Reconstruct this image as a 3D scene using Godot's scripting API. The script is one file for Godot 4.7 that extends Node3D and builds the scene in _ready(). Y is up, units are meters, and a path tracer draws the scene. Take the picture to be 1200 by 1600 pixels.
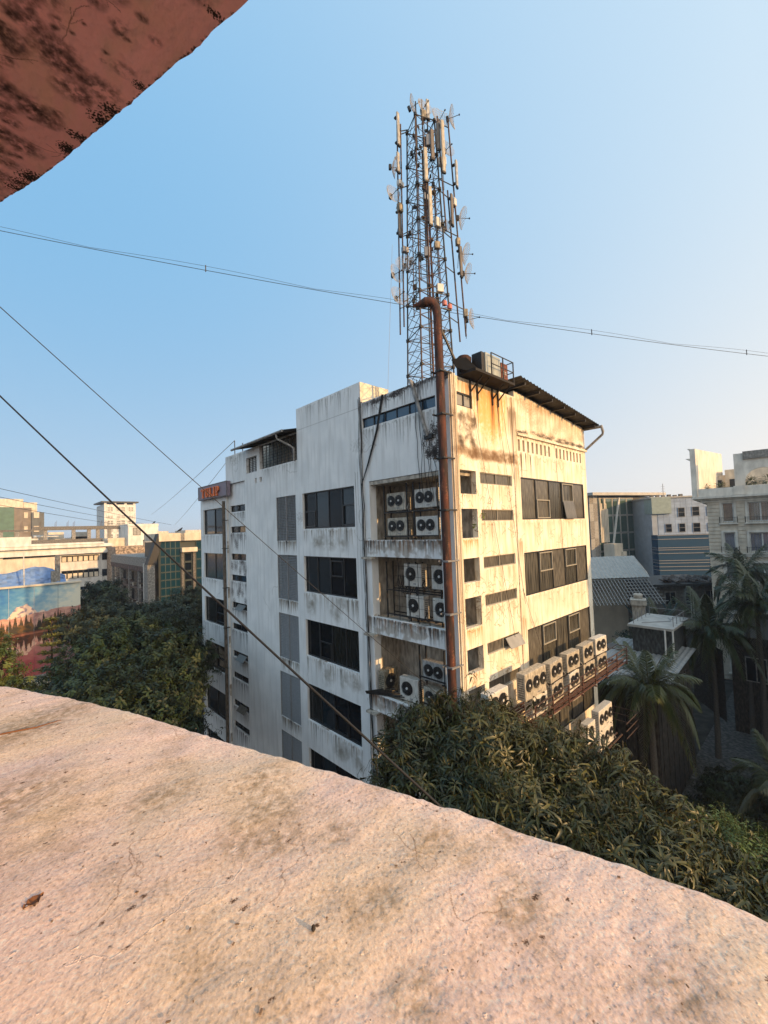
extends Node3D

const CAM := Vector3(0, 18, 0)
const SUN_TO := Vector3(0.187, 0.0, 0.982)
const SUN_ELEV := 14.0
const XA := 12.5
const ZB := -9.534

var rng := RandomNumberGenerator.new()
var used := {}
var M := {}
var T := {}

class MB:
	var v := PackedVector3Array()
	var n := PackedVector3Array()
	var uv := PackedVector2Array()
	var c := PackedColorArray()
	var i := PackedInt32Array()
	var tint := Color(1, 1, 1)
	var tinted := false

	func pt(p: Vector3, nn: Vector3, t := Vector2.INF) -> void:
		v.append(p)
		n.append(nn)
		if t == Vector2.INF:
			var a := nn.abs()
			if a.x > a.y and a.x > a.z: t = Vector2(p.z, p.y)
			elif a.z >= a.y: t = Vector2(p.x, p.y)
			else: t = Vector2(p.x, p.z)
		uv.append(t)
		c.append(tint)

	func quad(a: Vector3, b: Vector3, cc: Vector3, d: Vector3, want := Vector3.ZERO) -> void:
		var nn := (b - a).cross(cc - a)
		if nn.length_squared() < 1e-14: nn = (cc - a).cross(d - a)
		nn = nn.normalized()
		if want != Vector3.ZERO and nn.dot(want) < 0.0:
			var s := b
			b = d
			d = s
			nn = -nn
		var k := v.size()
		pt(a, nn); pt(b, nn); pt(cc, nn); pt(d, nn)
		i.append_array(PackedInt32Array([k, k + 2, k + 1, k, k + 3, k + 2]))

	func tri(a: Vector3, b: Vector3, cc: Vector3, want := Vector3.ZERO) -> void:
		var nn := (b - a).cross(cc - a).normalized()
		if want != Vector3.ZERO and nn.dot(want) < 0.0:
			var s := b
			b = cc
			cc = s
			nn = -nn
		var k := v.size()
		pt(a, nn); pt(b, nn); pt(cc, nn)
		i.append_array(PackedInt32Array([k, k + 2, k + 1]))

	func box(lo: Vector3, hi: Vector3) -> void:
		obox(Transform3D(Basis(), (lo + hi) * 0.5), hi - lo)

	func obox(x: Transform3D, s: Vector3, b := 0.0) -> void:
		var h := s * 0.5
		var ax := [Vector3(1, 0, 0), Vector3(0, 1, 0), Vector3(0, 0, 1)]
		for a in 3:
			var p: Vector3 = ax[a]
			var q: Vector3 = ax[(a + 1) % 3]
			var r: Vector3 = ax[(a + 2) % 3]
			for sg in [-1.0, 1.0]:
				var o: Vector3 = p * h[a] * sg
				var u: Vector3 = q * (h[(a + 1) % 3] - b)
				var w: Vector3 = r * (h[(a + 2) % 3] - b)
				quad(x * (o - u - w), x * (o + u - w), x * (o + u + w), x * (o - u + w), x.basis * (p * sg))
			if b > 0.0:
				for s1 in [-1.0, 1.0]:
					for s2 in [-1.0, 1.0]:
						var e1: Vector3 = q * h[(a + 1) % 3] * s1 + r * (h[(a + 2) % 3] - b) * s2
						var e2: Vector3 = q * (h[(a + 1) % 3] - b) * s1 + r * h[(a + 2) % 3] * s2
						var l: Vector3 = p * (h[a] - b)
						quad(x * (e1 - l), x * (e2 - l), x * (e2 + l), x * (e1 + l), x.basis * (q * s1 + r * s2))
		if b > 0.0:
			for s1 in [-1.0, 1.0]:
				for s2 in [-1.0, 1.0]:
					for s3 in [-1.0, 1.0]:
						var g := Vector3(s1, s2, s3)
						tri(x * (g * Vector3(h.x, h.y - b, h.z - b)), x * (g * Vector3(h.x - b, h.y, h.z - b)), x * (g * Vector3(h.x - b, h.y - b, h.z)), x.basis * g)

	func bar(a: Vector3, b: Vector3, w: float, d := -1.0) -> void:
		if d < 0.0: d = w
		var z := (b - a).normalized()
		var up := Vector3(0, 1, 0) if absf(z.y) < 0.98 else Vector3(1, 0, 0)
		var xx := up.cross(z).normalized()
		obox(Transform3D(Basis(xx, z.cross(xx), z), (a + b) * 0.5), Vector3(w, d, a.distance_to(b)))

	func tube(pts: Array, rad, sides := 8, caps := true) -> void:
		var m := pts.size()
		var dirs := []
		for k in m:
			var a: Vector3 = pts[maxi(k - 1, 0)]
			var b: Vector3 = pts[mini(k + 1, m - 1)]
			dirs.append((b - a).normalized())
		var z0: Vector3 = dirs[0]
		var side := (Vector3(0, 1, 0) if absf(z0.y) < 0.95 else Vector3(1, 0, 0)).cross(z0).normalized()
		var start := v.size()
		for k in m:
			var z: Vector3 = dirs[k]
			side = (side - z * side.dot(z)).normalized()
			var up := z.cross(side)
			var r: float = rad[k] if rad is Array else rad
			for j in sides + 1:
				var t := TAU * j / sides
				var nn := side * cos(t) + up * sin(t)
				pt(pts[k] + nn * r, nn)
		for k in m - 1:
			for j in sides:
				var a := start + k * (sides + 1) + j
				var b := a + sides + 1
				i.append_array(PackedInt32Array([a, b, a + 1, a + 1, b, b + 1]))
		if caps:
			for e in [0, m - 1]:
				var nn: Vector3 = dirs[e] * (-1.0 if e == 0 else 1.0)
				var k0 := v.size()
				pt(pts[e], nn)
				for j in sides + 1: pt(v[start + e * (sides + 1) + j], nn)
				for j in sides:
					if e == 0: i.append_array(PackedInt32Array([k0, k0 + 1 + j, k0 + 2 + j]))
					else: i.append_array(PackedInt32Array([k0, k0 + 2 + j, k0 + 1 + j]))

	func mesh(colored := false) -> ArrayMesh:
		var arr := []
		arr.resize(Mesh.ARRAY_MAX)
		arr[Mesh.ARRAY_VERTEX] = v
		arr[Mesh.ARRAY_NORMAL] = n
		arr[Mesh.ARRAY_TEX_UV] = uv
		if colored: arr[Mesh.ARRAY_COLOR] = c
		arr[Mesh.ARRAY_INDEX] = i
		var m := ArrayMesh.new()
		m.add_surface_from_arrays(Mesh.PRIMITIVE_TRIANGLES, arr)
		return m

class Paint:
	var img: Image
	var u0: float
	var v1: float
	var p: float
	var r := RandomNumberGenerator.new()
	# an albedo picture of a wall: u to the right, v up, p pixels a metre
	func _init(a: float, b: float, lo: float, hi: float, ppm: float, seed_: int) -> void:
		u0 = a
		v1 = hi
		p = ppm
		r.seed = seed_
		img = Image.create(int((b - a) * p), int((hi - lo) * p), false, Image.FORMAT_RGB8)

	func base(c0: Color, c1: Color, c2: Color, f1: float, f2: float, stretch: float) -> void:
		var w := img.get_width()
		var h := img.get_height()
		var na := FastNoiseLite.new()
		na.seed = r.randi() % 10000
		na.frequency = f1 / p
		na.fractal_octaves = 5
		var nb := FastNoiseLite.new()
		nb.seed = r.randi() % 10000
		nb.frequency = f2 / p
		nb.fractal_octaves = 3
		var a := na.get_image(w, h, false, false, false).get_data()
		var hb := maxi(2, int(h / stretch))
		var ib := nb.get_image(w, hb, false, false, false)
		ib.resize(w, h, Image.INTERPOLATE_BILINEAR)
		var b := ib.get_data()
		var out := PackedByteArray()
		out.resize(w * h * 3)
		for k in w * h:
			var t := clampf((a[k] - 70.0) / 115.0, 0.0, 1.0)
			var s := clampf((b[k] - 118.0) / 90.0, 0.0, 1.0)
			out[k * 3] = int(255.0 * lerpf(lerpf(c0.r, c1.r, t), c2.r, s))
			out[k * 3 + 1] = int(255.0 * lerpf(lerpf(c0.g, c1.g, t), c2.g, s))
			out[k * 3 + 2] = int(255.0 * lerpf(lerpf(c0.b, c1.b, t), c2.b, s))
		img = Image.create_from_data(w, h, false, Image.FORMAT_RGB8, out)

	func dot(x: int, y: int, c: Color, a: float) -> void:
		if x >= 0 and y >= 0 and x < img.get_width() and y < img.get_height():
			img.set_pixel(x, y, img.get_pixel(x, y).lerp(c, clampf(a, 0.0, 1.0)))

	# runs of dirty water, each a line of its own length
	func streaks(ua: float, ub: float, vt: float, length: float, count: int, c: Color, a: float, wide := 2) -> void:
		for k in count:
			var x := int((r.randf_range(ua, ub) - u0) * p)
			var y := int((v1 - vt + r.randf() * 0.12 * length) * p)
			var l := int(length * p * pow(r.randf(), 1.5)) + 2
			var w := r.randi_range(1, wide)
			var aa := a * r.randf_range(0.3, 1.0)
			for j in l:
				if r.randf() < 0.03: x += r.randi_range(-1, 1)
				var f := aa * (1.0 - pow(float(j) / l, 1.4)) * r.randf_range(0.7, 1.0)
				for q in w: dot(x + q, y + j, c, f)

	func blotch(u: float, v: float, ru: float, rv: float, c: Color, a: float, seed_ := 0) -> void:
		var nz := FastNoiseLite.new()
		nz.seed = seed_ + r.randi() % 1000
		nz.frequency = 2.2 / (maxf(ru, rv) * p) * 2.0
		nz.fractal_octaves = 4
		var cx := (u - u0) * p
		var cy := (v1 - v) * p
		for y in range(int(cy - rv * p), int(cy + rv * p) + 1):
			for x in range(int(cx - ru * p), int(cx + ru * p) + 1):
				var d := Vector2((x - cx) / (ru * p), (y - cy) / (rv * p)).length()
				if d < 1.0:
					var t := (1.0 - d) * 1.2 + nz.get_noise_2d(x, y) * 1.6 - 0.35
					if t > 0.0: dot(x, y, c, a * minf(1.0, t * 2.0))

	# a soft-edged stain broken up by fine noise
	func stain(u: float, v: float, ru: float, rv: float, c: Color, a: float) -> void:
		var nz := FastNoiseLite.new()
		nz.seed = r.randi() % 1000
		nz.frequency = 0.05
		nz.fractal_octaves = 5
		nz.fractal_gain = 0.65
		var cx := (u - u0) * p
		var cy := (v1 - v) * p
		for y in range(int(cy - rv * p), int(cy + rv * p) + 1):
			for x in range(int(cx - ru * p), int(cx + ru * p) + 1):
				var d := Vector2((x - cx) / (ru * p), (y - cy) / (rv * p)).length()
				if d < 1.0:
					var t := (1.0 - d) * (0.55 + nz.get_noise_2d(x, y) * 1.7)
					if t > 0.0: dot(x, y, c, a * minf(1.0, t))

	func crack(u: float, v: float, ang: float, length: float, c: Color, a: float, wander := 0.35, fork := 0.02) -> void:
		var x := (u - u0) * p
		var y := (v1 - v) * p
		var l := length * p
		while l > 0.0:
			ang += r.randf_range(-wander, wander)
			x += cos(ang)
			y -= sin(ang)
			l -= 1.0
			dot(int(x), int(y), c, a * r.randf_range(0.5, 1.0))
			if r.randf() < fork and l > 6.0:
				crack(u0 + x / p, v1 - y / p, ang + r.randf_range(-1.2, 1.2), l / p * 0.5, c, a * 0.8, wander, 0.0)

	func tex() -> ImageTexture:
		return ImageTexture.create_from_image(img)

func srgb(r: float, g: float, b: float) -> Color:
	return Color(r, g, b).linear_to_srgb()

func noise_tex(seed_: int, freq: float, lo: float, hi: float, size := 512, oct := 4, kind := FastNoiseLite.TYPE_SIMPLEX_SMOOTH) -> NoiseTexture2D:
	var f := FastNoiseLite.new()
	f.seed = seed_
	f.noise_type = kind
	f.frequency = freq
	f.fractal_octaves = oct
	var t := NoiseTexture2D.new()
	t.width = size
	t.height = size
	t.seamless = true
	t.noise = f
	var g := Gradient.new()
	g.set_color(0, Color(lo, lo, lo))
	g.set_color(1, Color(hi, hi, hi))
	t.color_ramp = g
	return t

# col is a linear base colour
func mat(col: Color, rough := 0.8, metal := 0.0) -> StandardMaterial3D:
	var m := StandardMaterial3D.new()
	m.albedo_color = col.linear_to_srgb()
	m.roughness = rough
	m.metallic = metal
	return m

func grain(col: Color, rough: float, tex: Texture2D, scale_: Vector3, metal := 0.0) -> StandardMaterial3D:
	var m := mat(col, rough, metal)
	m.albedo_texture = tex
	m.uv1_triplanar = true
	m.uv1_world_triplanar = true
	m.uv1_scale = scale_
	return m

func pictured(p: Paint, rough: float) -> StandardMaterial3D:
	var m := StandardMaterial3D.new()
	m.albedo_texture = p.tex()
	m.roughness = rough
	var w := p.img.get_width() / p.p
	var h := p.img.get_height() / p.p
	m.uv1_scale = Vector3(1.0 / w, -1.0 / h, 1)
	m.uv1_offset = Vector3(-p.u0 / w, p.v1 / h, 0)
	return m

func numbered(called: String) -> String:
	used[called] = used.get(called, -1) + 1
	return called if used[called] == 0 else "%s_%03d" % [called, used[called]]

func tag(o: Node3D, label: String, cat: String, group := "", kind := "") -> Node3D:
	if label: o.set_meta("label", label)
	if cat: o.set_meta("category", cat)
	if group: o.set_meta("group", group)
	if kind: o.set_meta("kind", kind)
	return o

func thing(called: String, label: String, cat: String, at := Vector3.ZERO, turn := 0.0, group := "") -> Node3D:
	var o := Node3D.new()
	o.name = numbered(called)
	add_child(o)
	o.position = at
	o.rotation.y = turn
	return tag(o, label, cat, group)

func part(par: Node3D, called: String, mb, material: Material, colored := false) -> MeshInstance3D:
	var o := MeshInstance3D.new()
	o.name = called
	o.mesh = mb.mesh(colored) if mb is MB else mb
	o.material_override = material
	par.add_child(o, true)
	return o

func solo(called: String, mb, material: Material, label: String, cat: String, group := "", kind := "") -> MeshInstance3D:
	var o := MeshInstance3D.new()
	o.name = numbered(called)
	o.mesh = mb.mesh() if mb is MB else mb
	o.material_override = material
	add_child(o)
	tag(o, label, cat, group, kind)
	return o

func copy(o: Node3D, label: String, at: Vector3, turn := 0.0) -> Node3D:
	var r: Node3D = o.duplicate()
	r.name = numbered(str(o.name).get_slice("_0", 0))
	add_child(r)
	r.position = at
	r.rotation.y = turn
	r.set_meta("label", label)
	return r

# a point on a wall: axis "x" faces -x with u along z, axis "z" faces +z with u along x; d goes into the wall
func P(ax: String, pl: float, u: float, v: float, d := 0.0) -> Vector3:
	return Vector3(pl + d, v, u) if ax == "x" else Vector3(u, v, pl - d)

func pbox(mb: MB, ax: String, pl: float, u0: float, u1: float, v0: float, v1: float, d0: float, d1: float) -> void:
	var a := P(ax, pl, u0, v0, d0)
	var b := P(ax, pl, u1, v1, d1)
	mb.box(Vector3(minf(a.x, b.x), minf(a.y, b.y), minf(a.z, b.z)), Vector3(maxf(a.x, b.x), maxf(a.y, b.y), maxf(a.z, b.z)))

# a wall with rectangular openings [u0, u1, v0, v1] and their reveals
func wall(mb: MB, ax: String, pl: float, u0: float, u1: float, v0: float, v1: float, holes: Array, dep: float) -> void:
	var us := [u0, u1]
	var vs := [v0, v1]
	var hh := []
	for h in holes:
		var g := [maxf(h[0], u0), minf(h[1], u1), maxf(h[2], v0), minf(h[3], v1)]
		if g[0] < g[1] and g[2] < g[3]:
			hh.append(g)
			for q in 2:
				if not us.has(g[q]): us.append(g[q])
				if not vs.has(g[2 + q]): vs.append(g[2 + q])
	us.sort()
	vs.sort()
	var out := Vector3(-1, 0, 0) if ax == "x" else Vector3(0, 0, 1)
	for a in us.size() - 1:
		for b in vs.size() - 1:
			var cu: float = (us[a] + us[a + 1]) * 0.5
			var cv: float = (vs[b] + vs[b + 1]) * 0.5
			var solid := true
			for h in hh:
				if cu > h[0] and cu < h[1] and cv > h[2] and cv < h[3]: solid = false
			if solid:
				mb.quad(P(ax, pl, us[a], vs[b]), P(ax, pl, us[a + 1], vs[b]), P(ax, pl, us[a + 1], vs[b + 1]), P(ax, pl, us[a], vs[b + 1]), out)
	for h in hh:
		var uu := Vector3(0, 0, 1) if ax == "x" else Vector3(1, 0, 0)
		mb.quad(P(ax, pl, h[0], h[2]), P(ax, pl, h[0], h[3]), P(ax, pl, h[0], h[3], dep), P(ax, pl, h[0], h[2], dep), uu)
		mb.quad(P(ax, pl, h[1], h[2]), P(ax, pl, h[1], h[3]), P(ax, pl, h[1], h[3], dep), P(ax, pl, h[1], h[2], dep), -uu)
		mb.quad(P(ax, pl, h[0], h[2]), P(ax, pl, h[1], h[2]), P(ax, pl, h[1], h[2], dep), P(ax, pl, h[0], h[2], dep), Vector3.UP)
		mb.quad(P(ax, pl, h[0], h[3]), P(ax, pl, h[1], h[3]), P(ax, pl, h[1], h[3], dep), P(ax, pl, h[0], h[3], dep), Vector3.DOWN)

# frame (the part) and panes (its sub-parts); sash rows cut a column in two with an awning frame
func window(par: Node3D, ax: String, pl: float, h: Array, cols: int, dep: float, mf: Material, mg: Material, bar := 0.05, rows := 1, sash := []) -> MeshInstance3D:
	var mb := MB.new()
	var w: float = h[1] - h[0]
	var d0 := dep - 0.06
	pbox(mb, ax, pl, h[0], h[1], h[2], h[2] + bar, d0, dep + 0.02)
	pbox(mb, ax, pl, h[0], h[1], h[3] - bar, h[3], d0, dep + 0.02)
	for k in cols + 1:
		var u: float = clampf(h[0] + w * k / cols, h[0] + bar * 0.5, h[1] - bar * 0.5)
		pbox(mb, ax, pl, u - bar * 0.5, u + bar * 0.5, h[2] + bar, h[3] - bar, d0 + 0.003, dep + 0.017)
	for k in range(1, rows):
		var vv: float = h[2] + (h[3] - h[2]) * k / rows
		pbox(mb, ax, pl, h[0] + bar, h[1] - bar, vv - bar * 0.5, vv + bar * 0.5, d0 + 0.006, dep + 0.014)
	var o := part(par, "window", mb, mf)
	for k in cols:
		for r in rows:
			var pm := MB.new()
			var a: float = h[0] + w * k / cols + bar * 0.5
			var b: float = h[0] + w * (k + 1) / cols - bar * 0.5
			var lo: float = h[2] + (h[3] - h[2]) * r / rows + bar * 0.5
			var hi: float = h[2] + (h[3] - h[2]) * (r + 1) / rows - bar * 0.5
			var tilt := rng.randf_range(-0.012, 0.012)
			pm.quad(P(ax, pl, a, lo, dep - 0.01 + tilt), P(ax, pl, b, lo, dep - 0.01 - tilt), P(ax, pl, b, hi, dep - 0.01 - tilt * 0.3), P(ax, pl, a, hi, dep - 0.01 + tilt * 0.6))
			pm.quad(P(ax, pl, a, lo, dep + 0.008), P(ax, pl, b, lo, dep + 0.008), P(ax, pl, b, hi, dep + 0.008), P(ax, pl, a, hi, dep + 0.008))
			part(o, "pane", pm, [M.glass_dusty, M.glass_dusty3, M.glass_dusty2][rng.randi() % 3] if mg == M.glass_dusty else ([M.glass, M.glass, M.glass_b, M.glass_c][rng.randi() % 4] if mg == M.glass else mg))
	for s in sash:
		var a: float = h[0] + w * s[0] / cols + bar
		var b: float = h[0] + w * (s[0] + 1) / cols - bar
		var sm := MB.new()
		for e in [[a, b, s[1], s[1] + bar], [a, b, s[2] - bar, s[2]], [a, a + bar, s[1] + bar, s[2] - bar], [b - bar, b, s[1] + bar, s[2] - bar]]:
			pbox(sm, ax, pl, e[0], e[1], e[2], e[3], d0 - 0.03, d0 + 0.03)
		part(o, "sash", sm, s[3])
	return o

func _ready() -> void:
	rng.seed = 7
	set_camera()
	set_sky()
	set_sun()
	make_materials()
	make_ground()
	make_balcony()
	make_office()
	make_flue()
	make_units()
	make_roof_things()
	make_tower()
	make_left_city()
	make_right_city()
	make_trees()
	make_cables()
	make_small_things()

func set_camera() -> void:
	var cam := Camera3D.new()
	cam.name = "camera"
	cam.fov = 101.2
	cam.near = 0.05
	cam.far = 6000
	cam.position = CAM
	cam.basis = Basis.from_euler(Vector3(deg_to_rad(2.35), deg_to_rad(-43.25), deg_to_rad(-1.95)))
	add_child(cam)
	cam.current = true

func sun_dir() -> Vector3:
	var e := deg_to_rad(SUN_ELEV)
	return (SUN_TO.normalized() * cos(e) + Vector3.UP * sin(e)).normalized()

func sky_color(d: Vector3, s: Vector3) -> Color:
	var h := maxf(d.y, 0.0)
	var g := d.dot(s)
	var w := pow(clampf((g + 1.0) / 1.25, 0.0, 1.0), 1.5)
	var t := pow(1.0 - h, 2.7)
	var hi := Color(0.125, 0.415, 0.735).lerp(Color(0.54, 0.715, 0.87), w)
	var lo := Color(0.52, 0.65, 0.77).lerp(Color(1.08, 0.95, 0.81), w)
	var c := hi.lerp(lo, t)
	var near := pow(clampf((g - 0.1) / 0.9, 0.0, 1.0), 3.0)
	return c + Color(1.0, 0.80, 0.55) * near * 1.6

func set_sky() -> void:
	var w := 1024
	var h := 512
	var img := Image.create(w, h, false, Image.FORMAT_RGBF)
	var s := sun_dir()
	for y in h:
		var el := PI * (0.5 - (y + 0.5) / h)
		for x in w:
			var az := TAU * (x + 0.5) / w
			var d := Vector3(sin(az) * cos(el), sin(el), -cos(az) * cos(el))
			var c := sky_color(d, s)
			if el < 0.0: c = c.lerp(Color(0.16, 0.15, 0.14), minf(1.0, -el * 6.0))
			img.set_pixel(x, y, c)
	var pm := PanoramaSkyMaterial.new()
	pm.panorama = ImageTexture.create_from_image(img)
	var sky := Sky.new()
	sky.sky_material = pm
	var env := Environment.new()
	env.background_mode = Environment.BG_SKY
	env.sky = sky
	env.background_energy_multiplier = 1.0
	env.tonemap_mode = Environment.TONE_MAPPER_LINEAR
	env.tonemap_exposure = 1.08
	env.sdfgi_enabled = true
	env.ssao_enabled = true
	env.ssil_enabled = true
	env.fog_enabled = true
	env.fog_density = 0.0004
	env.fog_light_color = Color(0.80, 0.86, 0.95)
	var we := WorldEnvironment.new()
	we.name = "environment"
	we.environment = env
	add_child(we)

func set_sun() -> void:
	var l := DirectionalLight3D.new()
	l.name = "sun"
	l.light_color = Color(1.0, 0.79, 0.53)
	l.light_energy = 1.45
	l.light_angular_distance = 0.6
	l.shadow_enabled = true
	add_child(l)
	l.look_at_from_position(Vector3.ZERO, -sun_dir(), Vector3.UP)

func make_materials() -> void:
	T.mottle = noise_tex(3, 0.012, 0.80, 1.0)
	T.fine = noise_tex(9, 0.05, 0.70, 1.0)
	T.rough = noise_tex(21, 0.02, 0.35, 1.0, 512, 5)
	T.med = noise_tex(27, 0.02, 0.6, 1.0, 512, 5)
	T.cell = noise_tex(33, 0.03, 0.55, 1.0, 512, 3, FastNoiseLite.TYPE_CELLULAR)
	M.steel = grain(Color(0.035, 0.032, 0.032), 0.55, T.rough, Vector3(0.8, 0.8, 0.8))
	M.steel_brown = grain(Color(0.17, 0.10, 0.075), 0.75, T.rough, Vector3(0.9, 0.9, 0.9))
	M.steel_red = grain(Color(0.24, 0.105, 0.075), 0.75, T.rough, Vector3(0.9, 0.9, 0.9))
	M.galv = grain(Color(0.30, 0.30, 0.31), 0.5, T.mottle, Vector3(1.2, 1.2, 1.2), 0.3)
	M.pvc = grain(Color(0.55, 0.53, 0.50), 0.5, T.rough, Vector3(0.5, 0.2, 0.5))
	M.wire = mat(Color(0.50, 0.50, 0.52), 0.5)
	M.white = grain(Color(0.72, 0.71, 0.67), 0.55, T.mottle, Vector3(0.7, 0.25, 0.7))
	M.unit = grain(Color(0.74, 0.71, 0.64), 0.5, T.mottle, Vector3(1.1, 0.35, 1.1))
	M.unit_worn = grain(Color(0.64, 0.58, 0.47), 0.55, T.med, Vector3(0.8, 0.3, 0.8))
	M.unit_grey = grain(Color(0.60, 0.60, 0.58), 0.5, T.med, Vector3(0.9, 0.25, 0.9))
	M.unit_old = grain(Color(0.58, 0.50, 0.36), 0.6, T.rough, Vector3(0.9, 0.3, 0.9))
	M.black = mat(Color(0.012, 0.012, 0.013), 0.5)
	M.blade = mat(Color(0.03, 0.03, 0.032), 0.4)
	M.fan_blade = grain(Color(0.07, 0.068, 0.065), 0.5, T.rough, Vector3(2, 2, 2))
	M.hub = mat(Color(0.62, 0.61, 0.58), 0.5)
	M.cable = mat(Color(0.015, 0.015, 0.016), 0.6)
	M.cable_pale = mat(Color(0.28, 0.27, 0.25), 0.6)
	M.concrete = grain(Color(0.36, 0.34, 0.31), 0.9, T.med, Vector3(0.35, 0.25, 0.35))
	M.concrete_dark = grain(Color(0.21, 0.195, 0.175), 0.9, T.med, Vector3(0.35, 0.25, 0.35))
	M.core = grain(Color(0.62, 0.56, 0.47), 0.9, T.med, Vector3(0.4, 0.15, 0.4))
	M.inside = grain(Color(0.42, 0.39, 0.34), 0.9, T.med, Vector3(0.4, 0.4, 0.4))
	M.louvre = grain(Color(0.30, 0.31, 0.32), 0.6, T.mottle, Vector3(0.8, 0.8, 0.8))
	M.glass = mat(Color(0.006, 0.009, 0.013), 0.06)
	M.glass.metallic_specular = 0.32
	M.glass_dusty = grain(Color(0.28, 0.265, 0.22), 0.3, noise_tex(44, 0.02, 0.05, 1.0, 512, 4), Vector3(1.5, 0.06, 1.5))
	M.glass_b = mat(Color(0.012, 0.022, 0.030), 0.05)
	M.glass_b.metallic_specular = 0.5
	M.glass_c = grain(Color(0.035, 0.04, 0.042), 0.18, T.rough, Vector3(1.2, 0.1, 1.2))
	M.glass_c.metallic_specular = 0.4
	M.glass_dusty3 = grain(Color(0.20, 0.19, 0.155), 0.25, noise_tex(46, 0.02, 0.1, 1.0, 512, 4), Vector3(1.9, 0.05, 1.9))
	M.glass_dusty2 = grain(Color(0.27, 0.25, 0.21), 0.3, noise_tex(45, 0.02, 0.3, 1.0, 512, 4), Vector3(1.6, 0.14, 1.6))
	M.glass_grey = mat(Color(0.14, 0.155, 0.165), 0.3)
	M.glass_teal = mat(Color(0.008, 0.034, 0.050), 0.07)
	M.glass_teal.metallic_specular = 0.7
	M.glass_blue = mat(Color(0.02, 0.06, 0.11), 0.1)
	M.glass_blue.metallic_specular = 0.7
	M.glass_green = mat(Color(0.05, 0.09, 0.075), 0.12)
	M.glass_green.metallic_specular = 0.7
	M.frame = mat(Color(0.02, 0.022, 0.025), 0.45)
	M.frame_teal = mat(Color(0.02, 0.05, 0.055), 0.4)
	M.yard = grain(Color(0.075, 0.062, 0.05), 0.9, T.rough, Vector3(0.5, 0.2, 0.5))  # low colour of the yard walls carries the deep yard shade
	M.clear = mat(Color(0.25, 0.27, 0.3), 0.04)
	M.clear.transparency = BaseMaterial3D.TRANSPARENCY_ALPHA
	M.clear.albedo_color.a = 0.16
	M.frame_pale = mat(Color(0.33, 0.31, 0.26), 0.5)
	M.sheet = grain(Color(0.075, 0.073, 0.07), 0.6, T.rough, Vector3(0.4, 0.4, 0.4))
	M.sheet_grey = grain(Color(0.34, 0.34, 0.33), 0.6, T.mottle, Vector3(0.25, 0.25, 0.25))
	M.sheet_pale = grain(Color(0.46, 0.44, 0.40), 0.6, T.mottle, Vector3(0.2, 0.2, 0.2))
	M.cream = grain(Color(0.74, 0.66, 0.53), 0.85, T.mottle, Vector3(0.12, 0.05, 0.12))
	M.paint = grain(Color(0.78, 0.77, 0.74), 0.8, T.mottle, Vector3(0.12, 0.05, 0.12))
	M.beige = grain(Color(0.76, 0.67, 0.54), 0.85, T.mottle, Vector3(0.2, 0.08, 0.2))
	M.beige_pale = grain(Color(0.80, 0.75, 0.66), 0.85, T.mottle, Vector3(0.2, 0.08, 0.2))
	M.pale_blue = []
	for k in 3: M.pale_blue.append(grain(Color(0.34, 0.43, 0.56) * [0.95, 1.0, 1.08][k], 0.55, T.mottle, Vector3(0.1, 0.1, 0.1)))
	M.bark = grain(Color(0.10, 0.078, 0.058), 0.95, T.rough, Vector3(1.5, 0.5, 1.5))
	M.palm_bark = grain(Color(0.16, 0.14, 0.115), 0.95, T.rough, Vector3(0.8, 4.0, 0.8))
	var rust := Paint.new(0.0, 6.0, 0.0, 6.0, 90, 5)
	rust.base(Color(0.17, 0.105, 0.09), Color(0.38, 0.20, 0.14), Color(0.11, 0.08, 0.075), 1.2, 3.0, 6.0)
	for k in 60: rust.blotch(rust.r.randf() * 6.0, rust.r.randf() * 6.0, rust.r.randf_range(0.03, 0.12), rust.r.randf_range(0.08, 0.4), Color(0.66, 0.45, 0.34), 0.55)
	M.rust = pictured(rust, 0.8)
	M.rust.uv1_triplanar = true
	M.rust.uv1_world_triplanar = true
	M.rust.uv1_scale = Vector3(0.35, 0.17, 0.35)
	M.rust.uv1_offset = Vector3.ZERO
	M.wall_a = facade_a()
	M.wall_b = facade_b()

func leaf_mat(rough: float, back: Color) -> StandardMaterial3D:
	var m := StandardMaterial3D.new()
	m.vertex_color_use_as_albedo = true
	m.roughness = rough
	m.backlight_enabled = true
	m.backlight = back
	m.cull_mode = BaseMaterial3D.CULL_DISABLED
	return m

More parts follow.
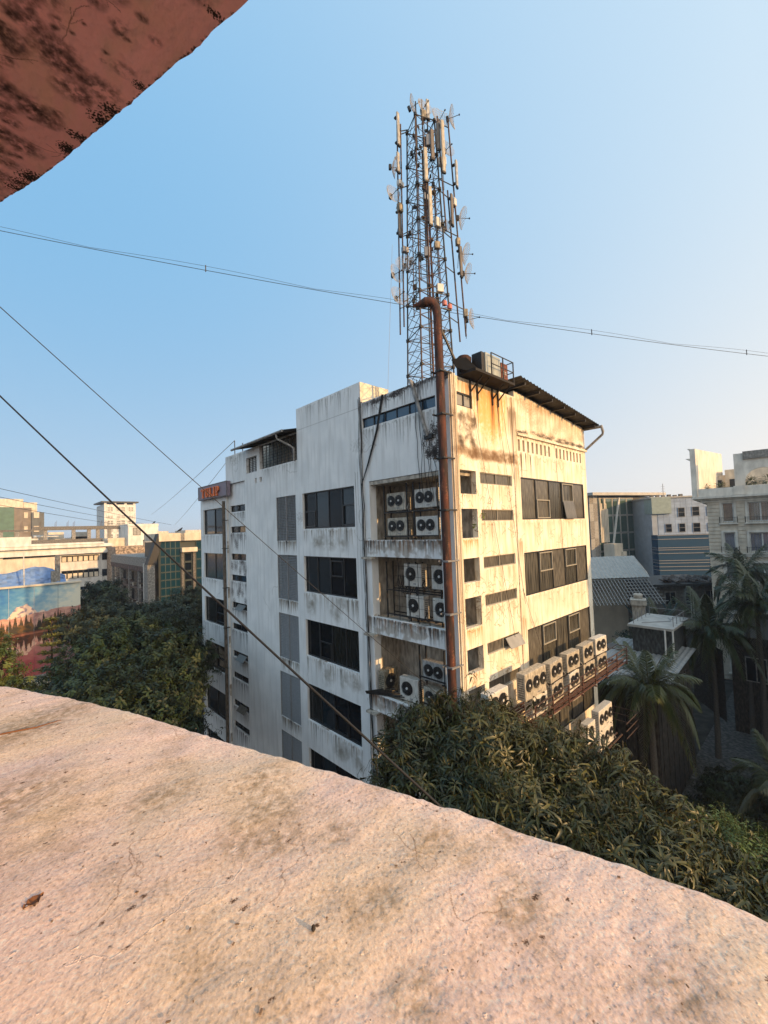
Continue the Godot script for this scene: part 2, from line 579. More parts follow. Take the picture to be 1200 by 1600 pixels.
# the shaded street front: white paint gone grey, runs below sills and parapets, mildew
func facade_a() -> StandardMaterial3D:
	var p := Paint.new(-35.2, -9.4, 0.0, 25.2, 30, 11)
	p.base(Color(0.875, 0.885, 0.885), Color(0.93, 0.935, 0.93), Color(0.845, 0.85, 0.845), 0.55, 2.6, 9.0)
	var grey := Color(0.44, 0.43, 0.41)
	var brown := Color(0.50, 0.42, 0.33)
	var black := Color(0.15, 0.125, 0.12)
	p.streaks(-20.1, -14.6, 24.85, 1.4, 90, grey, 0.4)
	p.streaks(-30.0, -26.6, 23.6, 1.3, 90, grey, 0.5)
	p.streaks(-24.6, -20.2, 22.0, 1.1, 90, grey, 0.4)
	p.streaks(-14.6, -9.6, 23.85, 0.9, 190, black, 0.55)
	p.streaks(-14.6, -9.6, 22.62, 1.2, 150, grey, 0.45)
	p.streaks(-35.0, -30.0, 21.9, 1.0, 60, grey, 0.4)
	for k in 6:
		var y := 18.15 - 3.385 * k
		p.streaks(-19.8, -15.2, y, 1.3, 70, grey, 0.34)
		for q in 5: p.stain(-19.6 + p.r.randf() * 4.2, y - 0.35 - p.r.randf() * 0.6, 0.6, 0.5, Color(0.45, 0.42, 0.37), 0.5)
		for q in 3:
			var u := -19.7 + p.r.randf() * 4.4
			p.streaks(u, u + 0.12, y, 1.5, 9, Color(0.36, 0.33, 0.29), 0.5)
		p.streaks(-19.8, -15.2, y, 1.2, 40, brown, 0.45)
		p.streaks(-34.9, -30.1, y - 0.1, 1.3, 90, grey, 0.45)
		p.streaks(-22.6, -20.5, y - 0.62, 0.8, 110, grey, 0.6)
		p.streaks(-22.6, -20.5, y - 0.62, 0.8, 40, brown, 0.6)
		p.streaks(-29.6, -27.0, y + 1.4, 1.0, 70, black, 0.4)
		p.streaks(-29.6, -27.0, y - 0.05, 1.4, 90, black, 0.4)
		p.streaks(-21.62, -21.5, y - 0.62, 0.8, 14, black, 0.7)
	for k in 5:
		var y := 17.53 - 3.39 * k
		p.blotch(-12.4, y - 0.37, 2.4, 0.5, Color(0.55, 0.50, 0.44), 0.5)
		p.streaks(-14.6, -10.15, y, 0.75, 170, grey, 0.6, 3)
		p.streaks(-14.6, -10.15, y, 0.75, 70, Color(0.47, 0.29, 0.17), 0.6, 3)
		p.streaks(-14.6, -10.15, y, 0.75, 50, black, 0.7)
	for k in 26: p.blotch(-10.9 + p.r.randf() * 0.9, 22.0 - p.r.randf() * 1.3, 0.16, 0.28, black, 0.75)
	for k in 20: p.blotch(-29.6 + p.r.randf() * 2.6, 17.9 - p.r.randf() * 5.0, 0.3, 0.35, black, 0.5)
	for k in 14: p.blotch(-14.6 + p.r.randf() * 5.0, 23.9 - p.r.randf() * 0.25, 0.5, 0.16, black, 0.65)
	for k in 16: p.blotch(-34.0 + p.r.randf() * 24.0, 24.0 - p.r.randf() * 18.0, 0.7, 0.4, grey, 0.22)
	for k in 30: p.crack(-34.0 + p.r.randf() * 24.0, 24.0 - p.r.randf() * 16.0, p.r.randf() * TAU, 1.2, grey, 0.4)
	p.streaks(-28.9, -28.7, 23.2, 2.0, 5, grey, 0.7, 1)
	for u in [-15.2, -15.0, -14.8]: p.streaks(u, u + 0.1, 22.0, 14.0, 4, grey, 0.4, 1)
	for k in 220: p.crack(-20.1 + k * 0.025, 23.65, 0.0, 0.03, grey, 0.35, 0.1, 0.0)
	return pictured(p, 0.85)

# the sunlit end wall: cream paint, rust from the roof platform, mildew, hair cracks
func facade_b() -> StandardMaterial3D:
	var p := Paint.new(12.4, 25.4, 0.0, 25.2, 44, 12)
	p.base(Color(0.865, 0.83, 0.755), Color(0.935, 0.91, 0.85), Color(0.83, 0.765, 0.66), 0.7, 2.4, 8.0)
	var brown := Color(0.50, 0.36, 0.23)
	var orange := Color(0.80, 0.50, 0.22)
	var black := Color(0.16, 0.14, 0.12)
	for k in 8: p.blotch(15.25 + p.r.randf_range(-0.5, 0.6), 22.9 - p.r.randf() * 0.9, 0.85, 1.2, Color(0.88, 0.69, 0.42), 0.30)
	p.streaks(14.3, 16.5, 23.7, 2.8, 260, Color(0.86, 0.64, 0.36), 0.42, 3)
	p.streaks(15.3, 15.6, 23.6, 2.8, 60, Color(0.70, 0.42, 0.17), 0.5, 2)
	p.streaks(13.3, 14.3, 23.7, 2.0, 60, Color(0.78, 0.55, 0.33), 0.45, 3)
	for u in [13.85, 14.33, 15.42, 15.86]: p.streaks(u - 0.04, u + 0.05, 23.5, 2.4, 14, Color(0.28, 0.17, 0.11), 0.8, 2)
	p.streaks(12.6, 17.2, 23.75, 1.2, 120, brown, 0.5)
	for k in 60: p.blotch(17.4 + p.r.randf() * 7.5, 22.2 + p.r.randf() * 1.6, 0.5, 0.3, brown, 0.16)
	p.streaks(17.3, 25.0, 23.9, 1.8, 260, brown, 0.4)
	for k in 40: p.blotch(17.4 + p.r.randf() * 7.5, 22.2 + p.r.randf() * 0.2, 0.35, 0.1, black, 0.55)
	p.streaks(17.4, 25.0, 22.05, 0.25, 160, black, 0.4)
	p.streaks(17.4, 24.6, 21.3, 1.3, 130, Color(0.55, 0.43, 0.30), 0.5)
	for u in [17.62, 18.05, 18.5]: p.streaks(u - 0.03, u + 0.04, 21.3, 1.5, 12, black, 0.7, 2)
	for k in 30: p.stain(13.0 + p.r.randf() * 1.1, 21.0 + p.r.randf() * 1.4, 0.25, 0.25, Color(0.27, 0.22, 0.17), 0.7)
	for k in 60: p.stain(12.8 + p.r.randf() * 4.3, 20.75 + p.r.randf() * 0.35, 0.5, 0.2, Color(0.40, 0.29, 0.19), 0.5)
	p.streaks(16.6, 17.35, 23.3, 2.8, 110, Color(0.45, 0.38, 0.30), 0.5)
	for k in 7:
		var y := 18.2 - 3.39 * k
		p.streaks(17.5, 24.6, y, 1.5, 170, brown, 0.32)
		p.streaks(14.3, 16.8, y, 1.3, 60, brown, 0.38)
		p.streaks(14.3, 16.8, y + 1.5, 1.0, 50, brown, 0.33)
		p.streaks(13.0, 14.0, y - 0.68, 0.8, 70, Color(0.72, 0.45, 0.20), 0.5, 2)
		p.streaks(13.0, 14.0, y + 1.05, 0.5, 40, brown, 0.45, 2)
		p.streaks(17.0, 17.4, y + 2.6, 2.5, 36, brown, 0.4)
		for q in 60: p.crack(12.8 + p.r.randf() * 12.0, y + p.r.randf() * 3.3, p.r.randf() * TAU, p.r.randf_range(0.3, 1.1), Color(0.50, 0.38, 0.25), 0.5, 0.5, 0.06)
		for q in 70: p.crack(12.9 + p.r.randf() * 3.9, y + p.r.randf() * 1.6 - 0.6, p.r.randf() * TAU, p.r.randf_range(0.2, 0.6), Color(0.42, 0.31, 0.20), 0.6, 0.5, 0.06)
	for k in 5: p.crack(13.6 + k * 0.25, 21.8, -1.35, 11.0, Color(0.45, 0.36, 0.27), 0.3, 0.02, 0.0)
	p.crack(17.9, 13.8, -1.2, 3.0, Color(0.35, 0.28, 0.2), 0.6, 0.05, 0.0)
	p.streaks(12.5, 12.95, 23.7, 16.0, 60, brown, 0.4)
	return pictured(p, 0.85)

func make_ground() -> void:
	var mb := MB.new()
	mb.quad(Vector3(-2500, 0, -2500), Vector3(2500, 0, -2500), Vector3(2500, 0, 2500), Vector3(-2500, 0, 2500), Vector3.UP)
	solo("ground", mb, grain(Color(0.06, 0.055, 0.045), 0.95, T.rough, Vector3(0.08, 0.08, 0.08)), "bare earth ground between the buildings", "ground", "", "structure")
	mb = MB.new()
	mb.box(Vector3(-2, 0.002, -300), Vector3(5.0, 0.012, 60))
	solo("road", mb, grain(Color(0.055, 0.055, 0.057), 0.9, T.fine, Vector3(0.3, 0.3, 0.3)), "grey asphalt street running past the office block", "road", "", "structure")
	mb = MB.new()
	mb.box(Vector3(5.0, 0.002, -300), Vector3(7.2, 0.13, 60))
	solo("pavement", mb, grain(Color(0.26, 0.25, 0.23), 0.9, T.rough, Vector3(0.5, 0.5, 0.5)), "raised concrete pavement beside the street", "pavement", "", "structure")
	mb = MB.new()
	mb.box(Vector3(26.5, 0.002, -8.0), Vector3(60, 0.02, 9))
	solo("courtyard", mb, grain(Color(0.14, 0.135, 0.125), 0.9, T.rough, Vector3(0.25, 0.25, 0.25)), "worn grey asphalt yard below the palms", "courtyard", "", "structure")

# our own round balcony: the sill in front of us, the ceiling slab over it, the wall below
const HUB := Vector2(-2.6, 0.12)
const EDGE := [Vector2(-1.3, -3.35), Vector2(-0.75, -2.85), Vector2(-0.30, -2.33), Vector2(0.03, -1.82), Vector2(0.22, -1.41), Vector2(0.37, -0.99), Vector2(0.50, -0.59), Vector2(0.59, -0.31), Vector2(0.645, -0.05), Vector2(0.66, 0.35), Vector2(0.60, 0.95), Vector2(0.40, 1.6), Vector2(0.0, 2.3), Vector2(-0.6, 2.9)]
const SLAB := [Vector2(-1.05, -4.6), Vector2(-0.72, -3.8), Vector2(-0.36, -2.9), Vector2(-0.16, -2.32), Vector2(0.022, -1.826), Vector2(0.112, -1.613), Vector2(0.202, -1.355), Vector2(0.302, -1.064), Vector2(0.392, -0.784), Vector2(0.50, -0.40), Vector2(0.56, 0.0), Vector2(0.58, 0.5), Vector2(0.50, 1.1), Vector2(0.2, 1.9), Vector2(-0.5, 2.8)]

# a point of the outline at t 0..1, pulled inwards by d metres
func rim(line: Array, t: float, d: float) -> Vector2:
	var f := t * (line.size() - 3)
	var k := mini(int(f), line.size() - 4)
	var p: Vector2 = line[k + 1].cubic_interpolate(line[k + 2], line[k], line[k + 3], f - k)
	return p + (HUB - p).normalized() * d

func make_balcony() -> void:
	var o := thing("balcony", "round pink plastered balcony with a broad sill and a ceiling slab above", "balcony", Vector3.ZERO)
	var nz := FastNoiseLite.new()
	nz.seed = 4
	nz.frequency = 3.0
	nz.fractal_octaves = 3
	var mb := MB.new()
	var na := 420
	var nr := 64
	for q in na + 1:
		var a := float(q) / na
		for j in nr + 1:
			var d := 1.1 * pow(float(j) / nr, 1.6)
			var e := rim(EDGE, a, d)
			var y := 17.55
			y += nz.get_noise_2d(e.x, e.y) * 0.005 + nz.get_noise_2d(e.x * 9.0, e.y * 9.0) * 0.0016 + nz.get_noise_2d(e.x * 27.0, e.y * 27.0) * 0.0007
			if j < 5:
				var b := float(5 - j) / 5.0
				y -= 0.012 * b * b * (1.0 + 0.5 * nz.get_noise_2d(e.x * 6.0, e.y * 6.0))
				var jit := nz.get_noise_2d(e.x * 14.0 + 40.0, e.y * 14.0) * 0.004 * b + nz.get_noise_2d(e.x * 40.0 + 10.0, e.y * 40.0) * 0.003 * b + nz.get_noise_2d(e.x * 3.0 + 90.0, e.y * 3.0) * 0.006 * b
				e = rim(EDGE, a, d - jit)
			mb.pt(Vector3(e.x, y, e.y), Vector3.UP, e)
	for q in na:
		for j in nr:
			var a := q * (nr + 1) + j
			var b := a + nr + 1
			mb.i.append_array(PackedInt32Array([a, a + 1, b, b, a + 1, b + 1]))
	for f in [[0.0, -1, 17.53], [1.1, 1, 17.55]]:
		for q in 140:
			var e1 := rim(EDGE, q / 140.0, f[0])
			var e2 := rim(EDGE, (q + 1) / 140.0, f[0])
			mb.quad(Vector3(e1.x, 16.4, e1.y), Vector3(e2.x, 16.4, e2.y), Vector3(e2.x, f[2], e2.y), Vector3(e1.x, f[2], e1.y), Vector3(e1.x - HUB.x, 0, e1.y - HUB.y) * -float(f[1]))
	var st := SurfaceTool.new()
	st.create_from(mb.mesh(), 0)
	st.generate_normals()
	st.generate_tangents()
	part(o, "sill", st.commit(), sill_mat())
	# ceiling slab of much the same outline
	mb = MB.new()
	for q in 240:
		var a := q / 240.0
		var b := (q + 1) / 240.0
		var e1 := rim(SLAB, a, nz.get_noise_1d(a * 60.0) * 0.0025 + nz.get_noise_1d(a * 14.0) * 0.004)
		var e2 := rim(SLAB, b, nz.get_noise_1d(b * 60.0) * 0.0025 + nz.get_noise_1d(b * 14.0) * 0.004)
		var i1 := rim(SLAB, a, 2.6)
		var i2 := rim(SLAB, b, 2.6)
		for y in [19.12, 19.4]: mb.quad(Vector3(i1.x, y, i1.y), Vector3(i2.x, y, i2.y), Vector3(e2.x, y, e2.y), Vector3(e1.x, y, e1.y), Vector3.DOWN if y < 19.2 else Vector3.UP)
		mb.quad(Vector3(e1.x, 19.12, e1.y), Vector3(e2.x, 19.12, e2.y), Vector3(e2.x, 19.40, e2.y), Vector3(e1.x, 19.40, e1.y), Vector3(e1.x - HUB.x, 0, e1.y - HUB.y))
	part(o, "ceiling_slab", mb, soffit_mat())
	mb = MB.new()
	for q in 60:
		var e1 := rim(EDGE, q / 60.0, 0.08)
		var e2 := rim(EDGE, (q + 1) / 60.0, 0.08)
		mb.quad(Vector3(e1.x, 0, e1.y), Vector3(e2.x, 0, e2.y), Vector3(e2.x, 16.41, e2.y), Vector3(e1.x, 16.41, e1.y), Vector3(e1.x - HUB.x, 0, e1.y - HUB.y))
		mb.tri(Vector3(HUB.x, 16.39, HUB.y), Vector3(e2.x, 16.39, e2.y), Vector3(e1.x, 16.39, e1.y), Vector3.UP)
	part(o, "lower_wall", mb, grain(Color(0.50, 0.33, 0.28), 0.9, T.mottle, Vector3(0.3, 0.3, 0.3)))
	mb = MB.new()
	mb.box(Vector3(-16, 0, -3.0), Vector3(-2.7, 26, 3.2))
	part(o, "house_wall", mb, grain(Color(0.56, 0.38, 0.33), 0.9, T.mottle, Vector3(0.3, 0.3, 0.3)))

func sill_mat() -> StandardMaterial3D:
	var x0 := -0.5
	var z0 := -2.1
	var ppm := 850.0
	var w := 1020
	var h := 2040
	var im := []
	for s in [[1, 2.2, 4], [2, 16.0, 4], [3, 130.0, 3], [4, 420.0, 2], [5, 4.5, 5], [6, 60.0, 4]]:
		var f := FastNoiseLite.new()
		f.seed = s[0] * 17
		f.frequency = s[1] / ppm
		f.fractal_octaves = s[2]
		im.append(f.get_image(w, h, false, false, false).get_data())
	var cf := FastNoiseLite.new()
	cf.seed = 77
	cf.noise_type = FastNoiseLite.TYPE_CELLULAR
	cf.frequency = 110.0 / ppm
	cf.cellular_return_type = FastNoiseLite.RETURN_DISTANCE2_SUB
	var cell := cf.get_image(w, h, false, false, false).get_data()
	var pink := Color(0.945, 0.84, 0.785)
	var tan := Color(0.925, 0.835, 0.735)
	var khaki := Color(0.545, 0.455, 0.33)
	var pale := Color(0.985, 0.905, 0.845)
	var out := PackedByteArray()
	out.resize(w * h * 3)
	var hg := PackedByteArray()
	hg.resize(w * h)
	var n0: PackedByteArray = im[0]
	var n1: PackedByteArray = im[1]
	var n2: PackedByteArray = im[2]
	var n3: PackedByteArray = im[3]
	var n4: PackedByteArray = im[4]
	var n5: PackedByteArray = im[5]
	for k in w * h:
		var lo := n0[k] / 255.0
		var mid := n1[k] / 255.0
		var gr := n2[k] / 255.0
		var fi := n3[k] / 255.0
		var st := n4[k] / 255.0
		var t := clampf((lo - 0.36) * 3.4, 0.0, 1.0)
		var r := lerpf(pink.r, tan.r, t)
		var g := lerpf(pink.g, tan.g, t)
		var b := lerpf(pink.b, tan.b, t)
		var md := n5[k] / 255.0
		var s := clampf((st - 0.50) * 2.6 + (mid - 0.5) * 1.3 + (md - 0.5) * 1.2, 0.0, 1.0) * 0.32
		r = lerpf(r, khaki.r, s)
		g = lerpf(g, khaki.g, s)
		b = lerpf(b, khaki.b, s)
		var q := clampf((gr - 0.55) * 3.0 + (md - 0.5) * 1.6, 0.0, 1.0) * 0.6
		r = lerpf(r, pale.r, q)
		g = lerpf(g, pale.g, q)
		b = lerpf(b, pale.b, q)
		var dk := clampf((0.37 - gr) * 5.0 + (0.42 - md) * 1.6 + (0.40 - fi) * 1.6, 0.0, 1.0) * 0.34
		var m := 1.0 + (fi - 0.5) * 0.40 + (gr - 0.5) * 0.18 + (md - 0.5) * 0.08 - dk * 0.5
		out[k * 3] = clampi(int(r * m * 255.0), 0, 255)
		out[k * 3 + 1] = clampi(int(g * m * 255.0), 0, 255)
		out[k * 3 + 2] = clampi(int(b * m * 255.0), 0, 255)
		hg[k] = clampi(int(20.0 + mid * 60.0 + md * 60.0 + gr * 62.0 + fi * 40.0 - maxf(0.0, 0.36 - gr) * 160.0), 0, 255)
	var p := Paint.new(0, 1, 0, 1, 10, 3)
	p.img = Image.create_from_data(w, h, false, Image.FORMAT_RGB8, out)
	p.u0 = x0
	p.v1 = 0.0
	p.p = ppm
	var hp := Paint.new(0, 1, 0, 1, 10, 3)
	hp.img = Image.create_from_data(w, h, false, Image.FORMAT_L8, hg)
	hp.u0 = x0
	hp.p = ppm
	var brown := Color(0.26, 0.17, 0.11)
	# in this picture v counts down from z0: v = -(z - z0)
	for c in [[0.545, -0.45, -2.55, 0.13], [0.45, -0.475, 2.9, 0.20], [0.42, -0.35, 2.2, 0.12], [0.33, -0.52, 3.6, 0.10], [0.20, -0.72, 2.4, 0.22], [0.30, -1.10, 0.9, 0.10], [0.06, -1.58, 0.6, 0.25], [0.55, -0.30, 1.2, 0.08], [0.10, -1.25, -0.6, 0.2]]:
		for e in [p, hp]:
			e.r.seed = int(c[0] * 1000)
			e.crack(c[0], -(c[1] - z0), -c[2], c[3], Color(0.42, 0.30, 0.22) if e == p else Color(0.1, 0.1, 0.1), 0.55, 0.30, 0.012)
	for c in [[0.33, -0.66, 0.05], [0.30, -0.58, 0.035], [0.27, -0.62, 0.04], [0.36, -0.74, 0.05], [0.22, -0.82, 0.05], [0.12, -1.42, 0.1], [0.05, -1.35, 0.09], [0.38, -0.53, 0.03], [0.47, -0.42, 0.03], [0.46, -0.28, 0.04], [0.56, -0.35, 0.03], [0.34, -0.40, 0.03], [0.30, -0.30, 0.03], [0.02, -1.0, 0.1], [0.48, -0.12, 0.04]]:
		p.r.seed = int(c[0] * 991 - c[1] * 77)
		p.stain(c[0], -(c[1] - z0), c[2] * 1.7, c[2] * 1.3, Color(0.40, 0.32, 0.20), 0.42)
	p.r.seed = 12
	hp.r.seed = 12
	for k in 900:
		var x := rng.randf_range(-0.3, 0.66)
		var z := rng.randf_range(-2.0, 0.2)
		var rr := 0.0010 + 0.0034 * pow(rng.randf(), 4.0)
		p.blotch(x, -(z - z0), rr * rng.randf_range(1.0, 1.9), rr, brown, 0.85)
		hp.blotch(x, -(z - z0), rr * 1.3, rr, Color(0.05, 0.05, 0.05), 0.7)
	for k in 600:
		var x := rng.randf_range(-0.3, 0.66)
		var z := rng.randf_range(-2.0, 0.2)
		var rr := rng.randf_range(0.001, 0.003)
		p.blotch(x, -(z - z0), rr * 1.3, rr, Color(0.93, 0.86, 0.80), 0.7)
		hp.blotch(x, -(z - z0), rr, rr, Color(0.9, 0.9, 0.9), 0.5)
	var m := StandardMaterial3D.new()
	m.albedo_texture = p.tex()
	m.roughness = 0.93
	var nm := Image.create_from_data(w, h, false, Image.FORMAT_L8, hp.img.get_data())
	nm.convert(Image.FORMAT_RGBA8)
	nm.bump_map_to_normal_map(1.8)
	m.normal_enabled = true
	m.normal_texture = ImageTexture.create_from_image(nm)
	m.normal_scale = 1.0
	m.uv1_scale = Vector3(ppm / w, ppm / h, 1)
	m.uv1_offset = Vector3(-x0 * ppm / w, -z0 * ppm / h, 0)
	return m

func soffit_mat() -> StandardMaterial3D:
	var x0 := -0.5
	var z0 := -2.2
	var p := Paint.new(x0, x0 + 1.2, -1.7, 0.0, 620, 23)
	p.base(Color(0.87, 0.645, 0.65), Color(0.92, 0.70, 0.70), Color(0.84, 0.665, 0.62), 2.2, 9.0, 2.5)
	var dark := Color(0.13, 0.09, 0.09)
	for k in 330:
		# mildew in short slanting strokes, thickest away from the edge
		var z := p.r.randf_range(-1.9, -0.6)
		var x := 0.33 + (z + 0.95) * 0.36 - 0.04 - 0.4 * p.r.randf()
		var rr := 0.004 + 0.03 * pow(p.r.randf(), 2.5)
		p.stain(x, -(z - z0), rr * 2.2, rr * 1.5, dark, 0.75)
	for k in 12:
		var e := rim(SLAB, p.r.randf_range(0.24, 0.66), 0.02 * p.r.randf())
		p.blotch(e.x, -(e.y - z0), p.r.randf_range(0.012, 0.04), p.r.randf_range(0.01, 0.03), Color(0.06, 0.055, 0.055), 0.95)
	for k in 160:
		var e := rim(SLAB, p.r.randf_range(0.2, 0.7), 0.0)
		p.blotch(e.x, -(e.y - z0), 0.006, 0.006, Color(0.14, 0.10, 0.10), 0.7)
	for k in 10: p.crack(p.r.randf_range(-0.1, 0.35), -(p.r.randf_range(-1.7, -0.8) - z0), p.r.randf() * TAU, 0.12, dark, 0.5, 0.12, 0.02)
	var m := StandardMaterial3D.new()
	m.albedo_texture = p.tex()
	m.roughness = 0.9
	m.uv1_scale = Vector3(1.0 / 1.2, 1.0 / 1.7, 1)
	m.uv1_offset = Vector3(-x0 / 1.2, -z0 / 1.7, 0)
	var nt := noise_tex(6, 0.03, 0.0, 1.0, 512, 5)
	nt.as_normal_map = true
	nt.bump_strength = 6.0
	m.normal_enabled = true
	m.normal_texture = nt
	return m

func make_office() -> void:
	var o := thing("office_building", "weathered white six-storey office block with dark windows and a rooftop mast", "building")
	var wa: Material = M.wall_a
	var wb: Material = M.wall_b
	var st := 3.388
	# street front, from the far end to the corner
	var holes := []
	for k in 6: holes.append([-34.35, -30.3, 18.06 - st * k, 20.0 - st * k])
	var mb := MB.new()
	wall(mb, "x", XA, -34.95, -29.9, 0, 21.9, holes, 0.2)
	mb.quad(Vector3(XA, 21.9, -34.95), Vector3(XA, 21.9, -29.9), Vector3(XA + 0.3, 21.9, -29.9), Vector3(XA + 0.3, 21.9, -34.95), Vector3.UP)
	part(o, "wall", mb, wa)
	for k in 6: window(o, "x", XA, holes[k], 2, 0.16, M.frame, M.glass, 0.05, 1, [[1, holes[k][2] + 0.2, holes[k][2] + 0.9, M.frame]] if k in [2, 3] else [])
	holes = []
	for k in 6:
		holes.append([-29.55, -27.05, 19.58 - st * k, 20.03 - st * k])
		holes.append([-29.55, -27.05, 18.11 - st * k, 18.55 - st * k])
	mb = MB.new()
	wall(mb, "x", XA + 0.14, -29.9, -26.85, 0, 21.6, holes, 0.2)
	mb.quad(Vector3(XA, 0, -29.9), Vector3(XA, 21.6, -29.9), Vector3(XA + 0.14, 21.6, -29.9), Vector3(XA + 0.14, 0, -29.9), Vector3(0, 0, 1))
	mb.quad(Vector3(XA, 0, -26.85), Vector3(XA, 21.6, -26.85), Vector3(XA + 0.14, 21.6, -26.85), Vector3(XA + 0.14, 0, -26.85), Vector3(0, 0, -1))
	part(o, "wall", mb, wa)
	for k in holes.size():
		window(o, "x", XA + 0.14, holes[k], 2, 0.15, M.frame, M.glass, 0.04)
		if k in [4, 6, 8]:
			var cm := MB.new()
			cm.obox(Transform3D(Basis(Vector3(0, 0, 1), -0.75), P("x", XA, -27.7, holes[k][2] + 0.22, -0.1)), Vector3(0.03, 0.46, 1.15))
			part(o, "open_casement", cm, M.glass_dusty2)
	# upper wall with the loggia under the shed roof
	holes = [[-26.55, -25.05, 22.0, 23.03], [-24.65, -20.15, 22.03, 23.62], [-25.34, -25.09, 21.23, 21.57], [-24.7, -24.4, 21.23, 21.57]]
	for k in 6: holes.append([-22.65, -20.47, 17.53 - st * k, 20.1 - st * k])
	mb = MB.new()
	wall(mb, "x", XA, -29.9, -26.85, 21.6, 23.6, [], 0.2)
	wall(mb, "x", XA, -26.85, -20.15, 0, 23.6, holes, 0.25)
	for e in [[-29.9, -24.65, 23.6]]:
		mb.quad(Vector3(XA, e[2], e[0]), Vector3(XA, e[2], e[1]), Vector3(XA + 0.25, e[2], e[1]), Vector3(XA + 0.25, e[2], e[0]), Vector3.UP)
		mb.quad(Vector3(XA + 0.25, 21.6, e[0]), Vector3(XA + 0.25, 21.6, e[1]), Vector3(XA + 0.25, e[2], e[1]), Vector3(XA + 0.25, e[2], e[0]), Vector3(1, 0, 0))
	mb.quad(Vector3(XA, 21.6, -29.9), Vector3(XA, 23.6, -29.9), Vector3(XA + 0.25, 23.6, -29.9), Vector3(XA + 0.25, 21.6, -29.9), Vector3(0, 0, -1))
	part(o, "wall", mb, wa)
	for k in 6: louvre(o, holes[4 + k])
	for h in [holes[0], holes[1]]:
		mb = MB.new()
		for q in 9:
			var v: float = h[2] + (h[3] - h[2]) * (q + 0.5) / 9.0
			pbox(mb, "x", XA, h[0], h[1], v - 0.012, v + 0.012, 0.18, 0.2)
		for q in int((h[1] - h[0]) / 0.45) + 1:
			var u: float = h[0] + 0.45 * q + 0.05
			pbox(mb, "x", XA, u - 0.02, u + 0.02, h[2], h[3], 0.2, 0.24)
		part(o, "window_grille", mb, M.steel)
	for h in [holes[2], holes[3]]:
		mb = MB.new()
		pbox(mb, "x", XA, h[0], h[1], h[2], h[3], 0.14, 0.2)
		part(o, "vent", mb, M.concrete)
	# tall stair block
	holes = []
	for k in 6: holes.append([-19.72, -15.25, 18.16 - st * k, 20.09 - st * k])
	mb = MB.new()
	wall(mb, "x", XA - 0.03, -20.15, -14.6, 0, 24.85, holes, 0.22)
	mb.quad(Vector3(XA - 0.03, 0, -20.15), Vector3(XA - 0.03, 24.85, -20.15), Vector3(XA + 0.05, 24.85, -20.15), Vector3(XA + 0.05, 0, -20.15), Vector3(0, 0, -1))
	mb.quad(Vector3(XA - 0.03, 0, -14.6), Vector3(XA - 0.03, 23.9, -14.6), Vector3(XA + 0.1, 23.9, -14.6), Vector3(XA + 0.1, 0, -14.6), Vector3(0, 0, 1))
	part(o, "wall", mb, wa)
	for k in 6:
		var b: float = holes[k][2]
		window(o, "x", XA - 0.03, holes[k], 4, 0.18, M.frame, M.glass, 0.06, 1, [[0, b + 0.1, b + 0.95, M.frame], [3, b + 0.1, b + 1.1, M.frame]] if k == 0 else [[2, b + 0.95, b + 1.75, M.frame]] if k == 1 else [[1, b + 0.1, b + 0.95, M.frame]] if k == 2 else [[2, b + 0.1, b + 1.0, M.frame]])
	mb = MB.new()
	var zr := -14.6
	mb.quad(Vector3(XA - 0.03, 21.5, zr), Vector3(14.3, 21.5, zr), Vector3(14.3, 24.85, zr), Vector3(XA - 0.03, 24.85, zr), Vector3(0, 0, 1))
	mb.quad(Vector3(XA - 0.03, 24.85, -20.15), Vector3(XA - 0.03, 24.85, zr), Vector3(14.3, 24.85, zr), Vector3(14.3, 24.85, -20.15), Vector3.UP)
	mb.quad(Vector3(14.3, 21.5, -20.15), Vector3(14.3, 24.85, -20.15), Vector3(14.3, 24.85, zr), Vector3(14.3, 21.5, zr), Vector3(1, 0, 0))
	mb.quad(Vector3(XA - 0.03, 21.5, -20.15), Vector3(XA - 0.03, 24.85, -20.15), Vector3(14.3, 24.85, -20.15), Vector3(14.3, 21.5, -20.15), Vector3(0, 0, -1))
	part(o, "stair_block", mb, wb)
	# open bay with ledges at the corner
	mb = MB.new()
	wall(mb, "x", XA, -14.6, ZB, 20.18, 23.85, [[-14.55, -10.2, 22.65, 23.1]], 0.14)
	mb.quad(Vector3(XA, 20.18, -14.6), Vector3(XA, 20.18, ZB), Vector3(XA + 0.25, 20.18, ZB), Vector3(XA + 0.25, 20.18, -14.6), Vector3.DOWN)
	mb.quad(Vector3(XA, 23.85, -14.6), Vector3(XA, 23.85, ZB), Vector3(XA + 0.25, 23.85, ZB), Vector3(XA + 0.25, 23.85, -14.6), Vector3.UP)
	mb.quad(Vector3(XA + 0.25, 20.18, -14.6), Vector3(XA + 0.25, 20.18, ZB), Vector3(XA + 0.25, 23.85, ZB), Vector3(XA + 0.25, 23.85, -14.6), Vector3(1, 0, 0))
	part(o, "fascia_wall", mb, wa)
	window(o, "x", XA, [-14.55, -10.2, 22.65, 23.1], 6, 0.12, M.frame, M.glass_blue, 0.03)
	for e in [[-14.6, -14.2, "pier"], [-10.18, ZB, "corner_column"]]:
		mb = MB.new()
		mb.box(Vector3(XA + 0.004, 0, e[0] + 0.004), Vector3(XA + 0.4, 20.18, e[1] - 0.004))
		part(o, e[2], mb, wa)
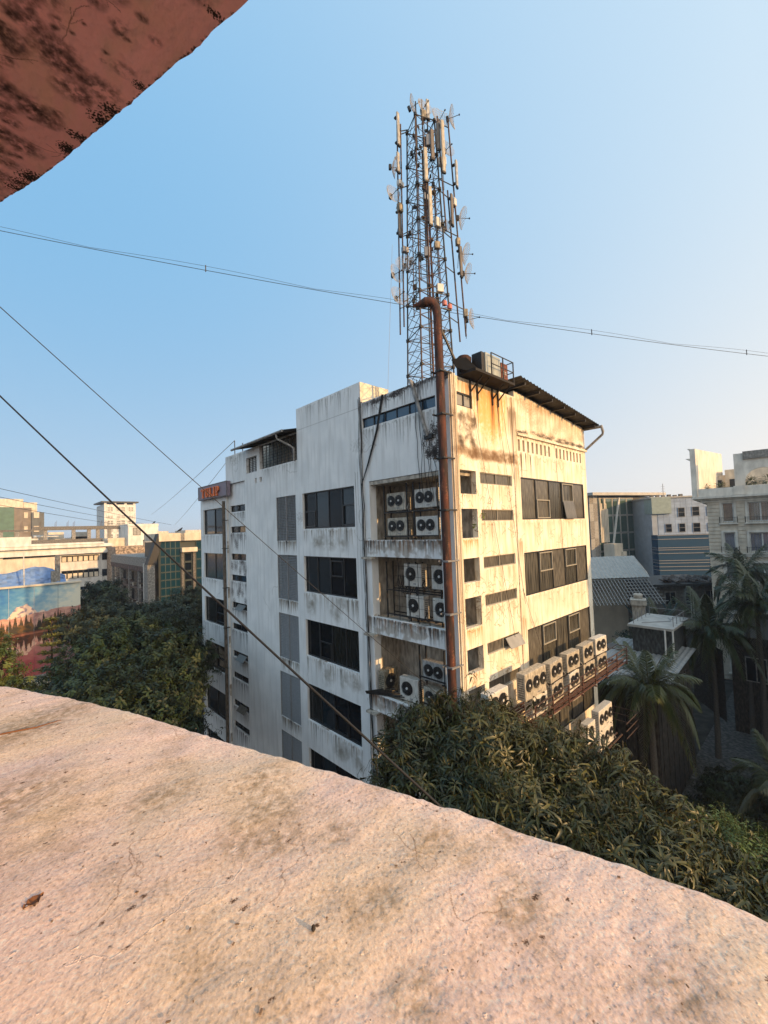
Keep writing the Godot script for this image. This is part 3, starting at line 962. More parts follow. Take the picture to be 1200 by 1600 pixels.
	for k in 6:
		mb = MB.new()
		var y := 17.53 - 3.39 * k
		mb.box(Vector3(XA - 0.02, y - 0.73, -14.62), Vector3(XA + 0.16, y, -10.17))
		part(o, "ledge", mb, wa)
		mb = MB.new()
		mb.box(Vector3(XA + 0.16, y - 0.22, -14.35), Vector3(14.15, y - 0.05, ZB - 0.27))
		part(o, "bay_floor", mb, M.core)
		mb = MB.new()
		mb.bar(Vector3(XA - 0.1, y - 0.79, -14.62), Vector3(XA - 0.1, y - 0.79, -13.95), 0.3, 0.1)
		part(o, "beam_stub", mb, M.core)
	mb = MB.new()
	mb.box(Vector3(XA + 0.03, 20.0, -14.3), Vector3(14.15, 20.16, ZB - 0.27))
	part(o, "bay_ceiling", mb, M.core)
	# sunlit end wall
	holes = [[12.97, 13.98, 22.64, 23.17]]
	for k in 6:
		holes.append([12.97, 14.02, 19.25 - 3.39 * k, 20.17 - 3.39 * k])
		holes.append([12.97, 14.02, 17.55 - 3.39 * k, 18.68 - 3.39 * k])
	for k in 6:
		holes.append([14.3, 16.75, 19.69 - 3.39 * k, 20.16 - 3.39 * k])
		holes.append([14.3, 16.75, 18.19 - 3.39 * k, 18.66 - 3.39 * k])
	for k in 6: holes.append([17.5, 24.5, 18.22 - 3.42 * k, 20.15 - 3.42 * k])
	for k in 16: holes.append([17.4 + 0.425 * k + (0.42 if k >= 8 else 0.0), 17.6 + 0.425 * k + (0.42 if k >= 8 else 0.0), 21.34, 21.87])
	mb = MB.new()
	wall(mb, "z", ZB, XA, 25.0, 0, 22.0, holes, 0.25)
	wall(mb, "z", ZB, XA, 17.25, 22.0, 23.77, holes, 0.25)
	mb.quad(P("z", ZB, 17.25, 22.0), P("z", ZB, 25.0, 22.0), P("z", ZB, 25.0, 23.40), P("z", ZB, 17.25, 24.05), Vector3(0, 0, 1))
	mb.quad(Vector3(XA, 23.77, ZB), Vector3(17.25, 23.77, ZB), Vector3(17.25, 23.77, ZB - 0.25), Vector3(XA, 23.77, ZB - 0.25), Vector3.UP)
	mb.quad(Vector3(17.25, 22, ZB), Vector3(17.25, 24.05, ZB), Vector3(17.25, 24.05, ZB - 0.25), Vector3(17.25, 22, ZB - 0.25), Vector3(-1, 0, 0))
	mb.quad(Vector3(XA, 20.2, ZB - 0.25), Vector3(17.25, 20.2, ZB - 0.25), Vector3(17.25, 23.77, ZB - 0.25), Vector3(XA, 23.77, ZB - 0.25), Vector3(0, 0, -1))
	part(o, "end_wall", mb, wb)
	mb = MB.new()
	mb.quad(Vector3(25, 0, ZB), Vector3(25, 23.4, ZB), Vector3(25, 23.4, -35), Vector3(25, 0, -35), Vector3(1, 0, 0))
	mb.quad(Vector3(XA, 0, -34.95), Vector3(XA, 21.9, -34.95), Vector3(25, 21.9, -34.95), Vector3(25, 0, -34.95), Vector3(0, 0, -1))
	part(o, "rear_wall", mb, M.core)
	window(o, "z", ZB, holes[0], 2, 0.1, M.frame, M.sheet_grey, 0.05)
	for k in 6:
		for q in 2:
			var h: Array = holes[13 + k * 2 + q]
			window(o, "z", ZB, h, 2, 0.1, M.frame_pale, M.glass_dusty2 if k < 3 else M.glass_dusty, 0.035)
			if k == 2 and q == 0:
				mb = MB.new()
				mb.obox(Transform3D(Basis(Vector3(1, 0, 0), -0.55), P("z", ZB, 16.2, h[2] + 0.2, -0.14)), Vector3(1.16, 0.48, 0.03))
				part(o, "open_casement", mb, M.sheet_grey)
	for k in 6:
		var h: Array = holes[25 + k]
		var b: float = h[2]
		window(o, "z", ZB, h, 5, 0.07, M.frame, M.glass_dusty, 0.05, 1, [[1, b + 0.95, b + 1.85, M.frame_pale], [3, b + 0.95, b + 1.85, M.frame_pale]] if k else [[1, b + 0.05, b + 0.95, M.frame_pale], [3, b + 0.9, b + 1.85, M.frame_pale]])
		if k == 0:
			mb = MB.new()
			mb.obox(Transform3D(Basis(Vector3(1, 0, 0), -0.16), P("z", ZB, 22.4, b + 0.48, -0.08)), Vector3(1.28, 0.95, 0.03))
			part(o, "open_casement", mb, M.glass_dusty2)
	# slots have dark backs, a moulding runs above them
	for k in 16:
		mb = MB.new()
		var h: Array = holes[31 + k]
		pbox(mb, "z", ZB, h[0], h[1], h[2], h[3], 0.16, 0.22)
		part(o, "vent_slot", mb, M.core)
	mb = MB.new()
	pbox(mb, "z", ZB, 17.3, 25.05, 22.03, 22.13, -0.10, 0.0)
	pbox(mb, "z", ZB, 17.3, 25.05, 22.13, 22.19, -0.05, 0.0)
	part(o, "moulding", mb, wb)
	mb = MB.new()
	pbox(mb, "z", ZB, 16.95, 17.25, 0, 23.7, -0.05, 0.0)
	part(o, "pilaster", mb, wb)
	for u in [12.56, 12.66, 12.78]:
		mb = MB.new()
		mb.tube([Vector3(u, 3, ZB + 0.05), Vector3(u + 0.02, 14, ZB + 0.05), Vector3(u, 23.8, ZB + 0.05)], 0.035, 8)
		part(o, "drain_pipe", mb, wb)
	# solid inside: closes the walls behind windows and carries the roofs
	for e in [[12.8, 14.2, -34.9, -20.2, 21.6], [12.8, 14.2, -20.1, -14.35, 22.5], [14.2, 24.95, -34.9, -20.2, 21.6], [14.2, 24.95, -20.15, -9.84, 23.2]]:
		mb = MB.new()
		mb.box(Vector3(e[0], 0, e[2]), Vector3(e[1], e[4], e[3]))
		part(o, "inner_wall", mb, M.core)
	mb = MB.new()
	mb.box(Vector3(12.76, 23.1, -14.35), Vector3(14.2, 23.2, -9.84))
	part(o, "roof_slab", mb, M.concrete)
	# shed roof over the loggia, with gutter and its down pipe
	mb = MB.new()
	corrugated(mb, Vector3(11.72, 23.62, -26.6), Vector3(0, 0, 6.4), Vector3(2.6, 0.62, 0), 0.16, 0.025)
	part(o, "loggia_roof", mb, M.sheet)
	mb = MB.new()
	mb.tube([Vector3(11.66, 23.55, -26.9), Vector3(11.66, 23.58, -20.3)], 0.075, 8)
	part(o, "gutter", mb, M.pvc)
	mb = MB.new()
	mb.tube([Vector3(11.7, 23.5, -21.05), Vector3(11.72, 23.25, -21.0), Vector3(12.3, 22.85, -20.55), Vector3(12.42, 22.7, -20.4), Vector3(12.42, 22.0, -20.4)], 0.06, 8)
	part(o, "drain_pipe", mb, M.pvc)
	for k in 5:
		mb = MB.new()
		var z := -26.4 + 1.5 * k
		mb.bar(Vector3(11.75, 23.56, z), Vector3(14.3, 24.17, z), 0.06, 0.1)
		part(o, "rafter", mb, M.steel)
	mb = MB.new()
	mb.box(Vector3(14.25, 21.6, -30), Vector3(14.4, 24.2, -20.2))
	part(o, "inner_wall", mb, M.core)
	# shed roof on the sunlit end
	mb = MB.new()
	corrugated(mb, Vector3(16.45, 24.33, -8.74), Vector3(8.8, -0.84, 0), Vector3(0, 0.02, -7.5), 0.28, 0.03)
	part(o, "shed_roof", mb, M.sheet)
	for k in 7:
		mb = MB.new()
		var u := 17.0 + 1.3 * k
		var y := 24.30 - (u - 16.45) * 0.0955 - 0.11
		mb.box(Vector3(u, y - 0.06, -16), Vector3(u + 0.09, y + 0.06, -8.85))
		part(o, "purlin", mb, M.steel)
	mb = MB.new()
	mb.bar(Vector3(17.3, 24.08, ZB - 0.12), Vector3(25.0, 23.40, ZB - 0.12), 0.2, 0.14)
	part(o, "rafter", mb, M.steel)
	mb = MB.new()
	mb.tube([Vector3(25.08, 23.38, -16), Vector3(25.05, 23.35, -8.55)], 0.08, 8)
	mb.tube([Vector3(25.05, 23.42, -8.6), Vector3(25.05, 23.05, -8.52), Vector3(25.05, 22.9, -8.55), Vector3(24.98, 22.08, ZB - 0.05)], 0.07, 8)
	part(o, "gutter", mb, M.pvc)
	# sign board on the far corner
	var sg := thing("sign_board", "grey sign board with raised orange capital letters on the far corner", "sign", Vector3(12.2, 20.75, -31.78), -PI / 2)
	mb = MB.new()
	mb.obox(Transform3D(Basis(), Vector3(0, 0.53, -0.13)), Vector3(5.5, 1.06, 0.26), 0.02)
	part(sg, "board", mb, mat(Color(0.20, 0.16, 0.20), 0.5))
	mb = MB.new()
	for e in [[-2.75, 2.75, 0.0, 0.05], [-2.75, 2.75, 1.01, 1.06], [-2.75, -2.7, 0.05, 1.01], [2.7, 2.75, 0.05, 1.01]]: mb.box(Vector3(e[0], e[2], 0.002), Vector3(e[1], e[3], 0.03))
	part(sg, "rim", mb, mat(Color(0.10, 0.075, 0.07), 0.5))
	var font := SystemFont.new()
	font.font_names = PackedStringArray(["Droid Serif"])
	font.font_weight = 700
	var pen := -1.9
	for ch in "TULIP":
		var tm := TextMesh.new()
		tm.text = ch
		tm.font = font
		tm.font_size = 64
		tm.pixel_size = 0.0152
		tm.depth = 0.09
		tm.horizontal_alignment = HORIZONTAL_ALIGNMENT_LEFT
		tm.vertical_alignment = VERTICAL_ALIGNMENT_BOTTOM
		var wd := tm.get_aabb().size.x
		var lo := tm.get_aabb().position
		var lt := MeshInstance3D.new()
		lt.name = "letter"
		lt.mesh = tm
		lt.material_override = mat(Color(0.72, 0.16, 0.03), 0.45)
		sg.add_child(lt, true)
		lt.position = Vector3(pen - lo.x, 0.13 - lo.y, 0.08)
		pen += wd + 0.15
	mb = MB.new()
	mb.tube([Vector3(-2.2, 0.1, -0.26), Vector3(-2.2, 0.1, -0.35)], 0.03)
	part(sg, "bracket", mb, M.steel)
	# bare pole standing before the front
	var po := thing("utility_pole", "slim rusty brown pole standing against the far part of the shaded front", "pole", Vector3(12.22, 0, -29.7))
	mb = MB.new()
	mb.tube([Vector3(0, 0, 0), Vector3(0, 20.4, 0)], 0.115, 10)
	part(po, "shaft", mb, grain(Color(0.26, 0.21, 0.165), 0.85, T.rough, Vector3(1, 0.3, 1)))
	for y in [19.0, 17.0, 14.2, 11.4]:
		mb = MB.new()
		mb.box(Vector3(-0.13, y, -0.13), Vector3(0.27, y + 0.05, 0.13))
		part(po, "clamp", mb, M.steel)
	# plants rooted in the wall openings
	for e in [[14.32, 18.42], [13.7, 18.0]]:
		var pl := thing("wall_weed", "small green weed sprouting from a %s in the sunlit wall" % ("strip window sill" if e[0] > 14 else "square opening"), "plant", Vector3(e[0], e[1], ZB + 0.02))
		mb = MB.new()
		for k in 14:
			var d := Vector3(rng.randf_range(-1, 1), rng.randf_range(-0.3, 1), rng.randf_range(0.1, 1)).normalized()
			leaf(mb, Vector3.ZERO + d * 0.05, d, 0.13, 0.07, Color(0.16, 0.2, 0.03), 0.3)
		part(pl, "leaves", mb, leaf_mat(0.5, Color(0.3, 0.4, 0.05)), true)

func louvre(o: Node3D, h: Array) -> void:
	var mb := MB.new()
	var n := 28
	for k in n:
		var v: float = h[2] + (h[3] - h[2]) * (k + 0.5) / n
		for e in [[h[0] + 0.04, (h[0] + h[1]) * 0.5 - 0.03], [(h[0] + h[1]) * 0.5 + 0.03, h[1] - 0.04]]:
			mb.obox(Transform3D(Basis(Vector3(0, 0, 1), 0.7), P("x", XA, (e[0] + e[1]) * 0.5, v, 0.06)), Vector3(0.075, 0.012, e[1] - e[0]))
	for e in [[h[0], h[0] + 0.04], [h[1] - 0.04, h[1]], [(h[0] + h[1]) * 0.5 - 0.03, (h[0] + h[1]) * 0.5 + 0.03]]:
		pbox(mb, "x", XA, e[0], e[1], h[2], h[3], 0.01, 0.1)
	part(o, "louvre", mb, M.louvre)

# a wavy sheet from corner a, waves repeat along u
func corrugated(mb: MB, a: Vector3, u: Vector3, w: Vector3, pitch: float, amp: float) -> void:
	var n := int(u.length() / pitch) * 4
	var up := u.cross(w).normalized()
	if up.y < 0.0: up = -up
	for k in n:
		var p0 := a + u * (float(k) / n) + up * amp * sin(k * PI / 2)
		var p1 := a + u * (float(k + 1) / n) + up * amp * sin((k + 1) * PI / 2)
		mb.quad(p0, p1, p1 + w, p0 + w, up)
		mb.quad(p0 - up * 0.012, p1 - up * 0.012, p1 + w - up * 0.012, p0 + w - up * 0.012, -up)

func make_flue() -> void:
	var o := thing("flue_pipe", "tall rusty exhaust pipe with a beaked cowl strapped to the building corner", "pipe", Vector3(12.15, 0, -9.65))
	var mb := MB.new()
	mb.tube([Vector3(0, 6, 0), Vector3(0, 16, 0), Vector3(0, 25.9, 0)], 0.16, 18)
	part(o, "shaft", mb, M.rust)
	mb = MB.new()
	var d := Vector3(-0.7, 0, -0.71).normalized()
	mb.tube([Vector3(0, 25.9, 0), Vector3(0, 26.15, 0) + d * 0.03, Vector3(0, 26.33, 0) + d * 0.13, Vector3(0, 26.42, 0) + d * 0.3, Vector3(0, 26.40, 0) + d * 0.45], [0.16, 0.165, 0.17, 0.175, 0.19], 18, false)
	# the beak: upper half runs on to a point over the mouth
	var s := d.cross(Vector3.UP)
	for k in 10:
		var a := PI * k / 10.0
		var b := PI * (k + 1) / 10.0
		var c0 := Vector3(0, 26.40, 0) + d * 0.45
		var tip := Vector3(0, 26.30, 0) + d * 0.92
		mb.tri(c0 + (s * cos(a) + Vector3.UP * sin(a)) * 0.19, c0 + (s * cos(b) + Vector3.UP * sin(b)) * 0.19, tip, Vector3.UP)
		if k < 5: mb.tri(c0 + (s * cos(-a) + Vector3.UP * sin(-a)) * 0.19, c0 + (s * cos(-b) + Vector3.UP * sin(-b)) * 0.19, tip - Vector3.UP * 0.02, s)
		else: mb.tri(c0 + (s * cos(-a) + Vector3.UP * sin(-a)) * 0.19, c0 + (s * cos(-b) + Vector3.UP * sin(-b)) * 0.19, tip - Vector3.UP * 0.02, -s)
	part(o, "cowl", mb, M.rust)
	for y in [23.75, 22.15, 20.53, 18.62, 16.77, 14.87, 12.98, 11.0]:
		mb = MB.new()
		mb.tube([Vector3(0, y - 0.035, 0), Vector3(0, y + 0.035, 0)], 0.18, 18)
		mb.box(Vector3(-0.25, y - 0.03, -0.23), Vector3(0.4, y + 0.03, -0.19))
		mb.box(Vector3(-0.22, y - 0.028, 0.17), Vector3(0.45, y + 0.028, 0.21))
		part(o, "strap", mb, M.steel if y > 17 else M.galv)

func fan(par: Node3D, at: Vector3, r: float) -> void:
	var mb := MB.new()
	# flat black disc for the shaded well, with a wire guard
	var n := 22
	for k in n:
		var a := TAU * k / n
		var b := TAU * (k + 1) / n
		var p0 := at + Vector3(cos(a), sin(a), 0) * r
		var p1 := at + Vector3(cos(b), sin(b), 0) * r
		mb.tri(at + Vector3(0, 0, 0.006), p0 + Vector3(0, 0, 0.006), p1 + Vector3(0, 0, 0.006), Vector3(0, 0, 1))
	var f := part(par, "fan", mb, M.black)
	mb = MB.new()
	for e in [1.0, 0.78, 0.56]:
		for k in n:
			var a := TAU * k / n
			var b := TAU * (k + 1) / n
			mb.bar(at + Vector3(cos(a), sin(a), 0) * r * e + Vector3(0, 0, 0.035), at + Vector3(cos(b), sin(b), 0) * r * e + Vector3(0, 0, 0.035), 0.012)
	for k in 8:
		var a := TAU * k / 8
		mb.bar(at + Vector3(cos(a), sin(a), 0) * 0.05 + Vector3(0, 0, 0.035), at + Vector3(cos(a), sin(a), 0) * r + Vector3(0, 0, 0.03), 0.01)
	part(f, "guard", mb, M.blade)
	mb = MB.new()
	for k in 3:
		var a := TAU * k / 3 + at.x * 7.0
		var c := at + Vector3(cos(a), sin(a), 0) * r * 0.55 + Vector3(0, 0, 0.018)
		mb.obox(Transform3D(Basis(Vector3(0, 0, 1), a) * Basis(Vector3(1, 0, 0), 0.35), c), Vector3(r * 0.8, r * 0.5, 0.005))
	part(f, "blade", mb, M.fan_blade)
	mb = MB.new()
	mb.tube([at + Vector3(0, 0, 0.02), at + Vector3(0, 0, 0.05)], r * 0.19, 12)
	part(f, "hub", mb, M.hub)

# an outdoor unit, fans side by side, front towards local +z
func unit(label: String, w: float, h: float, fans: int, material: Material, group: String) -> Node3D:
	var o := thing("outdoor_unit", label, "air conditioner", Vector3.ZERO, 0.0, group)
	var mb := MB.new()
	var d := 0.36
	mb.obox(Transform3D(Basis(), Vector3(0, h * 0.5, -d * 0.5)), Vector3(w, h, d), 0.018)
	mb.box(Vector3(-w * 0.5 + 0.02, h * 0.3, -0.001), Vector3(w * 0.5 - 0.02, h * 0.3 + 0.012, 0.006))
	part(o, "casing", mb, material)
	var r := minf(h * 0.30, w / fans * 0.42) if fans > 1 else h * 0.30
	for k in fans:
		var x := -w * 0.5 + w * (k + 0.5) / fans if fans > 1 else -w * 0.08
		if fans == 2: x = -w * 0.5 + w * (0.27 + 0.40 * k)
		fan(o, Vector3(x, h * 0.55, 0), r)
	mb = MB.new()
	for s in [-1.0, 1.0]: mb.box(Vector3(s * w * 0.36 - 0.04, -0.05, -d), Vector3(s * w * 0.36 + 0.04, 0.0, 0.02))
	part(o, "foot", mb, M.steel)
	mb = MB.new()
	for k in 9: mb.box(Vector3(w * 0.5, h * 0.12 + k * h * 0.085, -d + 0.05), Vector3(w * 0.5 + 0.006, h * 0.14 + k * h * 0.085, -0.06))
	for k in 9: mb.box(Vector3(-w * 0.5 - 0.006, h * 0.12 + k * h * 0.085, -d + 0.05), Vector3(-w * 0.5, h * 0.14 + k * h * 0.085, -0.06))
	part(o, "side_grille", mb, M.blade)
	mb = MB.new()
	mb.box(Vector3(w * 0.05, h * 0.1, 0.001), Vector3(w * 0.2, h * 0.15, 0.004))
	part(o, "badge", mb, M.galv)
	mb = MB.new()
	var k0 := rng.randf_range(0.05, 0.14)
	mb.tube([Vector3(w * 0.5 - 0.01, h * 0.3, -0.1), Vector3(w * 0.5 + 0.09, h * 0.28, -0.08), Vector3(w * 0.5 + 0.12, h * 0.1, -0.05 + k0), Vector3(w * 0.5 + 0.1, -0.06, -0.1), Vector3(w * 0.5 + 0.06, -0.1, -d - 0.1), Vector3(w * 0.5 - 0.1, -0.05, -d - 0.3)], 0.022, 6)
	mb.tube([Vector3(w * 0.5 - 0.01, h * 0.36, -0.16), Vector3(w * 0.5 + 0.07, h * 0.33, -0.14), Vector3(w * 0.5 + 0.08, h * 0.05, -0.12), Vector3(w * 0.5 + 0.05, -0.1, -d - 0.05)], 0.014, 6)
	part(o, "refrigerant_pipe", mb, [M.cable, M.cable_pale, M.pvc][rng.randi() % 3])
	return o

func make_units() -> void:
	var ga := "outdoor units in the corner bays"
	var gb := "outdoor units on the end wall gantry"
	var dbl := unit("twin-fan outdoor unit, topmost corner bay, upper rack, away from the rusty pipe", 1.2, 0.78, 2, M.unit, ga)
	dbl.position = Vector3(12.95, 18.80, -13.0)
	dbl.rotation.y = -PI / 2
	copy(dbl, "twin-fan outdoor unit, topmost corner bay, upper rack, next to the rusty pipe", Vector3(12.95, 18.83, -11.3), -PI / 2)
	copy(dbl, "twin-fan outdoor unit, topmost corner bay, lower rack, away from the rusty pipe", Vector3(12.95, 17.70, -12.97), -PI / 2)
	copy(dbl, "twin-fan outdoor unit, topmost corner bay, lower rack, next to the rusty pipe", Vector3(12.95, 17.69, -11.27), -PI / 2)
	copy(dbl, "white twin-fan outdoor unit on the upper rack of the third corner bay down", Vector3(12.95, 11.84, -11.17), -PI / 2)
	copy(dbl, "white twin-fan outdoor unit on the lower rack of the third corner bay down", Vector3(12.95, 10.77, -11.17), -PI / 2)
	var sgl := unit("single-fan outdoor unit, second corner bay down, upper rack, by the hanging cables", 1.0, 0.95, 1, M.unit, ga)
	sgl.position = Vector3(12.95, 15.56, -12.17)
	sgl.rotation.y = -PI / 2
	copy(sgl, "single-fan outdoor unit, second corner bay down, upper rack, half behind the rusty pipe", Vector3(12.95, 15.54, -10.62), -PI / 2)
	copy(sgl, "single-fan outdoor unit, second corner bay down, lower rack, by the hanging cables", Vector3(12.95, 14.25, -12.08), -PI / 2)
	copy(sgl, "single-fan outdoor unit, second corner bay down, lower rack, half behind the rusty pipe", Vector3(12.95, 14.25, -10.6), -PI / 2)
	copy(sgl, "white single-fan outdoor unit set on the floor of the third corner bay down", Vector3(12.9, 10.74, -12.56), -PI / 2 + 0.12)
	copy(sgl, "white single-fan outdoor unit low in the fourth corner bay down, half hidden by leaves", Vector3(12.9, 7.4, -12.9), -PI / 2)
	copy(sgl, "white single-fan outdoor unit beside the tree in the fourth corner bay down", Vector3(12.9, 7.4, -11.6), -PI / 2)
	var old := unit("yellowed outdoor unit turned sideways against the pier of the third corner bay down", 0.95, 1.05, 1, M.unit_old, ga)
	old.position = Vector3(13.05, 10.74, -13.75)
	old.rotation.y = 0.1
	for ch in get_children():
		if str(ch.name).begins_with("outdoor_unit") and ch != old:
			(ch.get_child(0) as MeshInstance3D).material_override = [M.unit, M.unit_worn, M.unit, M.unit_grey][rng.randi() % 4]
			ch.rotation.y += rng.randf_range(-0.04, 0.04)
	# racks behind the units of each bay
	for k in 3:
		var y: float = 17.45 - 3.39 * k
		var rk := thing("steel_rack", "dark steel rack holding outdoor units in the %s corner bay" % ["topmost", "second highest", "third highest"][k], "rack", Vector3(12.9, y, -12.0))
		for z in [-1.75, -0.35, 0.05, 1.35]:
			if k == 2 and z < 0.0: continue
			for x in [0.05, 0.45]:
				var mb := MB.new()
				mb.box(Vector3(x, 0, z - 0.025), Vector3(x + 0.05, 2.5, z + 0.025))
				part(rk, "post", mb, M.steel)
		for yy in [0.2, 1.25]:
			for x in [0.0, 0.5]:
				var mb := MB.new()
				mb.box(Vector3(x, yy, -1.75 if k < 2 else 0.05), Vector3(x + 0.045, yy + 0.05, 1.4))
				part(rk, "rail", mb, M.steel)
	var cg := thing("wire_cage", "thin dark bar grille in front of single-fan outdoor units", "grille", Vector3(12.62, 14.13, -12.3))
	for k in 4:
		var mb := MB.new()
		mb.bar(Vector3(0, 0, -0.35 + 0.55 * k), Vector3(0, 2.45, -0.35 + 0.55 * k), 0.018)
		part(cg, "bar", mb, M.cable)
	for k in 6:
		var mb := MB.new()
		mb.bar(Vector3(0, 0.2 + 0.42 * k, -0.6), Vector3(0, 0.2 + 0.42 * k, 1.6), 0.012)
		part(cg, "bar", mb, M.cable)
	var eb := thing("switch_box", "small grey electric box with tangled cables in the second corner bay", "electric box", Vector3(13.9, 15.4, -13.6))
	var m1 := MB.new()
	m1.obox(Transform3D(Basis(), Vector3(0, 0.55, 0)), Vector3(0.2, 0.38, 0.3), 0.01)
	m1.obox(Transform3D(Basis(), Vector3(0, 0.6, 0.6)), Vector3(0.2, 0.5, 0.34), 0.01)
	part(eb, "box", m1, M.core)
	for k in 9:
		m1 = MB.new()
		var z0 := rng.randf_range(-0.2, 0.7)
		var dp := rng.randf_range(0.4, 1.1)
		m1.tube([Vector3(-0.12, 0.5, z0), Vector3(-0.2, 0.5 - dp * 0.7, z0 - 0.1), Vector3(-0.2, 0.5 - dp, z0 + 0.12), Vector3(-0.2, 0.5 - dp * 0.6, z0 + 0.35), Vector3(-0.15, 0.4, z0 + 0.5)], 0.014, 6)
		part(eb, "cable", m1, M.cable)
	var tb := thing("steel_bars", "bundle of dark steel bars poking out over the third corner ledge", "steel bars", Vector3(12.5, 10.74, -14.2))
	for k in 6:
		m1 = MB.new()
		m1.bar(Vector3(-0.25 - 0.03 * k, 0.02 + k * 0.03, -0.35 + k * 0.02), Vector3(0.35, 0.12 + k * 0.05, 1.4 - k * 0.12), 0.035)
		part(tb, "bar", m1, M.steel)
	# gantry of units on the end wall
	var g := thing("unit_gantry", "brown steel gantry with railings carrying outdoor units along the sunlit wall", "gantry", Vector3(0, 0, 0))
	for k in 9:
		m1 = MB.new()
		var z := ZB + 0.12 + k * 0.17
		m1.box(Vector3(13.2, 10.40, z), Vector3(25.2, 10.45, z + 0.06))
		part(g, "slat", m1, M.steel_red)
	for k in 9:
		m1 = MB.new()
		var x := 13.4 + 1.45 * k
		m1.box(Vector3(x, 10.33, ZB), Vector3(x + 0.06, 10.398, ZB + 1.62))
		m1.bar(Vector3(x + 0.03, 9.3, ZB + 0.02), Vector3(x + 0.03, 10.34, ZB + 1.4), 0.05)
		part(g, "bracket", m1, M.steel_red)
		m1 = MB.new()
		m1.box(Vector3(x, 10.45, ZB + 1.56), Vector3(x + 0.045, 11.2, ZB + 1.61))
		part(g, "post", m1, M.steel_red)
	for y in [10.72, 10.95, 11.18]:
		m1 = MB.new()
		m1.box(Vector3(13.2, y, ZB + 1.565), Vector3(25.3, y + 0.035, ZB + 1.605))
		part(g, "rail", m1, M.steel_brown)
	for y in [10.95, 11.18]:
		m1 = MB.new()
		m1.box(Vector3(25.26, y, ZB + 0.05), Vector3(25.3, y + 0.035, ZB + 1.56))
		part(g, "rail", m1, M.steel_brown)
	for k in 5:
		m1 = MB.new()
		m1.box(Vector3(16.6 + 1.72 * k, 11.28, ZB + 0.75), Vector3(18.1 + 1.72 * k, 11.33, ZB + 1.18))
		part(g, "shelf", m1, M.steel)
	var where := ["beside the three-fan unit", "second from the three-fan unit", "third from the three-fan unit", "at the far end"]
	for k in 4:
		for q in 2:
			var x: float = [17.55, 19.25, 20.95, 22.58][k]
			var u: Node3D = unit("twin-fan outdoor unit on the gantry, %s of its stack, %s" % [["upper", "lower"][q], where[k]], 1.22, 0.80, 2, [M.unit, M.unit_worn, M.unit_worn, M.unit_grey][rng.randi() % 4], gb)
			u.position = Vector3(x + q * 0.03, 11.38 - q * 0.86, ZB + 1.22)
			u.rotation.y = rng.randf_range(-0.07, 0.07)
	var tr := unit("large cream three-fan outdoor unit raised on the gantry", 1.66, 1.0, 3, M.unit_worn, gb)
	tr.position = Vector3(15.42, 11.38, ZB + 1.38)
	var u2 := unit("cream twin-fan outdoor unit under the three-fan unit on the gantry", 1.2, 0.8, 2, M.unit, gb)
	u2.position = Vector3(15.85, 10.52, ZB + 1.3)
	var u3 := unit("cream twin-fan outdoor unit nearest the corner, half hidden by tree leaves", 1.25, 0.85, 2, M.unit, gb)
	u3.position = Vector3(13.0, 11.38, ZB + 1.25)
	var sh := thing("lower_gantry", "small lower gantry with thin rails at the far end of the sunlit wall", "gantry")
	for k in 6:
		m1 = MB.new()
		m1.box(Vector3(20.6, 6.78, ZB + 0.1 + k * 0.25), Vector3(24.3, 6.84, ZB + 0.16 + k * 0.25))
		part(sh, "slat", m1, M.steel_brown)
	for y in [7.15, 7.5, 7.85]:
		m1 = MB.new()
		m1.box(Vector3(23.2, y, ZB + 1.95), Vector3(25.1, y + 0.03, ZB + 1.98))
		m1.box(Vector3(25.07, y, ZB + 0.1), Vector3(25.1, y + 0.03, ZB + 1.95))
		part(sh, "rail", m1, M.steel_brown)
	var t1 := unit("cream three-fan outdoor unit, upper of the pair on the lower gantry", 1.75, 0.95, 3, M.unit, gb)
	t1.position = Vector3(22.45, 7.83, ZB + 1.3)
	var t2 := unit("cream three-fan outdoor unit, lower of the pair on the lower gantry", 1.75, 0.95, 3, M.unit, gb)
	t2.position = Vector3(22.45, 6.86, ZB + 1.3)
	var t3 := unit("cream single-fan outdoor unit half in leaves on the lower gantry", 0.9, 0.9, 1, M.unit, gb)
	t3.position = Vector3(20.9, 7.6, ZB + 1.2)

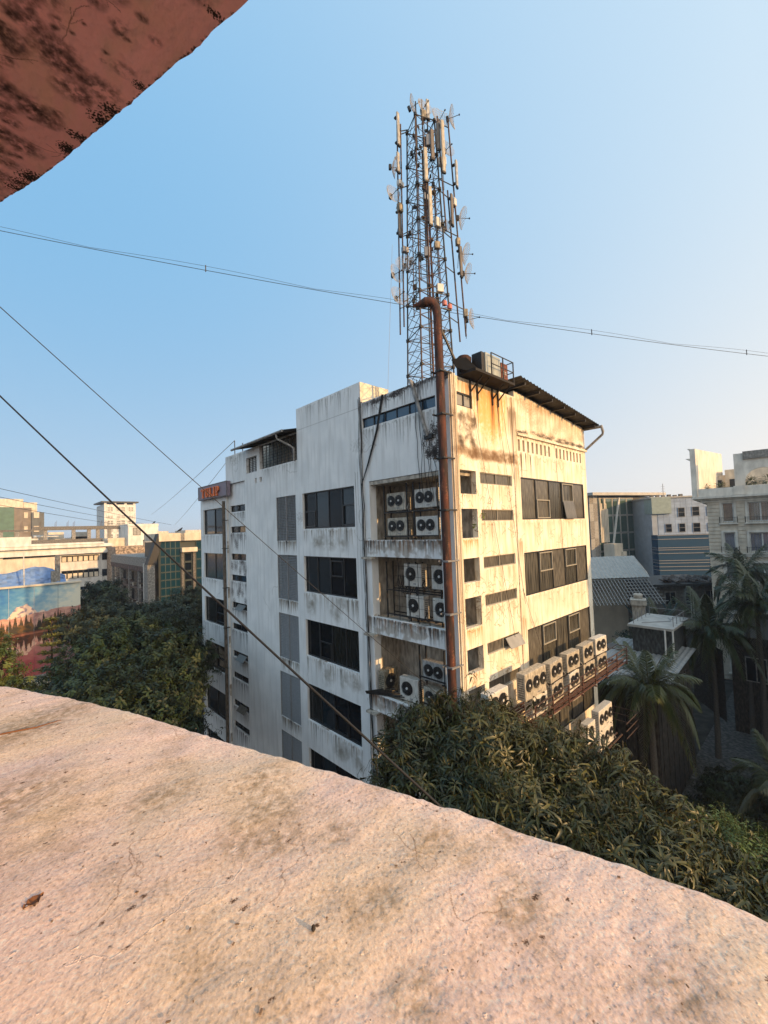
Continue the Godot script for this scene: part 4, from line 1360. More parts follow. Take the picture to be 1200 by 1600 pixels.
func make_roof_things() -> void:
	var o := thing("roof_platform", "dark steel roof platform with railing jutting over the sunlit wall", "platform", Vector3(13.3, 23.8, ZB))
	var mb := MB.new()
	mb.box(Vector3(-0.1, 0.02, -0.1), Vector3(2.75, 0.12, 0.75))
	part(o, "deck", mb, mat(Color(0.02, 0.018, 0.017), 0.9))
	for k in 4:
		var x: float = [0.55, 1.03, 2.12, 2.56][k]
		mb = MB.new()
		mb.box(Vector3(x - 0.03, -0.75, 0.003), Vector3(x + 0.03, 0.02, 0.06))
		mb.bar(Vector3(x, -0.5, 0.03), Vector3(x, 0.0, 0.6), 0.045)
		part(o, "bracket", mb, M.steel)
	for e in [Vector2(1.05, 0.72), Vector2(2.7, 0.72), Vector2(2.7, 0.0), Vector2(1.9, 0.72)]:
		mb = MB.new()
		mb.box(Vector3(e.x - 0.02, 0.12, e.y - 0.02), Vector3(e.x + 0.02, 1.0, e.y + 0.02))
		part(o, "post", mb, M.steel)
	for y in [0.55, 0.98]:
		mb = MB.new()
		mb.box(Vector3(1.05, y, 0.705), Vector3(2.72, y + 0.03, 0.735))
		mb.box(Vector3(2.685, y, -0.5), Vector3(2.715, y + 0.03, 0.704))
		part(o, "rail", mb, M.steel)
	var c := thing("metal_cabinet", "pale grey two-panel metal cabinet on the roof platform", "cabinet", Vector3(14.75, 23.93, ZB + 0.3))
	for k in 2:
		mb = MB.new()
		mb.obox(Transform3D(Basis(), Vector3(-0.27 + 0.55 * k, 0.46, 0)), Vector3(0.53, 0.92, 0.5), 0.015)
		part(c, "panel", mb, grain(Color(0.42, 0.46, 0.44), 0.45, T.mottle, Vector3(1, 0.5, 1)))
	mb = MB.new()
	mb.box(Vector3(-0.75, 0.0, -0.25), Vector3(-0.55, 0.9, 0.2))
	part(c, "switch_column", mb, M.steel)
	c = thing("rusty_cabinet", "rust-red steel cabinet at the end of the roof platform", "cabinet", Vector3(15.65, 23.93, ZB + 0.25))
	mb = MB.new()
	mb.obox(Transform3D(Basis(), Vector3(0, 0.4, 0)), Vector3(0.5, 0.8, 0.55), 0.015)
	part(c, "body", mb, grain(Color(0.30, 0.085, 0.045), 0.7, T.rough, Vector3(1, 1, 1)))
	for k in 2:
		mb = MB.new()
		mb.box(Vector3(-0.12 + 0.16 * k, 0.32, 0.276), Vector3(-0.06 + 0.16 * k, 0.46, 0.285))
		part(c, "latch", mb, M.white)
	c = thing("rusty_drum", "rust-brown rounded drum behind the black roof sheet", "drum", Vector3(13.75, 23.85, ZB - 0.15))
	mb = MB.new()
	mb.tube([Vector3(0, 0, 0), Vector3(0, 0.04, 0), Vector3(0, 0.82, 0), Vector3(0, 0.9, 0)], [0.27, 0.3, 0.3, 0.22], 16)
	part(c, "body", mb, M.rust)
	c = thing("black_sheet", "tilted black metal sheet leaning over the roof corner", "metal sheet", Vector3(13.1, 23.85, ZB + 0.1))
	mb = MB.new()
	var x0 := Vector3(-0.45, 0.05, 0.2)
	mb.quad(x0, Vector3(0.95, 0.0, 0.5), Vector3(0.45, 0.75, 0.0), Vector3(-0.35, 0.5, -0.1), Vector3(0, 1, 1))
	mb.quad(x0 + Vector3(0, -0.02, -0.02), Vector3(0.95, -0.02, 0.48), Vector3(0.45, 0.73, -0.02), Vector3(-0.35, 0.48, -0.12), Vector3(0, -1, -1))
	var bm := mat(Color(0.012, 0.013, 0.015), 0.95)
	bm.metallic_specular = 0.1
	part(c, "sheet", mb, bm)
	# struts that brace the flue
	c = thing("flue_brace", "dark angle-iron struts bracing the exhaust pipe to the roof", "strut", Vector3(12.35, 23.7, -9.9))
	for e in [[Vector3(0.15, 0, 0.1), Vector3(0.1, 2.0, 0.15)], [Vector3(1.0, 0.1, 0.4), Vector3(0.12, 1.75, 0.16)], [Vector3(0.1, 1.85, 0.15), Vector3(-0.15, 1.9, 0.2)], [Vector3(0.12, 0.95, 0.14), Vector3(-0.15, 0.95, 0.2)]]:
		mb = MB.new()
		mb.bar(e[0], e[1], 0.07)
		part(c, "strut", mb, M.steel)
	c = thing("plastic_drain", "slanting grey plastic drain pipe hanging down the shaded fascia", "pipe", Vector3(12.4, 0, 0))
	mb = MB.new()
	mb.tube([Vector3(0.3, 23.95, -11.5), Vector3(0.02, 23.98, -11.42), Vector3(0.0, 23.8, -11.3), Vector3(0.0, 22.6, -10.92), Vector3(0.0, 21.55, -10.6)], 0.075, 10)
	part(c, "pipe", mb, M.pvc)
	mb = MB.new()
	mb.box(Vector3(-0.02, 21.45, -10.75), Vector3(0.1, 21.62, -10.35))
	part(c, "elbow_bracket", mb, M.steel)
	c = thing("roof_aerial", "two thin rods on the parapet above the loggia", "aerial", Vector3(12.6, 23.6, -28.0))
	for e in [[-0.5, 1.0], [0.75, 0.6]]:
		mb = MB.new()
		mb.tube([Vector3(0, 0, e[0]), Vector3(0, e[1], e[0])], 0.03, 6)
		part(c, "rod", mb, M.steel)

func make_tower() -> void:
	var base := Vector3(14.0, 23.2, -11.65)
	var turn := deg_to_rad(-23.7)
	var o := thing("lattice_mast", "tall square steel lattice mast on the office roof crowded with antennas", "mast", base, turn)
	var top := 12.7
	var hb := 0.78
	var ht := 0.46
	var nb := 24
	var corner := func(k: int, y: float) -> Vector3:
		var h := lerpf(hb, ht, y / top)
		return Vector3([-h, h, h, -h][k % 4], y, [h, h, -h, -h][k % 4])
	for k in 4:
		var mb := MB.new()
		mb.tube([corner.call(k, 0.0), corner.call(k, top)], 0.036, 8)
		part(o, "leg", mb, M.steel_brown if k == 0 else M.steel)
	for b in nb:
		var y0 := top * b / nb
		var y1 := top * (b + 1) / nb
		for k in 4:
			var mb := MB.new()
			mb.bar(corner.call(k, y0), corner.call(k + 1, y1), 0.018)
			part(o, "brace", mb, M.steel_brown)
			mb = MB.new()
			mb.bar(corner.call(k + 1, y0), corner.call(k, y1), 0.018)
			part(o, "brace", mb, M.steel_brown)
	for b in range(1, 9):
		var y := top * b / 8.0
		for k in 4:
			var mb := MB.new()
			mb.tube([corner.call(k, y) - Vector3(0, 0.06, 0), corner.call(k, y) + Vector3(0, 0.06, 0)], 0.075, 8)
			part(o, "flange", mb, M.steel)
			mb = MB.new()
			mb.bar(corner.call(k, y), corner.call(k + 1, y), 0.03)
			part(o, "girt", mb, M.steel)
	for e in [[0.12, 0.1, 0.05], [0.2, -0.05, 0.035], [-0.05, 0.2, 0.03], [0.3, 0.1, 0.045]]:
		var mb := MB.new()
		mb.tube([Vector3(e[0], 0, e[1]), Vector3(e[0] * 0.7, 9.0, e[1] * 0.7), Vector3(e[0] * 0.6, 11.5, e[1] * 0.6)], e[2], 8)
		part(o, "feeder_bundle", mb, M.steel_red if e[2] > 0.04 else M.cable)
	for k in 9:
		var a := k * 2.4
		var mb := MB.new()
		var y0 := rng.randf_range(3.0, 8.5)
		mb.tube([Vector3(cos(a) * 0.62, y0, sin(a) * 0.62), Vector3(cos(a) * 0.52, minf(13.2, y0 + rng.randf_range(2.5, 5.5)), sin(a) * 0.52)], 0.02, 6)
		part(o, "clamp_pipe", mb, M.steel if k % 2 else M.steel_brown)
	for k in 46:
		var a := rng.randf() * TAU
		var y := rng.randf_range(3.2, 13.0)
		var h := lerpf(hb, ht, y / top) * rng.randf_range(0.6, 1.25)
		var mb := MB.new()
		mb.obox(Transform3D(Basis(Vector3.UP, a), Vector3(cos(a) * h, y, sin(a) * h)), Vector3(rng.randf_range(0.06, 0.16), rng.randf_range(0.08, 0.24), rng.randf_range(0.06, 0.16)), 0.012)
		mb.bar(Vector3(cos(a) * h, y, sin(a) * h), Vector3(cos(a) * h * 0.6, y - 0.1, sin(a) * h * 0.6), 0.025)
		part(o, "clamp", mb, M.steel)
	for e in [[-0.25, 13.7], [0.06, 13.9], [0.30, 13.6]]:
		var mb := MB.new()
		mb.tube([Vector3(e[0], 11.6, 0.1), Vector3(e[0], e[1], 0.1)], 0.03, 6)
		part(o, "spike", mb, M.steel)
	# stand-off pipes at the sides, in mast axes: x to the right along one face
	var poles := [
		["left", Vector3(-1.15, 3.3, -0.45), Vector3(-0.98, 13.0, -0.35)], ["left", Vector3(-1.02, 3.6, -0.3), Vector3(-0.86, 12.8, -0.25)],
		["right", Vector3(1.42, 3.0, 0.75), Vector3(1.05, 12.9, 0.6)], ["right", Vector3(1.2, 2.8, 0.6), Vector3(0.95, 9.6, 0.5)], ["front", Vector3(-0.35, 5.6, 1.0), Vector3(-0.25, 11.4, 0.8)], ["front", Vector3(0.55, 7.4, 0.95), Vector3(0.45, 12.6, 0.75)]]
	var pn := 0
	for e in poles:
		var t := thing("antenna_pole", "thin steel stand-off pipe on the mast, %s" % ["longest, on the street side", "shorter, close beside the longest", "bent outward, on the courtyard side", "inner one on the courtyard side", "short one facing the street corner", "short one facing the gantry"][pn], "pole", base, turn, "stand-off pipes on the mast")
		var mb := MB.new()
		mb.tube([e[1], e[2]], 0.034, 8)
		part(t, "pipe", mb, M.steel_brown)
		for f in [0.12, 0.45, 0.68, 0.95]:
			var p: Vector3 = (e[1] as Vector3).lerp(e[2], f)
			var h := lerpf(hb, ht, p.y / top)
			mb = MB.new()
			mb.bar(p, Vector3(clampf(p.x, -h, h), p.y + 0.25, clampf(p.z, -h, h)), 0.03)
			part(t, "arm", mb, M.steel)
		pn += 1
	# panel antennas: [x, y, z, height, turn, tone]
	var panels := [
		[-1.05, 11.7, -0.2, 1.5, 0.5, 0], [-1.08, 10.5, -0.25, 0.9, 0.4, 0], [-0.33, 9.3, 0.95, 1.45, 0.0, 1], [-0.22, 7.4, 1.0, 1.65, 0.15, 1], [0.52, 9.9, 0.95, 2.3, 0.1, 1], [0.42, 11.0, 0.8, 1.2, -0.2, 2],
		[1.22, 9.6, 0.75, 1.2, 0.7, 0], [0.98, 7.9, 0.65, 1.4, 0.6, 2], [1.26, 5.6, 0.75, 1.35, 0.5, 2], [-1.12, 7.6, -0.25, 1.3, 0.5, 2], [0.15, 10.6, 0.7, 1.3, 0.0, 2], [0.25, 12.9, 0.2, 0.9, 0.2, 0]]
	var tones := [M.unit_grey, M.unit_worn, grain(Color(0.20, 0.17, 0.145), 0.6, T.mottle, Vector3(1, 0.5, 1))]
	var spots := ["topmost on the long street-side pipe", "second down on the long street-side pipe", "mid-height facing the street corner", "lower of two facing the street corner", "longest one, high on the mast face", "brownish, high beside the longest antenna", "high on the courtyard-side pipe", "brownish, on the inner courtyard-side pipe", "brownish, lowest on the courtyard-side pipe", "dark slim, mid-height on the street-side pipe", "dark, between the mast legs near the top", "small, at the very top of the mast"]
	for k in panels.size():
		var e: Array = panels[k]
		var t := thing("panel_antenna", "upright panel antenna, %s" % spots[k], "antenna", base + Basis(Vector3.UP, turn) * Vector3(e[0], e[1], e[2]), turn + e[4], "panel antennas on the mast")
		var mb := MB.new()
		mb.obox(Transform3D(Basis(), Vector3(0, e[3] * 0.5, 0.06)), Vector3(0.17, e[3], 0.09), 0.025)
		part(t, "panel", mb, tones[e[5]])
		for y in [0.15, e[3] - 0.2]:
			mb = MB.new()
			mb.box(Vector3(-0.05, y, -0.12), Vector3(0.05, y + 0.07, 0.0))
			part(t, "clamp", mb, M.steel)
		mb = MB.new()
		mb.box(Vector3(-0.085, -0.06, 0.02), Vector3(0.085, 0.0, 0.1))
		part(t, "connector", mb, M.steel)
	# grid dishes: [x, y, z, radius, yaw, pitch]
	var dishes := [
		[-0.42, 13.4, 0.1, 0.46, 0.9, 0.3], [0.05, 13.3, 0.3, 0.40, 0.2, 0.1], [0.72, 12.8, 0.5, 0.50, 0.1, 0.1], [1.2, 12.9, 0.6, 0.48, 1.0, 0.15], [1.0, 11.5, 0.5, 0.38, 0.3, 0.0], [-1.28, 10.7, -0.25, 0.45, 1.35, 0.0], [-1.38, 9.4, -0.2, 0.42, 0.3, 0.0],
		[-1.35, 5.9, -0.3, 0.46, 0.5, 0.0], [-1.25, 4.9, -0.3, 0.50, 0.3, 0.1], [-0.95, 6.3, -0.1, 0.44, -0.3, 0.0], [1.42, 8.3, 0.7, 0.5, 1.3, 0.0], [1.5, 6.7, 0.7, 0.5, 1.3, 0.0], [1.55, 5.8, 0.75, 0.48, 1.25, 0.0], [1.62, 3.75, 0.8, 0.5, 1.0, 0.1], [0.7, 7.9, 0.5, 0.36, -0.4, 0.0]]
	var ds := ["topmost, at the peak of the mast on the street side", "second at the peak of the mast", "square to the corner just below the peak", "tilted, high on the courtyard-side pipe", "below the tilted one on the courtyard side", "edge-on, high on the street-side pipe", "second down on the street-side pipe", "upper of the low group on the street-side pipe", "lowest of the group on the street-side pipe", "inner one of the group on the street side", "edge-on, mid-height on the courtyard side", "upper of two edge-on ones on the courtyard side", "lower of two edge-on ones on the courtyard side", "alone, lowest on the courtyard side", "small one on the mast face"]
	for k in dishes.size():
		var e: Array = dishes[k]
		var t := thing("grid_dish", "wire grid dish antenna, %s" % ds[k], "antenna", base + Basis(Vector3.UP, turn) * Vector3(e[0], e[1], e[2]), turn + e[4], "grid dishes on the mast")
		t.rotation.x = -e[5]
		var mb := MB.new()
		var R: float = e[3]
		# parabolic ribs of wire
		for q in range(-6, 7):
			var x := R * q / 6.5
			var hh := sqrt(R * R - x * x) * 0.8
			var pts := []
			for s in 7:
				var y := -hh + hh * 2.0 * s / 6.0
				pts.append(Vector3(x, y, 0.42 * (x * x + y * y) / R - 0.05))
			mb.tube(pts, 0.008, 4, false)
		for q in range(-5, 6):
			var y := R * 0.8 * q / 5.5
			var hw := sqrt(maxf(0.0, 1.0 - pow(y / (R * 0.8), 2.0))) * R
			var pts := []
			for s in 7:
				var x := -hw + hw * 2.0 * s / 6.0
				pts.append(Vector3(x, y, 0.42 * (x * x + y * y) / R - 0.05))
			mb.tube(pts, 0.007, 4, false)
		part(t, "grid", mb, M.wire)
		mb = MB.new()
		mb.tube([Vector3(0, 0, -0.12), Vector3(0, 0, R * 0.75)], 0.013, 6)
		mb.tube([Vector3(0, 0, R * 0.75), Vector3(0, 0, R * 0.85)], 0.035, 6)
		part(t, "feed", mb, M.steel)
		mb = MB.new()
		mb.box(Vector3(-0.06, -0.1, -0.2), Vector3(0.06, 0.1, -0.08))
		part(t, "mount", mb, M.steel)
	# radio boxes and two red lamps
	var boxes := [[-1.05, 9.9, -0.15, 0.32, 0.22], [-1.1, 8.8, -0.15, 0.25, 0.36], [-0.95, 6.9, -0.1, 0.3, 0.25], [0.62, 10.6, 0.7, 0.34, 0.36], [0.0, 12.9, 0.3, 0.22, 0.4], [-0.1, 9.0, 0.5, 0.3, 0.3], [1.15, 9.0, 0.6, 0.2, 0.34], [1.25, 7.2, 0.65, 0.18, 0.32], [-0.35, 6.3, 0.85, 0.24, 0.4], [0.3, 5.0, 0.6, 0.3, 0.36], [1.42, 4.0, 0.75, 0.18, 0.34], [0.1, 11.5, 0.6, 0.3, 0.5], [0.3, 7.9, 0.6, 0.26, 0.4], [0.2, 6.8, 0.7, 0.24, 0.3]]
	for k in boxes.size():
		var e: Array = boxes[k]
		var t := thing("radio_box", "small radio box on the mast, %s" % ["below the second dish, street side", "above the slim dark panel, street side", "under the slim dark panel, street side", "beside the longest panel antenna", "just under the peak", "behind the corner-facing panels", "above the inner courtyard-side panel", "below the high courtyard-side panel", "below the corner-facing panels", "low, above the warning lamps", "next to the lone lowest dish", "among the legs near the top", "at mid-height among the legs", "lower among the legs"][k], "radio box", base + Basis(Vector3.UP, turn) * Vector3(e[0], e[1], e[2]), turn + rng.randf_range(-0.6, 0.6), "radio boxes on the mast")
		var mb := MB.new()
		mb.obox(Transform3D(Basis(), Vector3(0, 0, 0.05)), Vector3(e[3], e[4], 0.16), 0.02)
		for q in 5: mb.box(Vector3(-e[3] * 0.5 + e[3] * (q + 0.3) / 5.0, -e[4] * 0.5, -0.06), Vector3(-e[3] * 0.5 + e[3] * (q + 0.5) / 5.0, e[4] * 0.5, -0.02))
		part(t, "case", mb, [M.white, M.unit_old, M.galv][k % 3])
		mb = MB.new()
		mb.tube([Vector3(0, -e[4] * 0.5, 0.05), Vector3(0.05, -e[4] * 0.5 - 0.3, -0.05), Vector3(0.1, -e[4] * 0.5 - 0.8, -0.3)], 0.012, 6)
		part(t, "lead", mb, M.cable)
	var lp := thing("warning_lamps", "pair of pink-red warning lamps on the mast above the exhaust cowl", "lamp", base + Basis(Vector3.UP, turn) * Vector3(0.5, 4.1, 0.85), turn)
	for s in [-1.0, 1.0]:
		var mb := MB.new()
		mb.tube([Vector3(0.12 * s, -0.06 * s, 0), Vector3(0.12 * s, 0.02 - 0.06 * s, 0), Vector3(0.12 * s, 0.16 - 0.06 * s, 0), Vector3(0.12 * s, 0.22 - 0.06 * s, 0)], [0.08, 0.105, 0.105, 0.04], 12)
		part(lp, "lens", mb, mat(Color(0.52, 0.16, 0.12), 0.3))
	var mb2 := MB.new()
	mb2.bar(Vector3(-0.2, -0.08, 0), Vector3(0.2, -0.12, 0), 0.05)
	mb2.bar(Vector3(0.05, -0.1, 0), Vector3(0.05, -0.1, -0.3), 0.04)
	part(lp, "bracket", mb2, M.steel)

# a plain block with roof parapet: the walls of a far building; returns the thing, its base at x0, 0, z1
func block(called: String, label: String, x0: float, x1: float, z0: float, z1: float, h: float, material: Material) -> Node3D:
	var o := thing(called, label, "building")
	var mb := MB.new()
	mb.box(Vector3(x0, 0, z0), Vector3(x1, h, z1))
	part(o, "wall", mb, material)
	mb = MB.new()
	for e in [[x0, x1, z1 - 0.2, z1 + 0.08], [x0, x1, z0 - 0.08, z0 + 0.2], [x0 - 0.08, x0 + 0.2, z0, z1], [x1 - 0.2, x1 + 0.08, z0, z1]]:
		mb.box(Vector3(e[0], h - 0.1, e[2]), Vector3(e[1], h + 0.5, e[3]))
	part(o, "parapet", mb, material)
	return o

func far_window(o: Node3D, ax: String, pl: float, h: Array, mf: Material, mg: Material, cols := 1, rows := 1, bar := 0.08, deep := 1.0) -> void:
	var mb := MB.new()
	for k in cols + 1:
		var u: float = clampf(lerpf(h[0], h[1], float(k) / cols), h[0] + bar * 0.5, h[1] - bar * 0.5)
		pbox(mb, ax, pl, u - bar * 0.5, u + bar * 0.5, h[2], h[3], -0.09 * deep, 0.0)
	for k in rows + 1:
		var v: float = clampf(lerpf(h[2], h[3], float(k) / rows), h[2] + bar * 0.5, h[3] - bar * 0.5)
		pbox(mb, ax, pl, h[0] + bar, h[1] - bar, v - bar * 0.5, v + bar * 0.5, -0.085 * deep, -0.002)
	var w := part(o, "window", mb, mf)
	for k in cols:
		for r in rows:
			var pm := MB.new()
			pbox(pm, ax, pl, lerpf(h[0], h[1], float(k) / cols) + bar * 0.5, lerpf(h[0], h[1], float(k + 1) / cols) - bar * 0.5, lerpf(h[2], h[3], float(r) / rows) + bar * 0.5, lerpf(h[2], h[3], float(r + 1) / rows) - bar * 0.5, -0.04 * deep, -0.012)
			part(w, "pane", pm, mg)

func make_left_city() -> void:
	var mb: MB
	# long white office with ribbon windows
	var o := thing("white_office", "long white office building with ribbon windows beyond the billboard", "building")
	mb = MB.new()
	mb.box(Vector3(-40, 0, -124), Vector3(20, 17.0, -110))
	part(o, "wall", mb, M.paint)
	mb = MB.new()
	mb.box(Vector3(-40, 17.0, -113), Vector3(6.2, 18.9, -109.7))
	part(o, "parapet", mb, M.paint)
	mb = MB.new()
	mb.box(Vector3(6.2, 17.0, -113), Vector3(18.5, 17.4, -109.7))
	part(o, "parapet", mb, M.paint)
	for e in [[16.4, 16.75, -108.9], [15.05, 15.9, -108.9]]:
		mb = MB.new()
		mb.box(Vector3(-40, e[0], -110), Vector3(20.2, e[1], e[2]))
		part(o, "ledge", mb, M.paint)
	for e in [[-40, 10.0, 12.4, 13.6]]:
		mb = MB.new()
		mb.box(Vector3(e[0], 10.0, -110), Vector3(10.2, 14.6, -109.0))
		part(o, "projecting_bay", mb, M.cream)
	for e in [[11.0, 17.5, 13.4, 14.7, 7], [18.1, 20, 13.4, 14.9, 2], [11.0, 17.5, 9.9, 11.6, 7], [18.1, 20, 9.9, 11.4, 2], [11.0, 17.5, 6.3, 8.0, 7], [18.1, 20, 6.4, 8.0, 2], [2.0, 10.0, 14.65, 15.0, 6]]:
		far_window(o, "z", -110, [e[0], e[1], e[2], e[3]], M.frame, M.glass, e[4])
		if e[4] == 7:
			for k in 7:
				mb = MB.new()
				pbox(mb, "z", -110, e[0] + 0.93 * k + 0.12, e[0] + 0.93 * k + 0.8, e[2] + 0.06, e[2] + 1.05, -0.11, -0.095)
				part(o, "blind", mb, M.cream)
	mb = MB.new()
	mb.box(Vector3(-2, 14.7, -109.05), Vector3(1, 15.0, -108.95))
	part(o, "vent", mb, M.glass)
	# bare concrete frame on the roof behind
	o = thing("unfinished_building", "unfinished bare concrete frame with beams and columns above the white office", "building")
	for e in [[-30, 7, 20.2, 20.6], [7, 24, 20.35, 21.2], [7, 20.3, 17.2, 18.2]]:
		mb = MB.new()
		mb.box(Vector3(e[0], e[2], -123), Vector3(e[1], e[3], -122))
		part(o, "beam", mb, M.concrete_dark)
	for x in [-8.0, 1.5, 4.2, 9.0, 14.2, 17.2, 19.0, 21.4]:
		mb = MB.new()
		mb.box(Vector3(x, 12, -122.9), Vector3(x + 0.7, 20.4, -122.2))
		part(o, "column", mb, M.concrete)
	mb = MB.new()
	mb.box(Vector3(-30, 16.5, -140), Vector3(24, 17.15, -122.95))
	part(o, "slab", mb, M.concrete_dark)
	for x in [8.2, 11.0, 13.2, 14.4, 19.8, 20.6, 21.2, 5.0]:
		mb = MB.new()
		for k in 4: mb.bar(Vector3(x + 0.12 * k, 20.5, -122.5), Vector3(x + 0.12 * k + 0.05, 22.0 + 0.2 * k, -122.5), 0.03)
		part(o, "rebar", mb, M.steel_brown)
	for e in [[-20, 1.2, 17.2, 20.1, -130, M.inside], [7.6, 12.2, 18.9, 19.4, -127, M.paint], [10.5, 13.5, 17.2, 20.0, -130, M.cream], [15, 18.5, 18.8, 19.9, -128, M.sheet_pale], [15, 18.5, 17.2, 18.8, -129, M.glass], [3.8, 8.5, 18.2, 18.6, -126, M.paint]]:
		mb = MB.new()
		mb.box(Vector3(e[0], e[2], e[4] - 2), Vector3(e[1], e[3], e[4]))
		part(o, "partition", mb, e[5])
	# rooftop rooms between
	o = block("rooftop_room", "cream rooftop room with a flat parapet beside the concrete frame", 20.3, 27, -128, -116, 17.6, M.cream)
	o = block("rooftop_room", "white stair head with a small window on the roofs", 24.0, 30.5, -124, -114, 20.8, M.paint)
	far_window(o, "z", -114, [25.0, 26.6, 18.6, 20.4], M.frame, M.sheet_grey, 2)
	o = block("rooftop_room", "low pinkish terrace wall behind the balcony flats", 19.0, 29.5, -112, -101, 15.7, grain(Color(0.66, 0.52, 0.40), 0.85, T.rough, Vector3(0.15, 0.15, 0.15)))
	mb = MB.new()
	mb.box(Vector3(24.5, 15.7, -103), Vector3(24.9, 17.5, -102.6))
	mb.box(Vector3(28.9, 15.7, -103), Vector3(29.3, 17.5, -102.6))
	mb.box(Vector3(24.5, 17.2, -103), Vector3(29.3, 17.5, -102.6))
	part(o, "door_frame", mb, M.concrete)
	# balcony flats
	o = thing("balcony_flats", "old grey flats with stained open balconies full of clutter", "building")
	mb = MB.new()
	mb.box(Vector3(19.0, 0, -98), Vector3(29.5, 14.3, -73))
	part(o, "wall", mb, grain(Color(0.30, 0.26, 0.22), 0.9, T.rough, Vector3(0.2, 0.2, 0.2)))
	mb = MB.new()
	mb.box(Vector3(17.7, 13.3, -98.2), Vector3(29.7, 14.8, -72.8))
	part(o, "roof", mb, M.concrete)
	mb = MB.new()
	mb.box(Vector3(17.65, 12.6, -98.2), Vector3(17.95, 13.4, -72.8))
	part(o, "fascia", mb, grain(Color(0.20, 0.13, 0.115), 0.9, T.rough, Vector3(0.2, 0.2, 0.2)))
	for k in 4:
		mb = MB.new()
		var y := 9.55 - 3.05 * k
		mb.box(Vector3(17.8, y, -98), Vector3(19.05, y + 0.35, -73))
		part(o, "balcony_slab", mb, grain(Color(0.21, 0.15, 0.13), 0.9, T.rough, Vector3(0.2, 0.2, 0.2)))
		for z in 4:
			var zz := -96.5 + 6.2 * z
			mb = MB.new()
			for q in 12: mb.bar(Vector3(17.85, y + 0.35, zz + q * 0.4), Vector3(17.85, y + 1.15, zz + q * 0.4), 0.05)
			mb.bar(Vector3(17.85, y + 1.15, zz), Vector3(17.85, y + 1.15, zz + 4.6), 0.07)
			part(o, "railing", mb, M.steel_brown)
			for q in 5:
				mb = MB.new()
				var c := Vector3(18.1, y + 0.35 + rng.randf_range(0.2, 0.5), zz + rng.randf_range(0.3, 4.4))
				mb.obox(Transform3D(Basis(Vector3.UP, rng.randf() * 3.0), c), Vector3(rng.randf_range(0.3, 0.6), rng.randf_range(0.4, 1.0), rng.randf_range(0.3, 0.6)), 0.05)
				part(o, "clutter", mb, [M.concrete, M.steel_brown, M.cream, M.sheet, M.white][q])
			far_window(o, "x", 19.0, [zz + 0.4, zz + 1.8, y + 0.9, y + 2.5], M.frame, M.glass, 2)
			far_window(o, "x", 19.0, [zz + 2.6, zz + 4.2, y + 0.5, y + 2.5], M.frame, M.glass, 2)
	for z in [-98.0, -91.0, -84.5, -78.2, -73.5]:
		mb = MB.new()
		mb.box(Vector3(17.75, 0, z), Vector3(18.15, 13.3, z + 0.5))
		part(o, "column", mb, M.concrete)
	for e in [[17.35, 0.12], [18.0, 0.1]]:
		mb = MB.new()
		mb.tube([Vector3(e[0], 0, -72.6), Vector3(e[0], 14.0, -72.6)], e[1], 8)
		part(o, "drain_pipe", mb, M.white)
	# teal glass block with lit fascia
	o = thing("teal_glass_block", "teal curtain-wall office with a bright fascia and a slanted black fin for a shaded recess", "building")
	mb = MB.new()
	mb.box(Vector3(18.8, 0, -78), Vector3(40, 17.2, -70.3))
	part(o, "wall", mb, mat(Color(0.02, 0.03, 0.032), 0.6))
	for e in [[18.7, 21.8], [22.35, 40.0]]:
		mb = MB.new()
		mb.box(Vector3(e[0], 17.3, -78), Vector3(e[1], 18.5, -69.6))
		part(o, "fascia", mb, M.cream)
	mb = MB.new()
	mb.box(Vector3(21.8, 17.3, -78), Vector3(22.35, 18.45, -69.75))
	part(o, "fascia_joint", mb, M.concrete)
	for c in 4:
		for r in 12:
			var h := [19.0 + 0.72 * c, 19.72 + 0.72 * c, 16.2 - 1.2 * r, 17.3 - 1.2 * r]
			far_window(o, "z", -70.2, h, M.frame_teal, M.glass_teal, 1, 1, 0.035)
	for c in 5:
		for r in 10: far_window(o, "z", -70.2, [24.25 + 1.0 * c, 25.2 + 1.0 * c, 15.8 - 1.5 * r, 17.2 - 1.5 * r], M.frame_teal, M.glass_teal, 1, 1, 0.05)
	for r in 10:
		far_window(o, "z", -70.25, [22.5, 23.6, 14.0 - 1.45 * r, 15.3 - 1.45 * r], M.frame_teal, M.glass, 1, 1, 0.05)
	mb = MB.new()
	mb.box(Vector3(21.9, 15.5, -71), Vector3(24.2, 16.2, -69.3))
	part(o, "canopy", mb, M.cream)
	for x in [21.95, 23.7]:
		mb = MB.new()
		mb.box(Vector3(x, 0, -70.6), Vector3(x + 0.4, 15.5, -69.9))
		part(o, "mullion_column", mb, M.concrete_dark)
	mb = MB.new()
	var q0 := [Vector3(17.15, 13.9, -69.8), Vector3(18.3, 13.9, -69.8), Vector3(19.1, 17.3, -69.8), Vector3(18.7, 18.5, -69.8)]
	var off := Vector3(0, 0, -1.6)
	mb.quad(q0[0], q0[1], q0[2], q0[3], Vector3(0, 0, 1))
	mb.quad(q0[0], q0[3], q0[3] + off, q0[0] + off, Vector3(-1, 0, 0))
	mb.quad(q0[0], q0[1], q0[1] + off, q0[0] + off, Vector3.DOWN)
	mb.quad(q0[1], q0[2], q0[2] + off, q0[1] + off, Vector3(1, 0, 0))
	part(o, "dark_recess_fin", mb, mat(Color(0.012, 0.013, 0.015), 0.6))  # near-black colour stands for the shade of a slanted recess
	mb = MB.new()
	mb.box(Vector3(17.2, 0, -72), Vector3(18.2, 13.9, -70))
	part(o, "pier", mb, M.concrete)
	# billboard
	make_billboard()
	# far towers
	o = thing("white_tower", "slim white high-rise with three bays of windows under a flat crown", "building")
	mb = MB.new()
	mb.box(Vector3(50, 0, -320), Vector3(66.5, 38.5, -296))
	part(o, "wall", mb, M.paint)
